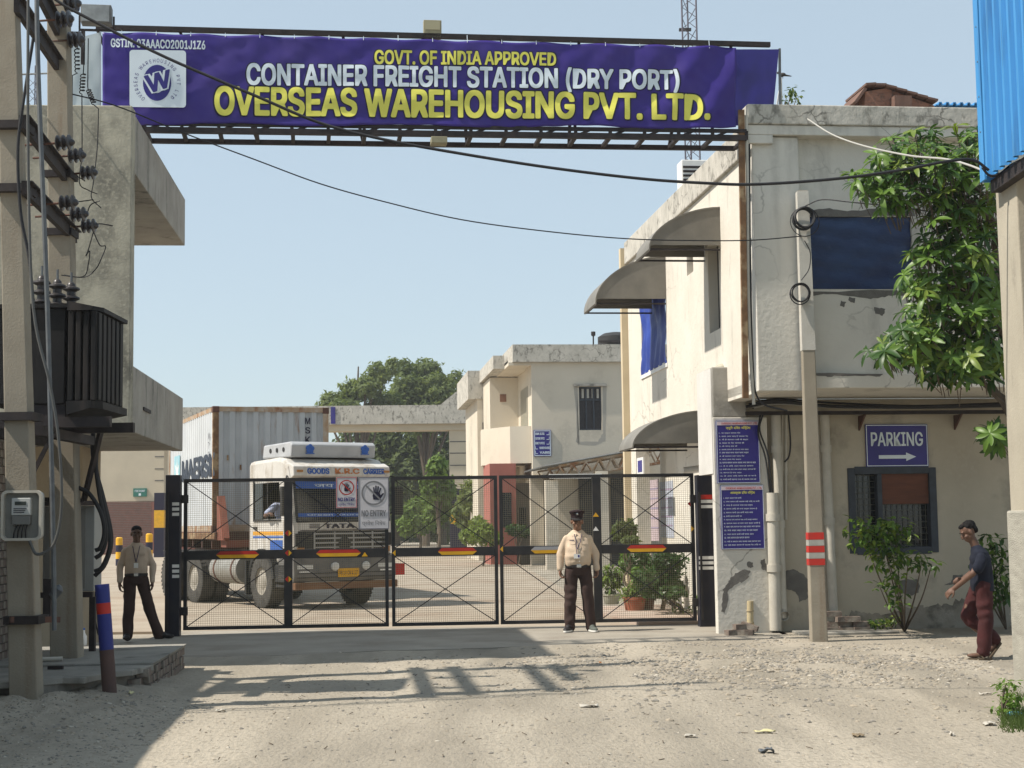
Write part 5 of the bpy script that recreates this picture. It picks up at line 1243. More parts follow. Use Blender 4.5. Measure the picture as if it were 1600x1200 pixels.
# ---- far entrance arch
FA = Frame((at(240, 700, 86).x, 86.0, 0), R(3.0))
ar = put(thing('concrete_arch', 'weathered concrete entrance arch with striped pillar feet beyond truck', 'arch'), FA, 0)
def arect(a, b, c, d, y=0.0): return FA.rect(a, b, c, d, y)
L_, R_ = arect(241, 700, 256, 860), arect(703, 700, 733, 860)
bm1 = arect(520, 634, 728, 663); bm2 = arect(520, 664, 704, 673)
creamfar = M('far_cream_paint', (.56, .49, .37), (.48, .42, .32), .6, .92)
for q in (L_, R_):
    z0 = 0; lv = [FA.ry(718, y, 0).z for y in (858, 838, 818, 791, 764)]
    MB().box(q[0], q[1], 0, 1.2, lv[4], bm2[2]).build('pillar', creamfar, ar)
    for k in range(4): MB().box(q[0] - .004, q[1] + .004, -.004, 1.2, max(0, lv[k]) if k else -.05, lv[k + 1]).build('stripe', outline_m if k in (3, 0) else yelp if k in (2,) else outline_m, ar)
    for zz in (690, 708, 727, 745): z = FA.ry(718, zz, 0).z; MB().box(q[0] + .02, q[1] - .02, -.012, -.001, z - .03, z + .03).build('groove', MATS['bare_grey_plaster'], ar)
MB().box(L_[0] - .2, bm1[1], -.4, 1.3, bm1[2], bm1[3]).build('beam', cream_stain, ar)
MB().box(L_[0], R_[1], -.1, 1.2, bm2[2], bm1[2] - .003).build('lintel', creamfar, ar)
gb = arect(688, 613, 733, 633)
MB().prism([(gb[0], gb[2]), (gb[1] + .3, gb[2]), (gb[1] + .3, gb[3]), (gb[0] + .9, gb[3])], lambda x, z: V((x, -.4, z + .003)), lambda x, z: V((x, 1.3, z + .003))).build('end_block', cream_stain, ar)
cu = arect(517, 636, 524, 662, -.45); MB().box(cu[0], cu[1], -.46, -.41, cu[2], cu[3]).build('sign_edge', purple_d, ar)

# ---- far warehouse wall on the left, seen under the gatehouse
FW = Frame((at(100, 700, 100).x, 100, 0), R(3))
wh = put(thing('warehouse', 'far cream warehouse wall with red brick lower part behind shaded guard', 'building'), FW, 0)
wr_ = FW.rect(60, 668, 240, 784, 0); wl_ = FW.rect(60, 785, 236, 866, 0)
MB().box(wr_[0], wr_[1] + 8, .1, 6, wr_[2], wr_[3]).build('wall', creamfar, wh)
bt_ = M('far_brickwork', (.24, .10, .075), (.18, .085, .065), 3, .95)
MB().box(wl_[0], wl_[1] + 8, 0, .09, -.05, wl_[3]).build('brick_dado', bt_, wh)
# mortar courses as relief
cm = MB()
for k in range(30):
    z = lerp(.1, wl_[3] - .05, k / 29); cm.box(wl_[0], wl_[1], -.012, -.001, z - .012, z + .012)
cm.build('mortar_courses', mortar, wh)
gs = put(thing('green_sign', 'small green sign on the far warehouse wall', 'sign'), FW, 0)
q = FW.rect(208, 763, 229, 776, -.05); MB().box(q[0], q[1], -.02, .095, q[2], q[3]).build('board', M('dark_green_sign_paint', (.03, .16, .12), None, rough=.5), gs)
text('FIRE POINT', q[0] + .1, q[1] - .1, q[2] + .3, q[3] - .1, lambda x, z: V((x, -.025, z)), white_t, gs, bold=.02); MB().box(q[0] + .35, q[0] + .5, -.025, -.0205, q[2] + .06, q[2] + .22).build('symbol', white_t, gs)
for i, (px_, pt_, lab) in enumerate(((186, 841, 'yellow and black bollard left of the shaded guard'), (233, 835, 'yellow and black bollard right of the shaded guard'))):
    b = gnd(px_, 884); g = thing('striped_bollard', lab, 'bollard', (b.x, b.y, 0), 0, 'striped bollards in the yard'); h = at(px_, pt_, b.y).z
    for k in range(4): MB().lathe([(.15, h * k / 4), (.15, h * (k + 1) / 4)], (0, 0, 0), 14).build('band', yelp if k % 2 else outline_m, g, smooth=True)
    MB().lathe([(.15, h + .002), (.1, h + .04)], (0, 0, 0), 14).build('cap', yelp, g)

# ---- lattice masts
def mast(px_, Y, w, zt_, label, zb_=0, bay=.9):
    b = at(px_, 300, Y); g = thing('lattice_mast', label, 'mast', (b.x, Y, 0), 0, 'thin lattice masts')
    P = [V((w / 2 * 1.15 * math.cos(R(90 + 120 * k)), w / 2 * 1.15 * math.sin(R(90 + 120 * k)), 0)) for k in range(3)]
    for p in P: MB().tube([p + V((0, 0, zb_)), p + V((0, 0, zt_))], .045, 5).build('leg', M('mast_grey_red', (.12, .09, .11), (.10, .11, .14), .4, .6, st=(1, 1, .3)) if 'mast_grey_red' not in MATS else MATS['mast_grey_red'], g)
    lc = MB(); z = zb_; i = 0
    while z < zt_ - bay:
        for k in range(3):
            a, c = P[k], P[(k + 1) % 3]; lc.bar(a + V((0, 0, z)), c + V((0, 0, z + bay / 2)), .028).bar(c + V((0, 0, z + bay / 2)), a + V((0, 0, z + bay)), .028)
        z += bay
    lc.build('lacing', MATS['mast_grey_red'], g)
    return g
m1 = mast(1083, 75, .72, 36, 'tall thin lattice mast behind right end of the banner', 3, 1.1)
MB().box(-.5, .1, -.1, .1, at(1090, 48, 75).z, at(1090, 48, 75).z + .12).build('aerial', dark_iron, m1)
mast(50, 95, .5, 31, 'distant lattice mast seen between the concrete poles', 3, 1.0)

# ---- trees
def leafcloud(blobs, n, size, rr, ell=1.0):
    mb = MB(); tot = sum(b[3] * b[4] * b[5] for b in blobs)
    for (x, y, z, a, b_, c) in blobs:
        k = int(n * (a * b_ * c) / tot)
        for _ in range(k):
            d = V((rr.gauss(0, 1), rr.gauss(0, 1), rr.gauss(0, 1))).normalized(); rad = rr.uniform(.3, 1) ** .5 * (1 + .5 * noise.noise(d * 2.6 + V((x, y, z))) + .2 * noise.noise(d * 6 + V((z, x, y))))
            p = V((x + d.x * a * rad, y + d.y * b_ * rad, z + d.z * c * rad)); s = size * rr.uniform(.6, 1.4)
            nrm = (d * .7 + V((rr.gauss(0, .6), rr.gauss(0, .6), rr.gauss(0, .6) + .3))).normalized(); u = nrm.orthogonal().normalized(); u.rotate(Matrix.Rotation(rr.uniform(0, 6.28), 3, nrm)); w = nrm.cross(u)
            mb.add([p - u * s * ell, p + w * s * .45, p + u * s * ell, p - w * s * .45], [(0, 1, 2, 3)])
    return mb
def tree(label, base, blobs, n, size, mat, trunk_r, seed, group='trees beyond the arch', name='tree', cat='tree', limbs=5, ell=1.0):
    rr = random.Random(seed); g = thing(name, label, cat, base, 0, group)
    leafcloud(blobs, n, size, rr, ell).build('crown', mat, g, recalc=False)
    top = max(b[2] for b in blobs)
    tm = MB().tube(spline([V((0, 0, -.2)), V((.1, 0, top * .3)), V((-.1, .1, top * .65)), V((.05, 0, top))], 4), [trunk_r * (1 - .85 * i / 12) for i in range(13)], 7)
    for b in blobs[:limbs + 4]: tm.tube([V((0, 0, b[2] * .45)), V((b[0] * .5, b[1] * .5, b[2] * .75)), V((b[0] * .9, b[1] * .9, b[2]))], [trunk_r * .5, trunk_r * .3, trunk_r * .12], 5)
    tm.build('trunk', bark, g, smooth=True)
    return g
def pxblobs(Y, base, lst):                       # (px, py, rx px, ry px) -> crown lumps
    out = []; rr = random.Random(int(Y))
    for (x, y, rx, ry) in lst:
        p = at(x, y, Y); k = Y / FPX; out.append((p.x - base[0], rr.uniform(-1.5, 1.5), p.z, rx * k, rx * k * .9, ry * k))
    return out
def ptree(label, px_, Y, lst, n, size, mat, tr, seed, **k):
    b = at(px_, 800, Y); base = (b.x, Y, 0); return tree(label, base, pxblobs(Y, base, lst), n, size, mat, tr, seed, **k)
ptree('tall feathery tree rising over the right end of the arch', 665, 118, [(665, 580, 26, 20), (640, 612, 30, 26), (690, 615, 30, 28), (660, 650, 40, 30), (712, 590, 13, 16), (630, 576, 15, 16), (715, 640, 16, 24), (676, 600, 18, 30)], 15000, .15, leaf_far, .35, 11, ell=1.3)
ptree('feathery tree just right of the container top', 560, 112, [(590, 588, 20, 22), (556, 610, 26, 18), (520, 626, 22, 15), (500, 640, 14, 10), (600, 640, 34, 30), (610, 572, 13, 16), (575, 606, 20, 16), (540, 640, 26, 16)], 11000, .15, leaf_far, .35, 12, ell=1.3)
ptree('dark tree filling the arch opening beside the truck', 618, 122, [(610, 700, 40, 40), (590, 760, 45, 60), (640, 740, 40, 60), (620, 805, 60, 30), (560, 700, 40, 40), (650, 815, 40, 22), (600, 690, 30, 26)], 12000, .25, leaf_far2, .4, 13)
ptree('dark tree behind the right pillar of the arch', 690, 124, [(680, 690, 34, 40), (665, 760, 36, 60), (705, 760, 34, 60), (690, 815, 40, 30), (660, 700, 26, 30), (680, 730, 30, 30), (745, 690, 30, 50), (735, 650, 18, 26), (745, 760, 30, 50)], 12000, .25, leaf_far2, .4, 14)
ptree('fresh green young tree inside the arch opening', 684, 80, [(684, 730, 14, 18), (676, 760, 20, 24), (694, 765, 18, 24), (682, 795, 24, 22)], 2600, .20, leaf_lt, .12, 15)
ptree('bright green tree left of the young tree inside arch', 655, 98, [(650, 800, 20, 22), (640, 820, 22, 16), (662, 815, 18, 18)], 1800, .2, leaf_lt, .12, 16)
ptree('leafy tree at the foot of the right arch pillar', 735, 72, [(738, 775, 18, 26), (728, 800, 22, 26), (752, 800, 20, 24), (742, 765, 16, 18)], 2600, .16, leaf_far, .1, 17)
ptree('low flowering shrub beside the red block', 752, 58, [(735, 838, 16, 14), (756, 832, 18, 18), (772, 842, 14, 12), (745, 820, 14, 14)], 2200, .09, leaf_y, .05, 18, group='shrubs in the yard', name='shrub', cat='shrub')
ptree('small round shrub under the yard office balcony', 808, 60, [(806, 828, 14, 9), (820, 832, 10, 7)], 900, .08, leaf_b, .04, 19, group='shrubs in the yard', name='shrub', cat='shrub')
for i in range(9):
    px_ = 505 + i * 25; b = at(px_, 800, 150 + 8 * (i % 3))
    tree(['leftmost','second from left','third from left','fourth from left','middle','fourth from right','third from right','second from right','rightmost'][i] + ' distant dark tree in the row closing the yard', (b.x, b.y, 0), [(0, 0, 4.5, 3.2, 3, 4.0), (.8, 0, 2.0, 3.0, 3, 2.2), (-.6, 0, 7.5, 2.4, 2.4, 2.2)], 1400, .5, leaf_far2, .3, 40 + i, group='distant row of dark trees')

# ================================================================== people
def blob_mesh(mb, name, voxel=.008, smooth=2, fold=0.0, fs=9.0, seed=0):
    """One continuous skin grown round the limbs laid out in mb."""
    me = mb.mesh(name); o = bpy.data.objects.new('tmp', me); col.objects.link(o)
    r = o.modifiers.new('r', 'REMESH'); r.mode = 'VOXEL'; r.voxel_size = voxel
    s = o.modifiers.new('s', 'SMOOTH'); s.factor = .5; s.iterations = smooth
    bpy.context.view_layer.update()
    out = bpy.data.meshes.new_from_object(o.evaluated_get(bpy.context.evaluated_depsgraph_get()))
    bpy.data.objects.remove(o); bpy.data.meshes.remove(me); out.name = name; out.materials.clear()
    if fold:
        ns = [v.normal.copy() for v in out.vertices]
        for v, n in zip(out.vertices, ns):
            c = v.co; v.co = c + n * fold * (noise.noise((c.x * fs, c.y * fs, c.z * fs * .6 + seed)) + .6 * math.sin(c.z * 42 + 5 * noise.noise((c.x * 5, c.y * 5, c.z * 4 + seed))) * max(0, noise.noise((c.x * 4, c.y * 4, c.z * 3 + seed + 5))))
    for p in out.polygons: p.use_smooth = True
    return out
def limb(mb, pts_, rs, n=12):
    pts_ = [V(p) for p in pts_]
    P = spline(pts_, 5) if len(pts_) > 2 else [pts_[0].lerp(pts_[1], k / 4) for k in range(5)]
    m_ = len(P) - 1; q = []
    for i in range(len(P)):
        t = i / m_ * (len(rs) - 1); k = min(int(t), len(rs) - 2); q.append(lerp(rs[k], rs[k + 1], t - k))
    mb.tube(P, q, n)
    for p, r_ in ((P[0], q[0]), (P[-1], q[-1])): mb.ell(p, (r_, r_, r_), n, 8)
def loft(mb, secs, n=24):
    """closed trunk of elliptical rings: (x, y, z, rx, ry) from bottom to top"""
    vs_ = [V((x + rx * math.cos(2 * math.pi * j / n), y + ry * math.sin(2 * math.pi * j / n), z)) for x, y, z, rx, ry in secs for j in range(n)]; k = len(secs)
    mb.add(vs_, [(i * n + j, i * n + (j + 1) % n, (i + 1) * n + (j + 1) % n, (i + 1) * n + j) for i in range(k - 1) for j in range(n)] + [tuple(range(n))[::-1], tuple(range((k - 1) * n, k * n))])
def straight(mb, pts_, rs, n=14):
    for i in range(len(pts_) - 1): limb(mb, [pts_[i], pts_[i + 1]], [rs[i], rs[i + 1]], n)
def hand(mb, w, d, palm_n, s=1.0, curl=.5, side=1):
    """w wrist, d pointing down the hand, palm_n out of the palm; five bent fingers and a thumb off the side."""
    d = V(d).normalized(); pn = (V(palm_n) - d * V(palm_n).dot(d)).normalized(); sd = d.cross(pn).normalized() * side
    c = V(w) + d * .05 * s
    mb.ell(c, (.042 * s, .02 * s, .052 * s), 10, 8, Matrix((sd, pn, d)).transposed())
    for i, (o_, L) in enumerate(((-.031, .072), (-.011, .082), (.010, .076), (.029, .060))):
        a = V(w) + d * .092 * s + sd * o_ * s; b = a + (d * math.cos(curl) + pn * math.sin(curl)) * L * .5 * s; e = b + (d * math.cos(curl * 2.4) + pn * math.sin(curl * 2.4)) * L * .5 * s
        limb(mb, [a - d * .02 * s, b, e], [.0098 * s, .009 * s, .0078 * s], 8)
    a = V(w) + d * .03 * s - sd * .036 * s; b = a - sd * .025 * s + d * .03 * s + pn * .012 * s; e = b + d * .03 * s + pn * .02 * s + sd * .004
    limb(mb, [a, b, e], [.013 * s, .011 * s, .009 * s], 8)
def head(mb, c, fwd, up, s=1.0):
    """c centre of the head; returns a function from head space (x right of face, y forward, z up) to the figure."""
    f = V(fwd).normalized(); u = (V(up) - f * V(up).dot(f)).normalized(); x = f.cross(u); B = Matrix((x, f, u)).transposed(); c = V(c)
    T = lambda a, b, d: c + B @ V((a * s, b * s, d * s))
    mb.ell(T(0, -.01, .025), (.074 * s, .092 * s, .088 * s), 16, 12, B)
    mb.ell(T(0, .018, -.045), (.058 * s, .066 * s, .07 * s), 14, 10, B)
    mb.ell(T(0, .05, -.088), (.03 * s, .028 * s, .022 * s), 10, 8, B)
    mb.ell(T(0, .088, -.022), (.014 * s, .022 * s, .03 * s), 10, 8, B)
    mb.ell(T(0, .10, -.036), (.017 * s, .014 * s, .011 * s), 10, 8, B)
    for k in (-1, 1):
        mb.ell(T(.076 * k, -.008, -.012), (.011 * s, .02 * s, .033 * s), 10, 8, B); mb.ell(T(.033 * k, .07, .028), (.026 * s, .016 * s, .009 * s), 10, 8, B); mb.ell(T(.042 * k, .055, -.03), (.022 * s, .026 * s, .02 * s), 10, 8, B)
    mb.ell(T(0, .078, -.064), (.025 * s, .013 * s, .008 * s), 10, 6, B); mb.ell(T(0, .077, -.075), (.021 * s, .013 * s, .008 * s), 10, 6, B)
    return T, B
def face_bits(p, T, B, s=1.0, brows=True, tash=False):
    for k in (-1, 1):
        MB().ell(T(.033 * k, .079, .006), (.012 * s, .007 * s, .005 * s), 10, 6, B).build('eye', MATS['eye_white'], p, smooth=True)
        MB().ell(T(.033 * k, .087, .006), (.006 * s, .004 * s, .006 * s), 8, 6, B).build('iris', hair_m, p, smooth=True)
        if brows: MB().ell(T(.034 * k, .085, .029), (.023 * s, .006 * s, .005 * s), 10, 6, B).build('eyebrow', hair_m, p)
    if tash: MB().ell(T(0, .094, -.054), (.028 * s, .007 * s, .007 * s), 10, 6, B).build('moustache', hair_m, p)
M('eye_white', (.16, .14, .125), None, rough=.3); M('lip', (.16, .06, .05), None)
def foot(mb, a, d, s=1.0, h=.05):
    d = V(d).normalized(); up = V((0, 0, 1)); x = d.cross(up).normalized(); B = Matrix((x, d, up)).transposed(); a = V(a)
    mb.ell(a + d * .04 * s + V((0, 0, h * .9)), (.043 * s, .07 * s, h), 12, 8, B); mb.ell(a + d * .13 * s + V((0, 0, h * .6)), (.047 * s, .085 * s, h * .65), 12, 8, B)
    return B

# ---- guard in front of the gate
gp_ = gnd(905, 987)
g1_ = thing('person', 'guard in cream shirt, brown trousers and dark cap standing before the gate', 'person', (gp_.x, gp_.y, 0), R(2))
J = dict(hl=(-.095, 0, .90), hr=(.095, 0, .90), kl=(-.12, -.02, .49), kr=(.13, -.02, .49), al=(-.135, .01, .09), ar=(.17, .0, .09),
         sl=(-.178, .0, 1.36), sr=(.178, .0, 1.36), el=(-.25, .02, 1.10), er=(.252, .02, 1.10), wl=(-.262, -.04, .875), wr=(.27, -.04, .875))
b_ = MB()
T, B = head(b_, (-.005, -.025, 1.57), (-.04, -1, -.06), (0, 0, 1), 1.07)
limb(b_, [(0, .01, 1.36), (0, -.005, 1.48)], [.062, .056]); b_.ell((0, .0, 1.27), (.16, .10, .16)); b_.ell((0, -.03, 1.05), (.155, .135, .16)); b_.ell((0, 0, .92), (.155, .115, .11))
for k in 'lr':
    straight(b_, [V(J['s' + k]) * 1.0 + V((.03 if k == 'l' else -.03, 0, -.05)), J['e' + k], J['w' + k]], [.042, .040, .030], 12); limb(b_, [J['h' + k], J['k' + k], J['a' + k]], [.08, .058, .042])
    w = V(J['w' + k]); hand(b_, w + V((0, 0, .01)), (.0, -.12, -1), (-.7 if k == 'r' else .7, -.2, 0), 1.0, .75, 1 if k == 'l' else -1)
    foot(b_, (J['a' + k][0], .0, .02), (-.35 if k == 'l' else .22, -1, 0), .98, .04)
obj('body', blob_mesh(b_, 'body', .0065), skin, g1_); face_bits(g1_, T, B)
sh_ = MB(); loft(sh_, [(0, -.012, .925, .172, .142), (0, -.03, .99, .186, .165), (0, -.04, 1.07, .19, .172), (0, -.03, 1.16, .188, .158), (0, -.015, 1.25, .188, .138), (0, -.002, 1.32, .185, .118), (0, .008, 1.375, .16, .095), (0, .012, 1.41, .105, .078), (0, .01, 1.445, .068, .066)])
for k in 'lr': straight(sh_, [V(J['s' + k]) + V((.022 if k == 'l' else -.022, .005, -.045)), J['e' + k], V(J['w' + k]) + V((0, 0, .02))], [.062, .055, .042], 14)
obj('shirt', blob_mesh(sh_, 'shirt', .008, 2, .015, 11, 1), khaki, g1_)
tr_ = MB(); loft(tr_, [(0, 0, .80, .15, .12), (0, -.005, .87, .176, .135), (0, -.012, .94, .17, .138)])
for k, f in (('l', -1), ('r', 1)): straight(tr_, [V(J['h' + k]) + V((0, 0, -.03)), J['k' + k], V(J['a' + k]) + V((0, 0, -.02))], [.103, .086, .08], 16)
obj('trousers', blob_mesh(tr_, 'trousers', .008, 2, .017, 9, 3), brown_c, g1_)
MB().lathe([(.182, -.022), (.187, -.02), (.187, .02), (.182, .022)], (0, 0, 0), 28).build('belt', black_l, g1_).scale = (1.0, .82, 1); bpy.data.objects
for o in [x for x in bpy.data.objects if x.parent is g1_ and x.name.startswith('belt')]: o.location = (0, -.012, .935)
MB().box(-.035, .035, -.178, -.162, .912, .958).build('buckle', chrome, g1_, bevel=.004)
for k, dd, mm in (('l', (-.35, -1, 0), black_l), ('r', (.22, -1, 0), M('grey_green_canvas_shoe', (.12, .14, .12), (.09, .10, .09), 8, .8))):
    s_ = MB(); foot(s_, (J['a' + k][0], 0, .006), dd, 1.12, .055); so_ = obj('shoe', blob_mesh(s_, 'shoe', .008, 1), mm, g1_)
    d = V(dd).normalized(); c = V((J['a' + k][0], 0, .008)) + d * .09; x = d.cross(V((0, 0, 1)))
    MB().prism([(math.cos(t) * .055, math.sin(t) * .155) for t in [2 * math.pi * i / 18 for i in range(18)]], lambda a, b: c + x * a + d * b, lambda a, b: c + x * a + d * b + V((0, 0, .022))).build('sole', white_p, so_)
# cap: crown, band, peak, badge
def capm(mb, prof, n=24, sy=1.12): 
    vs_ = [T(r_ * math.cos(2 * math.pi * j / n), r_ * sy * math.sin(2 * math.pi * j / n) - .005, z + (.018 * math.sin(2 * math.pi * j / n) if z > .1 else 0)) for r_, z in prof for j in range(n)]
    k = len(prof); return mb.add(vs_, [(i * n + j, i * n + (j + 1) % n, (i + 1) * n + (j + 1) % n, (i + 1) * n + j) for i in range(k - 1) for j in range(n)] + [tuple(range(n))[::-1], tuple(range((k - 1) * n, k * n))])
cp = capm(MB(), [(.082, .045), (.084, .085), (.105, .115), (.10, .13), (.06, .14)]).build('cap', cap_m, g1_, smooth=True)
MB().add([T(.08 * math.cos(a), .085 * math.sin(a) + .0 + .055 * s_ * max(0, math.sin(a)) ** .6, .048 - .03 * s_ * math.sin(a) - t) for t in (0, .006) for s_ in (0, 1) for a in [R(15 + 150 * i / 12) for i in range(13)]],
         [(i, i + 1, 13 + i + 1, 13 + i) for i in range(12)] + [(26 + i, 39 + i, 39 + i + 1, 26 + i + 1) for i in range(12)] + [(13 + i, 13 + i + 1, 39 + i + 1, 39 + i) for i in range(12)]).build('cap_peak', black_l, cp)
MB().ell(T(0, .10, .10), (.016, .006, .018), 8, 6, B).build('cap_badge', chrome, cp)
hr = MB(); 
for k in (-1, 1): hr.ell(T(.07 * k, -.03, .025), (.014, .055, .04), 10, 8, B)
hr.ell(T(0, -.085, .0), (.06, .025, .055), 10, 8, B); hr.build('hair', hair_m, g1_, smooth=True)
# shirt details: collar, pocket flaps, name bar, lanyard and card
def torso_y(x, z):                               # front of the shirt
    S = [(.925, -.012, .172, .142), (.99, -.03, .186, .165), (1.07, -.04, .19, .172), (1.16, -.03, .188, .158), (1.25, -.015, .188, .138), (1.32, -.002, .185, .118), (1.375, .008, .16, .095), (1.41, .012, .105, .078), (1.45, .01, .068, .066)]
    for (z0, y0, a0, b0), (z1, y1, a1, b1) in zip(S, S[1:]):
        if z0 <= z <= z1:
            t = (z - z0) / (z1 - z0); a_, b_2 = lerp(a0, a1, t), lerp(b0, b1, t); return lerp(y0, y1, t) - b_2 * math.sqrt(max(.02, 1 - (x / a_) ** 2))
    return -.07
def tp(x, z, o=.012): return V((x, torso_y(x, z) - o, z))
for k in (-1, 1):
    MB().add([tp(.02 * k, 1.40, .03), tp(.085 * k, 1.405, .0) + V((0, .03, .02)), tp(.095 * k, 1.36, .012), tp(.04 * k, 1.345, .016)], [(0, 1, 2, 3)]).build('collar', khaki, g1_)
    xs = [(.045 + .015 * i) * k for i in range(6)]
    fl_ = MB().add([tp(x, 1.285, .010) for x in xs] + [tp(x, 1.25 - .012 * math.sin(math.pi * i / 5), .012) for i, x in enumerate(xs)], [(i, i + 1, 7 + i, 6 + i) for i in range(5)]); fl_.build('pocket_flap', khaki, g1_)
    MB().add([tp(x, 1.25, .007) for x in xs] + [tp(x, 1.15, .007) for x in xs], [(i, i + 1, 7 + i, 6 + i) for i in range(5)]).build('pocket', khaki, g1_)
MB().add([tp(-.125, 1.305, .02), tp(-.06, 1.305, .02), tp(-.06, 1.292, .02), tp(-.125, 1.292, .02)], [(0, 1, 2, 3)]).build('name_bar', outline_m, g1_)
lan = M('dark_blue_lanyard', (.03, .025, .07), None, rough=.7)
for k in (-1, 1): MB().tube([tp(.055 * k, 1.385, .02), tp(.03 * k, 1.28, .02), tp(-.03, 1.165, .024)], .006, 6).build('lanyard', lan, g1_)
MB().tube([tp(-.03, 1.165, .024), tp(-.03, 1.10, .026)], .006, 6).build('lanyard', lan, g1_)
cd_ = tp(-.03, 1.075, .03); MB().box(cd_.x - .045, cd_.x + .045, cd_.y - .003, cd_.y + .001, cd_.z - .032, cd_.z + .03).build('name_card', white_p, g1_)
MB().box(cd_.x + .012, cd_.x + .035, cd_.y - .005, cd_.y - .0035, cd_.z - .015, cd_.z + .018).build('card_photo', purple_d, g1_)
for z in (1.33, 1.24, 1.15, 1.06, 1.0): MB().ell(tp(.006, z, .013), (.006, .003, .006), 8, 4).build('button', white_p, g1_)

# ---- second guard in the shade beside the gate post
h_ = gnd(212, 999)
g2_ = thing('person', 'bareheaded guard in fawn shirt standing in shade left of gate post', 'person', (h_.x, h_.y, 0), R(12))
J = dict(hl=(-.085, 0, .86), hr=(.085, 0, .86), kl=(-.09, -.03, .46), kr=(.17, -.02, .47), al=(-.11, .0, .08), ar=(.32, -.02, .08),
         sl=(-.165, .0, 1.275), sr=(.165, .0, 1.275), el=(-.225, .03, 1.03), er=(.225, .02, 1.03), wl=(-.225, -.04, .80), wr=(.225, -.06, .80))
b_ = MB(); T, B = head(b_, (.0, -.03, 1.48), (.1, -1, -.08), (0, 0, 1), .97)
limb(b_, [(0, .01, 1.28), (0, -.01, 1.40)], [.056, .05]); b_.ell((0, .0, 1.18), (.15, .09, .16)); b_.ell((0, -.01, 1.0), (.13, .095, .16)); b_.ell((0, 0, .88), (.14, .10, .10))
for k in 'lr':
    straight(b_, [V(J['s' + k]) * 1.0 + V((.03 if k == 'l' else -.03, 0, -.05)), J['e' + k], J['w' + k]], [.038, .036, .028], 12); limb(b_, [J['h' + k], J['k' + k], J['a' + k]], [.075, .055, .04])
    hand(b_, V(J['w' + k]) + V((0, 0, .01)), (0, -.1, -1), (-.7 if k == 'r' else .7, -.2, 0), .98, .45, 1 if k == 'l' else -1)
obj('body', blob_mesh(b_, 'body', .0065), skin_d, g2_); face_bits(g2_, T, B)
sh_ = MB(); loft(sh_, [(0, 0, .89, .152, .112), (0, -.005, .96, .158, .12), (0, -.008, 1.04, .162, .122), (0, -.004, 1.13, .172, .118), (0, 0, 1.22, .172, .108), (0, .005, 1.285, .15, .088), (0, .01, 1.32, .10, .072), (0, .005, 1.352, .062, .06)])
for k in 'lr': straight(sh_, [V(J['s' + k]) + V((.02 if k == 'l' else -.02, .004, -.045)), J['e' + k], V(J['w' + k]) + V((0, 0, .02))], [.056, .05, .04], 14)
obj('shirt', blob_mesh(sh_, 'shirt', .008, 2, .014, 11, 11), khaki2, g2_)
tr_ = MB(); loft(tr_, [(0, 0, .77, .135, .105), (0, 0, .84, .155, .115), (0, 0, .91, .15, .112)])
for k in 'lr': straight(tr_, [V(J['h' + k]) + V((0, 0, -.03)), J['k' + k], V(J['a' + k]) + V((0, 0, -.03))], [.092, .078, .074], 16)
obj('trousers', blob_mesh(tr_, 'trousers', .008, 2, .016, 9, 13), brown_c, g2_)
bt_o = MB().lathe([(.158, -.02), (.162, -.018), (.162, .018), (.158, .02)], (0, 0, 0), 28).build('belt', black_l, g2_); bt_o.scale = (1, .76, 1); bt_o.location = (0, -.005, .905)
MB().box(-.03, .03, -.138, -.124, .885, .925).build('buckle', chrome, g2_, bevel=.003)
for k, dd in (('l', (-.1, -1, 0)), ('r', (1, -.45, 0))): s_ = MB(); foot(s_, (J['a' + k][0], 0, .006), dd, 1.1, .05); obj('shoe', blob_mesh(s_, 'shoe', .008, 1), black_l, g2_)
hr = MB(); hr.ell(T(0, -.018, .055), (.075, .088, .062), 16, 10, B); hr.ell(T(0, -.07, .0), (.065, .035, .06), 12, 8, B); obj('hair', blob_mesh(hr, 'hair', .007, 1), hair_m, g2_)
for k in (-1, 1):
    MB().box(*(sorted((.05 * k, .12 * k))), -.118, -.105, 1.17, 1.20).build('pocket_flap', khaki2, g2_); MB().tube([(.05 * k, -.075, 1.31), (.028 * k, -.122, 1.2), (0, -.132, 1.08)], .005, 6).build('lanyard', lan, g2_)
MB().box(-.03, .03, -.142, -.137, 1.0, 1.07).build('name_card', white_p, g2_)

# ---- man walking at the right
w_ = gnd(1538, 1030)
g3_ = thing('person', 'young man in navy shirt and maroon trousers walking with bowed head', 'person', (w_.x, w_.y, gz(w_.x, w_.y)), R(-90 - 4))
g3_.scale = (1.01, 1.01, 1.01)
# local: faces -y (picture left), x is away from the camera when turned
J = dict(hl=(-.08, 0, .80), hr=(.08, 0, .80), kl=(-.085, -.15, .46), kr=(.08, -.02, .44), al=(-.08, .12, .20), ar=(.08, .0, .085))
J['kr'], J['ar'] = (.085, .02, .43), (.085, -.03, .08)     # near leg: planted
J['kl'], J['al'] = (-.085, -.14, .45), (-.085, .13, .19)       # far leg: knee bent, heel lifting behind
b_ = MB(); T, B = head(b_, (0, -.115, 1.375), (0, -1, -.6), (0, -.4, 1), .95)
limb(b_, [(0, -.02, 1.16), (0, -.075, 1.29)], [.052, .046]); b_.ell((0, .0, 1.05), (.14, .095, .16)); b_.ell((0, .01, .90), (.12, .085, .15)); b_.ell((0, .01, .82), (.13, .095, .09))
straight(b_, [(-.13, .0, 1.09), (-.20, -.02, .95), (-.11, -.20, .83)], [.036, .034, .026]); straight(b_, [(.13, -.02, 1.08), (.17, -.12, .93), (.03, -.30, .76)], [.036, .034, .026])
hand(b_, (-.115, -.19, .835), (.55, -.7, .35), (.3, .3, -.7), .92, .9, 1); hand(b_, (.035, -.295, .765), (-.2, -.75, -.6), (-.5, .2, -.4), .92, .5, -1)
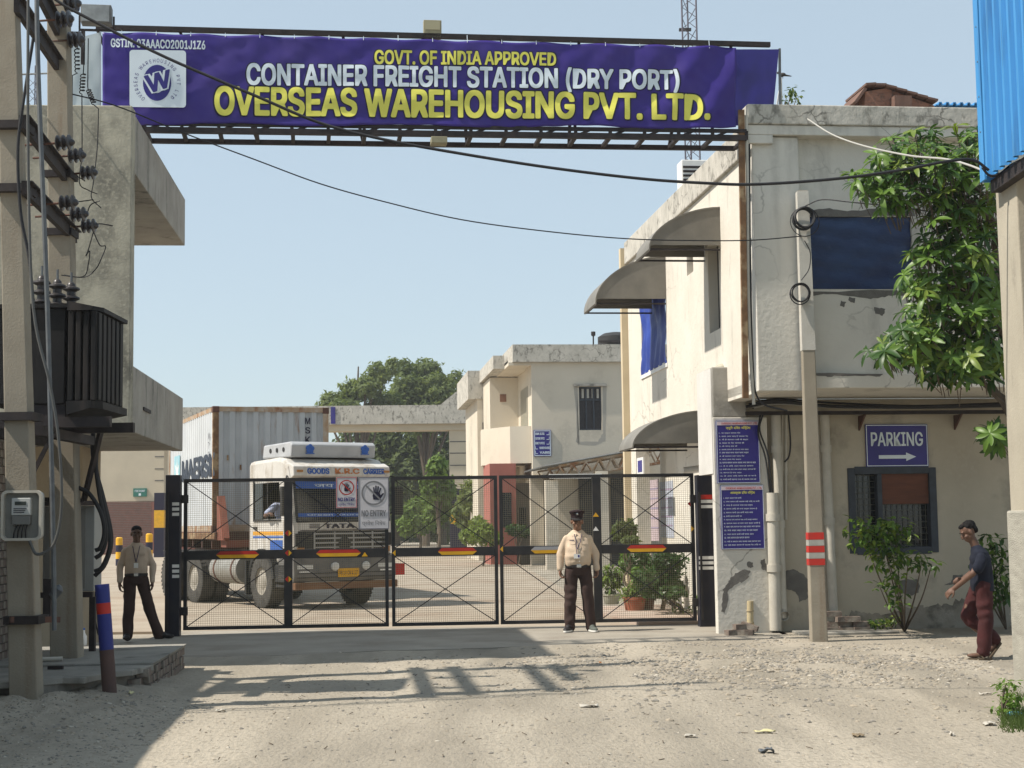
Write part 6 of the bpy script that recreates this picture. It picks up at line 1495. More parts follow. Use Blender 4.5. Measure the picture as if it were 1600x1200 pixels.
for k in 'lr': limb(b_, [J['h' + k], J['k' + k], J['a' + k]], [.07, .05, .036])
foot(b_, (.085, .0, .03), (0, -1, 0), .95, .036)
c = V(J['al']); mb_f = MB(); limb(b_, [c, c + V((0, -.02, -.07)), c + V((0, -.13, -.13))], [.036, .032, .026])
obj('body', blob_mesh(b_, 'body', .0065), skin_d, g3_); face_bits(g3_, T, B, .95)
sh_ = MB(); loft(sh_, [(0, .012, .73, .148, .118), (0, .012, .80, .15, .118), (0, .01, .90, .148, .11), (0, .005, 1.0, .16, .112), (0, .0, 1.09, .165, .11), (0, -.008, 1.155, .145, .09), (0, -.02, 1.19, .095, .072), (0, -.04, 1.225, .056, .056)])
limb(sh_, [(-.135, .0, 1.10), (-.195, -.01, .99)], [.058, .06], 14); limb(sh_, [(.135, -.015, 1.09), (.175, -.07, .98)], [.058, .06], 14)
obj('tee_shirt', blob_mesh(sh_, 'tee_shirt', .008, 2, .014, 11, 21), navy_c, g3_)
tr_ = MB(); loft(tr_, [(0, .01, .70, .13, .105), (0, .01, .77, .148, .115), (0, .01, .84, .14, .11)])
for k in 'lr': straight(tr_, [V(J['h' + k]) + V((0, 0, -.02)), J['k' + k], V(J['a' + k]) + V((0, 0, .02))], [.092, .076, .07], 16)
obj('trousers', blob_mesh(tr_, 'trousers', .008, 2, .018, 9, 23), maroon_c, g3_)
sand = M('brown_sandal_rubber', (.10, .075, .05), None, rough=.8)
MB().prism([(-.045, -.17), (.02, -.2), (.04, -.1), (.035, .06), (-.03, .07), (-.05, -.05)], lambda x, y: V((x + .085, y, .0)), lambda x, y: V((x + .085, y, .026))).build('sandal', sand, g3_, bevel=.006)
MB().tube(spline([V((.03, -.03, .02)), V((.06, -.07, .075)), V((.10, -.08, .08)), V((.13, -.03, .02))], 4), .01, 6).build('sandal_strap', sand, g3_)
q_ = Matrix.Translation(V((-.085, .13, .15))) @ Matrix.Rotation(R(52), 4, 'X')
MB().prism([(-.045, -.17), (.02, -.2), (.04, -.1), (.035, .06), (-.03, .07), (-.05, -.05)], lambda x, y: q_ @ V((x, y, -.055)), lambda x, y: q_ @ V((x, y, -.03))).build('sandal', sand, g3_, bevel=.006)
hr = MB(); hr.ell(T(0, -.032, .05), (.075, .084, .066), 16, 10, B); hr.ell(T(0, .02, .086), (.058, .052, .024), 12, 8, B); hr.ell(T(0, -.075, .0), (.066, .035, .06), 12, 8, B); obj('hair', blob_mesh(hr, 'hair', .007, 1, .006, 60), hair_m, g3_)

# ---- truck driver at the open side window
g4_ = thing('person', 'truck driver in pale blue shirt leaning an arm on cab window', 'person', FK.m @ V((.25, -.72, .95)), FK.rz + R(90))
b_ = MB(); T, B = head(b_, (0, .0, 1.22), (.1, -1, 0), (0, 0, 1), 1.0)
limb(b_, [(0, .03, 1.0), (0, .02, 1.14)], [.055, .05]); b_.ell((0, .03, .86), (.15, .10, .17)); b_.ell((0, .03, .66), (.14, .10, .17))
limb(b_, [(-.17, .02, 1.0), (-.42, -.06, .82), (-.44, -.32, .86)], [.045, .036, .027]); limb(b_, [(.17, .02, 1.0), (.2, -.2, .8), (.1, -.42, .86)], [.045, .036, .027])
hand(b_, (-.44, -.31, .86), (0, -1, -.1), (0, 0, -1), .98, .5, 1); hand(b_, (.1, -.41, .86), (0, -1, 0), (0, 0, -1), .98, .9, -1)
limb(b_, [(-.09, .03, .56), (-.1, -.40, .6), (-.1, -.46, .2)], [.08, .06, .045]); limb(b_, [(.09, .03, .56), (.1, -.40, .6), (.1, -.46, .2)], [.08, .06, .045])
obj('body', blob_mesh(b_, 'body', .008), skin_d, g4_); face_bits(g4_, T, B)
sh_ = MB(); sh_.ell((0, .03, .88), (.185, .125, .17)); sh_.ell((0, .03, .68), (.165, .12, .19)); limb(sh_, [(-.14, .03, 1.0), (.14, .03, 1.0)], [.068, .068]); limb(sh_, [(-.17, .02, 1.0), (-.36, -.03, .87)], [.072, .062]); limb(sh_, [(.17, .02, 1.0), (.19, -.13, .86)], [.072, .06])
obj('shirt', blob_mesh(sh_, 'shirt', .009, 2, .006, 10, 31), M('pale_blue_shirt', (.42, .46, .60), (.36, .40, .53), 5, .9), g4_)
hr = MB(); hr.ell(T(0, -.018, .055), (.077, .09, .062), 16, 10, B); obj('hair', blob_mesh(hr, 'hair', .008, 1), hair_m, g4_)

# ================================================================== near right: pole, shed corner, tree, plants, cables
rpb, rpt = at(1279, 991, 19.7), at(1253, 299, 19.7)
FPo = (rpb.x, 19.7, 0)
rp_ = thing('utility_pole', 'slim concrete pole with three red stripes before the barred window', 'pole', FPo)
dpole = rpt - V(FPo)
MB().bar(V((0, 0, -.1)), dpole, .205, .18, up=(0, 1, 0), w2=.14, h2=.12).build('shaft', polec, rp_, bevel=.012)
def pp(py): return dpole * ((at(1266, py, 19.7).z) / dpole.z)
def pw(py): return lerp(.205, .14, pp(py).z / dpole.z)
def pband(y0, y1, mat, nm):
    a, b = pp(y1), pp(y0); w0, w1 = pw(y1), pw(y0)
    MB().bar(a, b, w0 + .008, w0 * .88 + .008, up=(0, 1, 0), w2=w1 + .008, h2=w1 * .88 + .008).build(nm, mat, rp_)
for y0, y1 in ((832, 843), (853, 863), (873, 883)): pband(y0, y1, redp, 'red_stripe')
for y0, y1 in ((843.5, 852.5), (863.5, 872.5)): pband(y0, y1, M('faded_white_stripe', (.38, .37, .33), (.30, .29, .26), 9, .8) if 'faded_white_stripe' not in MATS else MATS['faded_white_stripe'], 'white_stripe')
pband(300, 548, M('limewashed_pole', (.52, .50, .45), (.44, .42, .37), 3, .9, .003, 40), 'limewashed_top')
def loop_coil(px_, py_, r, n, rad, label, Y=19.55, seed=0):
    rr = random.Random(seed); c = at(px_, py_, Y); g = thing('cable_coil', label, 'cable coil', c, 0, 'cable coils on the slim pole'); k = Y / FPX
    for i in range(n):
        R_ = r * k * rr.uniform(.82, 1.1); cx, cz = rr.uniform(-.03, .03), rr.uniform(-.05, .02); y = .012 * i
        MB().tube([(cx + R_ * math.cos(t), y + .01 * math.sin(3 * t), cz + R_ * math.sin(t) * 1.02) for t in [2 * math.pi * j / 28 for j in range(29)]], rad, 6).build('loop', wire_m, g, smooth=True)
loop_coil(1255, 340, 18, 2, .018, 'thick black cable coil near top of slim pole', seed=1)
loop_coil(1254, 341, 21, 1, .006, 'thin wire ring hanging behind the thick upper coil', 19.6, seed=2)
loop_coil(1249, 454, 16, 4, .008, 'bundle of thin cable loops halfway up slim pole', seed=3)
px_tube('cable', [(1257, 376), (1266, 395), (1264, 420), (1252, 438)], 19.5, .007, wire_m, 'thin wire joining the two coils on slim pole', 'cable', n=5)

# shed corner at the right edge
shd = thing('shed_corner', 'concrete corner post under blue corrugated shed wall at right edge', 'shed', (4.28, 13.4, 0))
pb_, pt_ = at(1584, 1085, 13.6), at(1554, 275, 13.6)
xl0, xl1 = pb_.x - 4.28, pt_.x - 4.28
pil = M('pillar_plaster', (.42, .38, .30), (.34, .305, .24), 1.6, .93, .004, 40, c3=(.23, .205, .165), s3=1.8, t3=.66, st3=(3, 3, .5), fine=.1)
zt_ = pt_.z
def leaning(x0, x1, y0, y1, z1, w, mat, nm, bv):
    MB().add([(x0, y0, -.1), (x0 + w, y0, -.1), (x0 + w, y1, -.1), (x0, y1, -.1), (x1, y0, z1), (x1 + w, y0, z1), (x1 + w, y1, z1), (x1, y1, z1)], [(3, 2, 1, 0), (4, 5, 6, 7), (0, 1, 5, 4), (1, 2, 6, 5), (2, 3, 7, 6), (3, 0, 4, 7)]).build(nm, mat, shd, bevel=bv)
leaning(xl0 + .05, xl1, -.36, .2, zt_, .4, pil, 'post', .012)
jk = M('rough_pillar_jacket', (.40, .38, .32), (.30, .285, .24), 4, .95, .01, 30, st=(1, 1, 4))
leaning(at(1584, 1085, 13.63).x - 4.28, at(1572, 800, 13.63).x - 4.28, -.42, .23, at(1572, 798, 13.63).z, .5, jk, 'post_jacket', .02)
xs_ = at(1545, 150, 13.3).x - 4.28; zb_ = at(1546, 275, 13.3).z
cs = []; y = -.02
while y > -7: cs += [(y, 0), (y - .055, 0), (y - .075, .055), (y - .125, .055), (y - .145, 0)]; y -= .175
n = len(cs); sw = MB().add([(xs_ + .1 * (-a) * .11 - d, a, z) for z in (zb_, 7.2) for a, d in cs], [(i, i + 1, n + i + 1, n + i) for i in range(n - 1)]).build('corrugated_wall', bluesheet, shd, recalc=False)
m_ = sw.modifiers.new('t', 'SOLIDIFY'); m_.thickness = .004
MB().box(xs_ - .055, xs_ - .035, -.06, .06, zb_ - .02, 7.2).box(xs_ - .054, xs_ + .10, .061, .075, zb_ - .02, 7.2).build('corner_flashing', bluesheet, shd)
for k in range(8): MB().ell((xs_ - .056, .0, zb_ + .1 + .32 * k), (.006, .008, .008), 8, 6).build('rivet', steel_grey, shd)
MB().box(xs_ + .03, xs_ + .12, -6.9, .05, zb_ - .12, zb_ - .01).build('eaves_beam', dark_iron, shd)
MB().box(xs_ + .14, xs_ + 5, -7, -.3, zb_ + .3, zb_ + .36).build('ceiling_sheet', steel_grey, shd)
px_tube('cable', [(1535, 262), (1546, 274), (1562, 272), (1580, 258), (1600, 248)], 13.2, .012, wire_m, 'dark cable tucked under blue shed wall edge', 'cable')

# overhead lines
px_tube('overhead_line', [(60, -25), (92, 3), (150, 35), (260, 90), (400, 150), (500, 192), (600, 218), (720, 240), (860, 262), (1000, 279), (1100, 286), (1180, 288), (1300, 280), (1400, 267), (1480, 252), (1520, 250), (1545, 266)], [13.2 + .0 * i for i in range(17)], .0135, wire_m, 'thick black service cable sagging across the whole entrance', 'cable')
px_tube('overhead_line', [(96, 143), (180, 165), (285, 207), (400, 250), (500, 287), (600, 315), (720, 343), (850, 361), (980, 373), (1100, 376), (1180, 375), (1252, 369)], [15.5 + 4.1 * (i / 11) for i in range(12)], .0075, wire_m, 'thin black wire running from left pole to slim pole', 'cable')
px_tube('overhead_line', [(1262, 186), (1300, 210), (1350, 228), (1420, 243), (1480, 249), (1525, 262), (1550, 276)], [19.7, 18.6, 17.4, 15.9, 14.6, 13.8, 13.3], .010, wire_l, 'pale cable running from office parapet to shed corner', 'cable')
px_tube('overhead_line', [(1258, 322), (1285, 312), (1330, 316), (1400, 323), (1450, 330)], [19.6, 19.5, 19.2, 19.0, 18.9], .008, wire_m, 'thin wire from slim pole into the broad leaved tree', 'cable', n=5)
px_tube('overhead_line', [(-20, 117), (40, 116), (110, 113)], [14.0, 16.0, 18.0], .010, wire_l, 'pale wire crossing behind the left poles near banner', 'cable')

# ---- broad-leaved tree over the wall (rosettes of long leaves)
def leaf_mesh(L, w, fold=.25, droop=.18, n=5):
    mb = MB(); vs_ = []
    for i in range(n + 1):
        t = i / n; ww = w * (math.sin(math.pi * min(1, t * .92 + .05)) ** .8) * (.55 + .6 * t); z = -droop * L * t * t
        vs_ += [V((t * L, -ww, z + fold * ww)), V((t * L, 0, z)), V((t * L, ww, z + fold * ww))]
    return vs_, [(3 * i + j, 3 * i + 3 + j, 3 * i + 4 + j, 3 * i + 1 + j) for i in range(n) for j in range(2)]
LM = []
for k in range(5):
    for mm in (leaf_a, leaf_b, leaf_y):
        vs_, fs_ = leaf_mesh(.15 + .016 * k, .029 + .002 * k, .3, .12 + .15 * k, 5); me = bpy.data.meshes.new('leaf'); me.from_pydata(vs_, [], fs_); me.materials.append(mm)
        for p in me.polygons: p.use_smooth = True
        LM.append((me, vs_, fs_, mm))
bt0 = at(1592, 700, 18.3)
bt = thing('broad_leaved_tree', 'dense tree with rosettes of glossy leaves hanging over office front', 'tree', (bt0.x, 18.3, 0), 0)
rr = random.Random(5)
outline = [(1345, 285, 20), (1370, 265, 26), (1400, 250, 34), (1440, 232, 38), (1480, 228, 40), (1520, 240, 40), (1385, 300, 30), (1430, 290, 44), (1480, 290, 50), (1525, 300, 45), (1480, 350, 34), (1530, 360, 46),
           (1440, 390, 24), (1480, 400, 36), (1530, 410, 46), (1425, 445, 20), (1460, 455, 34), (1510, 465, 46), (1545, 480, 40), (1375, 545, 20), (1410, 525, 28), (1440, 505, 38), (1430, 555, 32), (1480, 530, 46), (1520, 540, 46), (1500, 565, 32), (1540, 565, 30), (1470, 568, 24), (1556, 690, 9), (1550, 676, 8)]
cand = []
for (x, y, r_) in outline:
    for _ in range(int(7 + r_ * r_ * .0115)):
        a, q = rr.uniform(0, 6.28), r_ * math.sqrt(rr.random()); Y = 18.3 + rr.uniform(-.75, .75)
        cand.append((at(x + q * math.cos(a), y + q * math.sin(a), Y) - V(bt.location), (x, y), Y))
cand.sort(key=lambda c: c[2])
nobj = 0; rest = {leaf_a.name: MB(), leaf_b.name: MB(), leaf_y.name: MB()}
cen = at(1560, 420, 18.6) - V(bt.location)
twig = MB()
for ci, (p, pc, Y) in enumerate(cand):
    d = (p - cen) * .5 + V((rr.gauss(0, .3), rr.gauss(0, .3) - .35, 1.0 + rr.uniform(-.3, .6))); d.normalize()
    q = V((0, 0, 1)).rotation_difference(d).to_matrix(); n = rr.randint(6, 8); a0 = rr.uniform(0, 6.28); up_ = p.z > cen.z + .2
    shade = 0 if (Y < 18.2 and rr.random() < .7) else 1  # bright leaves in front, dark behind: the crown's inner shade put into colour
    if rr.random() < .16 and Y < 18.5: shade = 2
    sc = rr.uniform(.78, 1.15)
    twig.tube([p, p - d * .25 + V((.05, .12, -.05))], .006, 4)
    for k in range(n):
        th = a0 + 2 * math.pi * k / n + rr.uniform(-.2, .2); el = rr.uniform(-.25, .55)
        m3 = q @ Matrix.Rotation(th, 3, 'Z') @ Matrix.Rotation(-el, 3, 'Y') @ Matrix.Rotation(rr.uniform(-.3, .3), 3, 'X') * sc
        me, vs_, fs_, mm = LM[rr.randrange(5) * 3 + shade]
        if ci < 44 and nobj < 300:
            o = bpy.data.objects.new('leaf', me); col.objects.link(o); o.parent = bt; o.matrix_local = Matrix.Translation(p) @ m3.to_4x4(); nobj += 1
        else: rest[mm.name].add([p + m3 @ v for v in vs_], fs_)
for k, mb in rest.items(): 
    if mb.v: mb.build('foliage', MATS[k], bt, recalc=False, smooth=False, kind='stuff')
twig.build('twigs', bark, bt, recalc=False, kind='stuff')
tm = MB().tube(spline([V((0, 0, -.1)), V((.05, .1, 1.5)), V((-.02, 0, 3.0)), V((-.1, .1, 4.2)), V((-.2, .1, 5.4))], 5), [.11 * (1 - .8 * i / 20) for i in range(21)], 8)
for (x, y) in ((1400, 270), (1450, 250), (1500, 300), (1430, 400), (1480, 440), (1400, 540), (1450, 550), (1510, 560), (1480, 360)):
    e = at(x, y, 18.4) - V(bt.location); s_ = V((-.08, .05, max(1.8, e.z - .7))); tm.tube(spline([s_, s_.lerp(e, .5) + V((0, 0, .12)), e], 4), [.04 * (1 - .8 * i / 8) for i in range(9)], 6)
tm.build('trunk', bark, bt, smooth=True)

# ---- shrubs on the wall foot
def leafy_shrub(label, base, lumps, n, L, mats, stems, seed, group, Yc, name='shrub', cat='shrub'):
    rr = random.Random(seed); g = thing(name, label, cat, base, 0, group); bs = {m.name: MB() for m in mats}; st_ = MB()
    tot = sum(r_ * r2 for _, _, r_, r2 in lumps)
    for (x, y, rx, ry) in lumps:
        c = at(x, y, Yc) - V(base); k = Yc / FPX
        st_.tube(spline([V((0, 0, 0)), c * .5 + V((rr.uniform(-.05, .05), 0, 0)), c], 4), [.016 * (1 - .7 * i / 8) for i in range(9)], 5)
        for _ in range(int(n * rx * ry / tot)):
            a, q = rr.uniform(0, 6.28), math.sqrt(rr.random()); p = c + V((rx * k * q * math.cos(a), rr.uniform(-.22, .22), ry * k * q * math.sin(a)))
            vs_, fs_ = leaf_mesh(L * rr.uniform(.7, 1.2), L * rr.uniform(.22, .3), .25, rr.uniform(.1, .6), 3)
            m3 = Matrix.Rotation(rr.uniform(0, 6.28), 3, 'Z') @ Matrix.Rotation(rr.uniform(-.5, .9), 3, 'Y') @ Matrix.Rotation(rr.uniform(-.5, .5), 3, 'X')
            bs[rr.choice(mats).name].add([p + m3 @ v for v in vs_], fs_)
    for k, mb in bs.items():
        if mb.v: mb.build('foliage', MATS[k], g, recalc=False, kind='stuff')
    st_.build('stem', bark, g, smooth=True)
    return g
b0 = V((at(1413, 978, 21.3).x, 21.3, 0))
leafy_shrub('tall leafy shrub growing in front of the barred window', (b0.x, b0.y, 0), [(1345, 830, 24, 26), (1375, 840, 34, 30), (1400, 830, 28, 22), (1385, 870, 32, 20), (1420, 870, 28, 14), (1440, 880, 22, 8), (1400, 905, 16, 16), (1375, 918, 10, 8), (1400, 935, 16, 14), (1455, 886, 12, 5)], 620, .115, [leaf_a, leaf_y, leaf_b, leaf_a], 6, 3, 'shrubs at the foot of the office wall', 20.15)
b0 = V((at(1572, 980, 21.4).x, 21.4, 0))
leafy_shrub('darker leafy shrub behind the walking man', (b0.x, b0.y, 0), [(1548, 850, 16, 18), (1560, 880, 18, 30), (1540, 900, 12, 14), (1565, 920, 16, 24), (1545, 935, 10, 12), (1530, 885, 9, 12)], 300, .12, [leaf_b, leaf_a, leaf_b], 5, 4, 'shrubs at the foot of the office wall', 20.6)
b0 = gnd(1190, 985)
leafy_shrub('small bushy weed beside the short broken post', (b0.x, b0.y - .1, 0), [(1190, 962, 12, 12), (1184, 970, 8, 8), (1197, 972, 6, 6)], 160, .06, [leaf_a, leaf_b], 4, 5, 'small weeds', b0.y - .1)
b0 = V((at(1385, 978, 21.3).x, 21.3, 0))
leafy_shrub('low scrubby weed at the wall foot beside the tall shrub', (b0.x, b0.y, 0), [(1375, 973, 18, 6), (1395, 968, 12, 6), (1362, 975, 10, 5)], 150, .07, [leaf_b, leaf_y], 4, 6, 'small weeds', b0.y)
b0 = gnd(1568, 1120)
leafy_shrub('upright green weed at the foot of the shed corner post', (b0.x, b0.y, gz(b0.x, b0.y)), [(1572, 1068, 10, 10), (1576, 1090, 12, 14), (1566, 1110, 10, 8), (1582, 1105, 10, 12)], 220, .055, [leaf_lt, leaf_a], 5, 7, 'small weeds', b0.y)
b0 = gnd(1062, 966)
leafy_shrub('bright leafy weed between gate leaf and gate post', (b0.x, b0.y + .6, 0), [(1060, 950, 10, 14), (1072, 958, 8, 10), (1086, 950, 6, 22)], 160, .075, [leaf_y, leaf_a], 4, 8, 'small weeds', b0.y + .6)
# grass by the post
gb_ = MB(); rr = random.Random(9)
for _ in range(900):
    c = gnd(rr.uniform(1565, 1625), rr.uniform(1085, 1145)); 
    if rr.random() < .5: c = gnd(1595 + rr.gauss(0, 14), 1128 + rr.gauss(0, 8))
    z = gz(c.x, c.y); h = rr.uniform(.03, .10); d = V((rr.gauss(0, .03), rr.gauss(0, .03), h)); gb_.add([(c.x - .004, c.y, z), (c.x + .004, c.y, z), (c.x + d.x, c.y + d.y, z + h)], [(0, 1, 2)])
gb_.build('grass', grass_m, None, recalc=False, label='short green grass tuft around the shed corner post', cat='grass', kind='stuff')

# ---- potted plants and bushes behind the right gate leaf
def pot(px_, py_, Yoff, rpx, hpx, mat, label, lumps, n, L, mats, seed):
    b = gnd(px_, py_); k = b.y / FPX; r_, h = rpx * k, hpx * k
    g = thing('potted_plant', label, 'plant', (b.x, b.y, 0), 0, 'potted plants behind the gate'); rr = random.Random(seed)
    MB().lathe([(r_ * .72, 0), (r_ * .78, .01), (r_ * .98, h * .85), (r_ * 1.08, h * .86), (r_ * 1.08, h), (r_ * .95, h), (r_ * .9, h * .9)], (0, 0, 0), 20).build('pot', mat, g, smooth=True)
    MB().lathe([(r_ * .9, h * .88), (r_ * .5, h * .9)], (0, 0, 0), 16).build('soil', soil_d, g)
    bs = {m.name: MB() for m in mats}; tot = sum(a * c for _, _, a, c in lumps)
    for (x, y, rx, ry) in lumps:
        c = at(x, y, b.y) - V((b.x, b.y, 0))
        for _ in range(int(n * rx * ry / tot)):
            a, q = rr.uniform(0, 6.28), math.sqrt(rr.random()); p = c + V((rx * k * q * math.cos(a), rr.uniform(-1, 1) * rx * k * .7, ry * k * q * math.sin(a))); vs_, fs_ = leaf_mesh(L * rr.uniform(.6, 1.3), L * rr.uniform(.12, .25), .2, rr.uniform(0, .6), 2)
            m3 = Matrix.Rotation(rr.uniform(0, 6.28), 3, 'Z') @ Matrix.Rotation(rr.uniform(-1.2, .6), 3, 'Y'); bs[rr.choice(mats).name].add([p + m3 @ v for v in vs_], fs_)
    for kk, mb in bs.items(): mb.build('foliage', MATS[kk], g, recalc=False, kind='stuff')
    MB().tube([(0, 0, h * .8), (0, 0, h * 1.5)], .02, 6).build('stem', bark, g)
potg = M('pale_cement_pot', (.42, .41, .33), (.34, .33, .26), 5, .9); potr = M('terracotta_pot', (.34, .11, .06), (.27, .09, .05), 5, .85)
pot(956, 944, 0, 14, 16, potg, 'pale cement pot of spiky green plant behind gate', [(956, 912, 18, 14), (945, 902, 12, 14), (968, 905, 12, 14), (955, 893, 10, 8)], 420, .16, [leaf_a, leaf_lt, leaf_y], 1)
pot(992, 958, 0, 18, 25, potr, 'red terracotta pot of bright green plant behind gate', [(992, 926, 20, 10), (980, 930, 12, 8), (1006, 924, 16, 10), (1000, 912, 14, 10)], 420, .13, [leaf_lt, leaf_a, leaf_y], 2)
pot(1014, 957, 0, 9, 24, M('dark_clay_pot', (.13, .06, .045), None, rough=.9), 'small dark clay pot right beside terracotta pot', [(1016, 925, 9, 8), (1022, 915, 9, 10)], 160, .09, [leaf_b, leaf_a], 3)
def ybush(label, px_, Y, lst, n, size, mat, seed, tr=.05, grp='garden bushes behind the gate'): return ptree(label, px_, Y, lst, n, size, mat, tr, seed, group=grp, name='bush', cat='bush', limbs=2)
ybush('large dense bush behind the potted plants', 1025, 26.4, [(1005, 880, 22, 20), (1035, 878, 26, 22), (1020, 905, 30, 22), (1050, 895, 20, 18), (1000, 905, 18, 20)], 3200, .045, leaf_b, 51)
ybush('low spreading bush at right end of the gate', 1052, 25.4, [(1045, 925, 24, 9), (1068, 922, 16, 10), (1030, 932, 16, 8)], 1500, .045, leaf_b, 52)
ybush('clipped block topiary behind the standing guard', 983, 27.2, [(972, 830, 12, 15), (985, 832, 14, 16), (998, 828, 10, 16), (978, 845, 12, 8)], 2600, .05, leaf_far2, 53, .03)
ybush('slender light green shrub left of the large bush', 982, 26.9, [(982, 880, 9, 18), (990, 900, 10, 14)], 700, .05, leaf_a, 54)
# kerb and bed for them
kb = [FR.m @ V((-.95, 3.6, 0)), FR.m @ V((.54, 3.6, 0)), FR.m @ V((.54, 8.3, 0)), FR.m @ V((-1.3, 8.3, 0))]
MB().prism([(p.x, p.y) for p in kb], lambda x, y: V((x, y, .003)), lambda x, y: V((x, y, .05))).build('planting_bed', M('pinkish_paving', (.36, .26, .20), (.42, .36, .30), 1.2, .9, .004, 20), None, kind='structure')
M('faded_poster_ink', (.30, .25, .34), None, rough=.8)
# posters pasted on the sunny side wall
for i, (x0, y0, x1, y1, lab, c) in enumerate(((1008, 750, 1030, 845, 'tall faded pink poster pasted on sunny side wall of office', (.50, .40, .42)), (1031, 752, 1052, 840, 'faded blue white poster beside the pink poster on side wall', (.42, .45, .52)))):
    q = FR.rectx(x0, y0, x1, y1, .54); p_ = put(thing('wall_poster', lab, 'poster', group='faded posters on the side wall'), FR, 0)
    MB().box(.544, .548, q[0], q[1], q[2], q[3]).build('sheet', M('faded_poster_print_%d' % i, c, tuple(v * .8 for v in c), 6, .7), p_)
    for k in range(5): z = lerp(q[2], q[3], .2 + .16 * k); MB().box(.5415, .5435, q[0] + .1, q[1] - .1, z, z + .03).build('print_line', MATS['faded_poster_ink'], p_)
vs_b = put(thing('wall_banner', 'narrow purple and white vertical sign at far corner of office', 'sign'), FR, 0)
q = FR.rectx(996, 715, 1006, 742, -.02); MB().box(-.03, -.004, q[0], q[1], q[2], q[3]).build('board', white_p, vs_b); MB().box(-.034, -.031, q[0] + .1, q[1] - .1, q[2] + .05, q[3] - .05).build('print_panel', purple_d, vs_b)
# drying rail behind the gate post
rl = thing('white_rail', 'white painted pipe rail stub behind the gate post top', 'rail', at(1068, 735, 23.6))
MB().tube(spline([V((0, 0, 0)), V((.25, 0, .03)), V((.42, 0, .05))], 4), .05, 10).build('pipe', white_p, rl, smooth=True)

# ---- odds and ends on the ground
def slab_bits(): pass
brk = MB().box(-.115, .115, -.055, .055, -.036, .036).mesh('loose_brick')
lay = [(1302, 950, 0, 3), (1318, 957, 8, 2), (1330, 955, -5, 2), (1345, 964, 3, 1), (1305, 965, -4, 1), (1322, 967, 10, 1), (1300, 976, 2, 0), (1322, 978, -6, 0), (1345, 977, 5, 0), (1146, 986, 20, 0), (1158, 984, -15, 0), (1171, 986, 70, 0), (1160, 975, 12, 1), (1172, 970, -28, 1)]
words = ['top brick of the low pile beside slim pole', 'second brick right of the pile top beside slim pole', 'chipped brick leaning right on the pile beside slim pole', 'right end brick of the middle course beside slim pole', 'left brick of the middle course beside slim pole', 'centre brick of the middle course beside slim pole', 'bottom left brick of the pile beside slim pole', 'bottom centre brick of the pile beside slim pole', 'bottom right brick of the pile beside slim pole',
         'leftmost loose brick at foot of notice pier', 'second loose brick at foot of notice pier', 'upright loose brick behind the short broken post', 'brick resting on others at foot of notice pier', 'tilted brick on top at foot of notice pier']
for i, (x, y, a, lv) in enumerate(lay):
    Yb = 21.25 if i < 9 else 21.05
    p = at(x, y, Yb); o = obj('brick', brk, brick_m if i % 3 else brick_d, None, label=words[i], cat='brick', group='loose bricks by the office wall'); z = .036 + lv * .072
    o.location = (p.x, Yb + .05 * (lv % 2), z); o.rotation_euler = (0, R(18) if i == 13 else 0, R(a + 6)); o.scale = (1, 1, .97)
sb = thing('cement_step', 'low broken cement slab at the foot of slim pole', 'slab', (at(1330, 982, 21.0).x, 21.0, 0))
MB().prism([(-.75, -.18), (-.2, -.25), (.3, -.2), (.62, -.12), (.6, .3), (-.75, .3)], lambda x, y: V((x, y, -.02)), lambda x, y: V((x, y, .0 + .035))).build('slab', slab_m, sb, bevel=.01)
bp0, bp1 = gnd(1173, 989), at(1172, 939, gnd(1173, 989).y)
bs_ = thing('short_post', 'short broken pale bamboo post at foot of notice pier', 'post', bp0)
MB().tube([V((0, 0, -.05)), V((-.005, 0, .2)), bp1 - bp0], [.05, .046, .045], 12).build('stalk', M('pale_bamboo', (.50, .42, .26), (.42, .34, .2), 6, .7), bs_, smooth=True)
for z in (.14, .3): MB().lathe([(.05, -.01), (.053, 0), (.05, .01)], (-.003, 0, z), 12).build('node_ring', M('bamboo_ring', (.33, .27, .17), None), bs_) if 'bamboo_ring' not in MATS else MB().lathe([(.05, -.01), (.053, 0), (.05, .01)], (-.003, 0, z), 12).build('node_ring', MATS['bamboo_ring'], bs_)
def paper(px_, py_, w, h, mat, label, seed, cat='litter', lift=.02):
    c = gnd(px_, py_); rr = random.Random(seed); n = 8; k = c.y / FPX; W = w * k; D = h * k * 4.5; W *= .62
    vs_ = []
    for j in range(n + 1):
        for i in range(n + 1):
            u, v = i / n - .5, j / n - .5; x, y = u * W * (1 + .3 * noise.noise((v * 3, seed, 0))), v * D * (1 + .3 * noise.noise((u * 3, seed, 4)))
            vs_.append((x, y, gz(c.x + x, c.y + y) + .006 + lift * (.5 + noise.noise((u * 3 + seed, v * 3, seed)))))
    o = MB().add(vs_, [(j * (n + 1) + i, j * (n + 1) + i + 1, (j + 1) * (n + 1) + i + 1, (j + 1) * (n + 1) + i) for j in range(n) for i in range(n)]).build('litter', mat, None, recalc=False, smooth=True)
    o.location = (c.x, c.y, 0); o.rotation_euler.z = 0
    s = o.modifiers.new('t', 'SOLIDIFY'); s.thickness = .002
    return tag(o, label, cat, 'scraps of litter on the ground')
yl = M('pale_yellow_card', (.52, .48, .27), None, rough=.8); wl_m = M('dusty_white_paper', (.46, .43, .37), (.38, .35, .30), 9, .9); gl_m = M('grey_plastic_scrap', (.12, .13, .14), None, rough=.5); bl_m = M('sky_blue_plastic_bag', (.12, .42, .62), (.2, .5, .68), 9, .4)
paper(1195, 1144, 50, 3, yl, 'long pale yellow card scrap lying on the dirt', 1); paper(1078, 1152, 28, 3, wl_m, 'cream paper scrap left of the yellow card', 2); paper(920, 1104, 46, 4, wl_m, 'crumpled pale paper in the middle of the lane', 3)
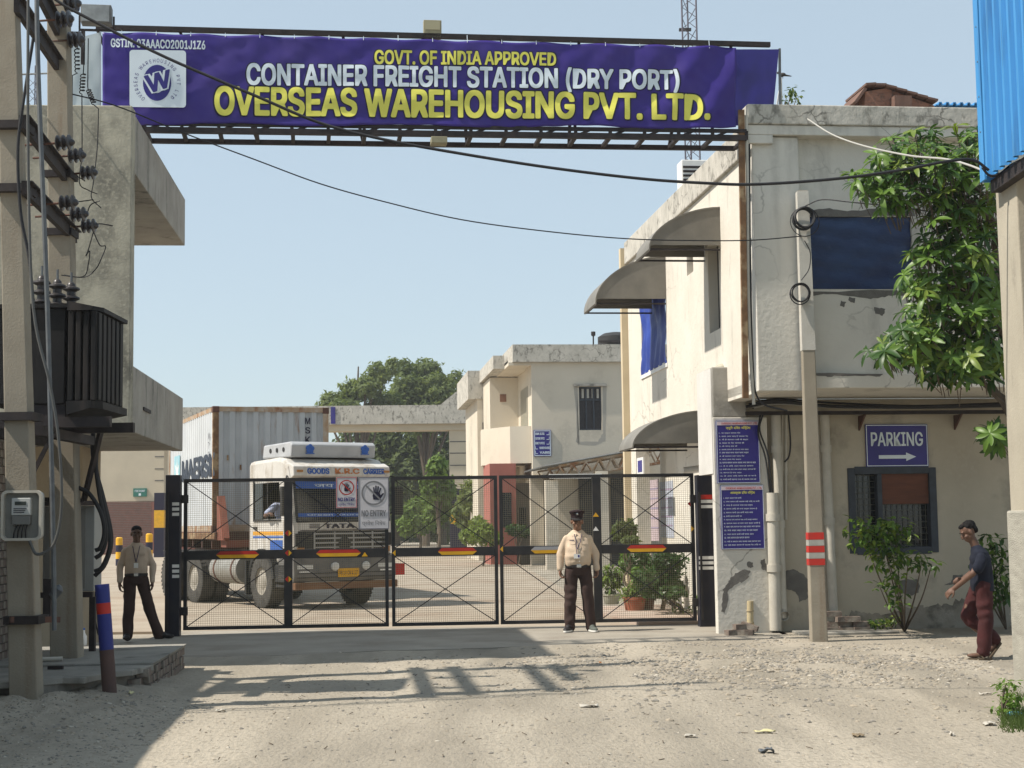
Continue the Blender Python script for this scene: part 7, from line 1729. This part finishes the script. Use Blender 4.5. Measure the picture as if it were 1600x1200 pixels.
paper(1197, 1175, 38, 4, gl_m, 'dark grey plastic scrap near the bottom edge', 4, lift=.03); paper(1546, 1133, 30, 4, wl_m, 'white paper scrap beside the grass tuft', 5); paper(345, 1112, 24, 2, wl_m, 'small white scrap inside the pole shadows', 6); paper(1540, 1085, 30, 2, wl_m, 'flat white scrap beside the shed corner post', 7)
paper(1341, 1150, 26, 4, M('dry_leaf_brown', (.22, .17, .11), None, rough=.9), 'curled dry brown scrap on the dirt right of yellow card', 8); paper(938, 1037, 6, 2, M('orange_scrap', (.5, .22, .08), None), 'tiny orange scrap on the rubble left edge', 9); paper(1487, 1148, 10, 3, wl_m, 'tiny white scrap left of the grass tuft', 10); paper(1420, 1098, 6, 2, wl_m, 'tiny white pebble sized scrap on open dirt', 11)
bgp = gnd(1586, 1122); bag = MB(); bag.ell((0, 0, .02), (.06, .035, .03), 12, 8); bag.ell((.03, -.02, .015), (.03, .03, .025), 10, 8)
bo_ = obj('plastic_bag', blob_mesh(bag, 'plastic_bag', .006, 0, .012, 40), bl_m, None, label='crumpled sky blue plastic bag by the shed corner post', cat='bag'); bo_.location = (bgp.x, bgp.y, gz(bgp.x, bgp.y))
sp_ = paper(205, 1101, 10, 3, yl, 'yellowed scrap caught at foot of the blue bollard', 14); rk = gnd(232, 1073)
o = obj('brick', brk, brick_m, None, label='broken red brick lying below the platform edge', cat='brick', group='loose bricks by the office wall'); o.location = (rk.x, rk.y, gz(rk.x, rk.y) + .03); o.scale = (.6, 1, .9); o.rotation_euler = (.2, .3, .8)
ti = thing('metal_scrap', 'rusty dark metal box scrap at left edge below pole', 'scrap', at(8, 1065, 13.6)); MB().box(-.2, .06, -.1, .1, -.12, -.0).build('box', rust_d, ti, bevel=.01); MB().box(-.22, .16, -.12, .1, .001, .02).build('lid', dark_iron, ti)
for i, (x, y, Y, lab) in enumerate(((130, 990, 17.0, 'white plastic bottle standing at the cabinet foot'),)):
    p = at(x, y + 12, Y); g = thing('bottle', lab, 'bottle', (p.x, Y, .278)); MB().lathe([(.035, 0), (.04, .02), (.04, .1), (.02, .14), (.018, .17)], (0, 0, 0), 14).build('bottle_body', white_p, g, smooth=True); MB().lathe([(.02, .17), (.02, .19)], (0, 0, 0), 12).build('cap', bluep, g)
pi_ = thing('pipe_offcut', 'white pipe offcut lying between the two concrete poles', 'pipe', at(76, 1022, 15.0)); MB().tube([(-.12, 0, 0), (.12, .05, 0)], .022, 10).build('pipe', pvc, pi_); pi_.location.z = .30
pi2 = thing('metal_offcut', 'small dark metal offcut lying at foot of second pole', 'scrap', at(87, 1040, 14.4)); MB().box(-.07, .07, -.02, .02, 0, .03).build('strip', dark_iron, pi2); pi2.location.z = .258
cw_ = px_tube('cable', [(149, 925), (148, 960), (152, 985), (155, 992), (158, 980), (156, 972)], 16.6, .008, wire_m, 'thin black wire dangling down from the cabinet to platform', 'cable', n=5)

# gravel and rubble
rr = random.Random(21)
def pebble(mb, c, s):
    a = [V((math.cos(t), math.sin(t), 0)) for t in [rr.uniform(0, .6) + 2 * math.pi * k / 5 for k in range(5)]]
    top = c + V((rr.uniform(-.2, .2) * s, rr.uniform(-.2, .2) * s, s * rr.uniform(.45, .8)))
    ring = [c + V((p.x * s * rr.uniform(.7, 1.2), p.y * s * rr.uniform(.7, 1.2), s * rr.uniform(.05, .3))) for p in a]; low = [V((p.x, p.y, c.z - s * .3)) for p in ring]
    mb.add(ring + [top] + low, [(i, (i + 1) % 5, 5) for i in range(5)] + [(6 + i, 6 + (i + 1) % 5, (i + 1) % 5, i) for i in range(5)])
mats_g = [('gravel', M('buff_gravel', (.36, .31, .24), (.27, .235, .185), 30, .95)), ('gravel', M('grey_gravel', (.25, .23, .20), (.18, .165, .14), 30, .95)), ('gravel', M('pale_gravel', (.46, .42, .35), (.38, .34, .28), 30, .95))]
gm = [MB() for _ in mats_g]
for _ in range(15000):
    k = rr.random()
    if k < .62:
        x, y = rr.gauss(2.6, 1.5), rr.gauss(16.6, 1.7); s = abs(rr.gauss(.0, .012)) + .005
        if noise.noise((x * 1.6, y * 1.2, 6)) < -.12: continue
    elif k < .85: x, y = rr.uniform(-2.4, 5), rr.uniform(9.5, 18); s = abs(rr.gauss(0, .006)) + .004
    else: x, y = rr.uniform(-4.3, -2.6), rr.uniform(10, 14); s = abs(rr.gauss(0, .007)) + .004
    if x > 4.2 and y < 14 or y > apron_near(x) + .1: continue
    pebble(gm[rr.choices((0, 1, 2), (5, 6, 1))[0]], V((x, y, gz(x, y))), s)
lbl = ['buff gravel and rubble scattered over the dirt lane', 'grey gravel chips scattered over the dirt lane', 'pale stone chips scattered over the dirt lane']
for mb, (nm, m_), l in zip(gm, mats_g, lbl): mb.build(nm, m_, None, recalc=False, label=l, cat='gravel', kind='stuff')
tw_ = MB()
for _ in range(150):
    x, y = rr.uniform(-2.5, 5), rr.uniform(10, 18.5); z = gz(x, y) + .006; a = rr.uniform(0, 3.14); L = rr.uniform(.015, .06)
    tw_.bar((x, y, z), (x + L * math.cos(a), y + L * math.sin(a), z + rr.uniform(0, .012)), .006, .004)
tw_.build('dry_leaf_litter', M('dry_leaf_litter', (.10, .075, .05), (.06, .045, .03), 30, .95), None, recalc=False, label='dark dry leaf and twig bits scattered on lane', cat='leaf litter', kind='stuff')

# ---- things seen above the office roof
FQ = Frame(FR.m @ V((0, 7.0, 0)), FR.rz)
rm = put(thing('roof_room', 'small red brick rooftop room with sloping top behind the parapet', 'roof room'), FQ, 0)
def qp(x, y, yy=0.0): p = FQ.ry(x, y, yy); return (p.x, p.z)
poly = [qp(1332, 175), qp(1352, 143), qp(1384, 138), qp(1460, 165), qp(1460, 175)]
poly[0] = (poly[0][0], 6.37); poly[-1] = (poly[-1][0], 6.37)
MB().prism(poly, lambda x, z: V((x, 0, z)), lambda x, z: V((x, .9, z))).build('gable_wall', M('weathered_red_brickwork', (.30, .15, .10), (.21, .11, .08), 5, .95, .01, 18, c3=(.14, .085, .065), s3=9, t3=.58, st=(1, 1, 4)), rm)
t0, t1, t2, t3 = qp(1334, 162), qp(1350, 140), qp(1386, 135), qp(1462, 162)
tl_ = M('brown_roof_tile', (.17, .10, .075), (.12, .07, .055), 8, .9)
MB().bar((t0[0], .45, t0[1]), (t1[0], .45, t1[1]), 1.1, .05).build('roof_edge', tl_, rm)
for k in range(7):
    a, b = V((lerp(t1[0], t3[0], k / 7), .45, lerp(t1[1] + .05, t3[1], max(0, (k / 7 - .25) / .75)) + .02)), V((lerp(t1[0], t3[0], (k + 1) / 7), .45, lerp(t1[1] + .05, t3[1], max(0, ((k + 1) / 7 - .25) / .75)) + .035))
    MB().bar(a, b, 1.15, .04).build('roof_tile', tl_, rm)
st2 = qp(1400, 155); MB().box(st2[0] - .12, st2[0] + .2, -.25, -.003, 6.37, st2[1]).build('brick_pier', tl_, rm)
rs = put(thing('roof_sheet', 'edge of blue corrugated roof sheet behind the office parapet', 'roof sheet'), FQ, 0)
a, b = FQ.ry(1462, 163, 1.0), FQ.ry(1530, 163, 1.0)
cs = corr(9, a.x, b.x + .4, .05); n = len(cs)
o = MB().add([V((x, y, a.z + d + (.08 if y > 1.5 else 0))) for y in (1.0, 3.0) for x, d in cs], [(i, i + 1, n + i + 1, n + i) for i in range(n - 1)]).build('sheet', bluesheet, rs, recalc=False); o.modifiers.new('t', 'SOLIDIFY').thickness = .02
MB().box(a.x + .1, a.x + .18, 1.2, 2.8, 6.37, a.z - .02).build('prop', dark_iron, rs); MB().box(b.x, b.x + .08, 1.2, 2.8, 6.37, a.z - .02).build('prop', dark_iron, rs)
b0 = FR.m @ V((.55, .9, 6.36))
leafy_shrub('spindly weed growing on the office parapet beside the banner end', tuple(b0), [(1236, 143, 7, 10), (1245, 152, 7, 8), (1229, 152, 5, 6)], 70, .07, [leaf_far, leaf_b], 4, 33, 'small weeds', b0.y)
wp = put(thing('roof_rail', 'thin white slanting rod behind the banner end panel', 'rail'), FR, 0); MB().bar(FR.ry(1221, 122, 1.0), FR.ry(1213, 170, 1.0), .02).bar(FR.ry(1221, 122, 1.0), FR.ry(1222, 172, 1.2), .015).build('rod', white_p, wp)
bdp = FR.m @ FR.ry(1222, 122, 1.0); bi = thing('bird', 'small dark bird perched on rod beside the banner end', 'bird', bdp)
bb = MB(); bb.ell((0, 0, .045), (.055, .028, .03), 12, 8, Matrix.Rotation(R(-12), 3, 'Y')); bb.ell((-.05, 0, .075), (.022, .02, .02), 10, 8); limb(bb, [(.04, 0, .04), (.10, 0, .03), (.13, 0, .025)], [.016, .010, .006], 8); limb(bb, [(-.068, 0, .075), (-.085, 0, .072)], [.006, .002], 6)
obj('body', blob_mesh(bb, 'body', .005, 1), M('grey_brown_feather', (.06, .055, .05), None, rough=.8), bi); MB().tube([(0, .01, .02), (0, .01, -.01)], .003, 5).tube([(.01, -.01, .02), (.01, -.01, -.01)], .003, 5).build('legs', dark_iron, bi)

# ================================================================== thin dusty air
hzm = bpy.data.materials.new('thin_haze'); hzm.use_nodes = True
hn = hzm.node_tree
hn.nodes.remove(hn.nodes['Principled BSDF'])
pv = hn.nodes.new('ShaderNodeVolumePrincipled')
pv.inputs['Color'].default_value = (.95, .96, .98, 1); pv.inputs['Density'].default_value = .0006; pv.inputs['Anisotropy'].default_value = .3
hn.links.new(pv.outputs[0], hn.nodes['Material Output'].inputs['Volume'])
MB().box(-70, 70, -12, 240, -1.1, 37).build('haze', hzm, None, kind='stuff', label='thin pale haze filling the yard and street air', cat='haze')
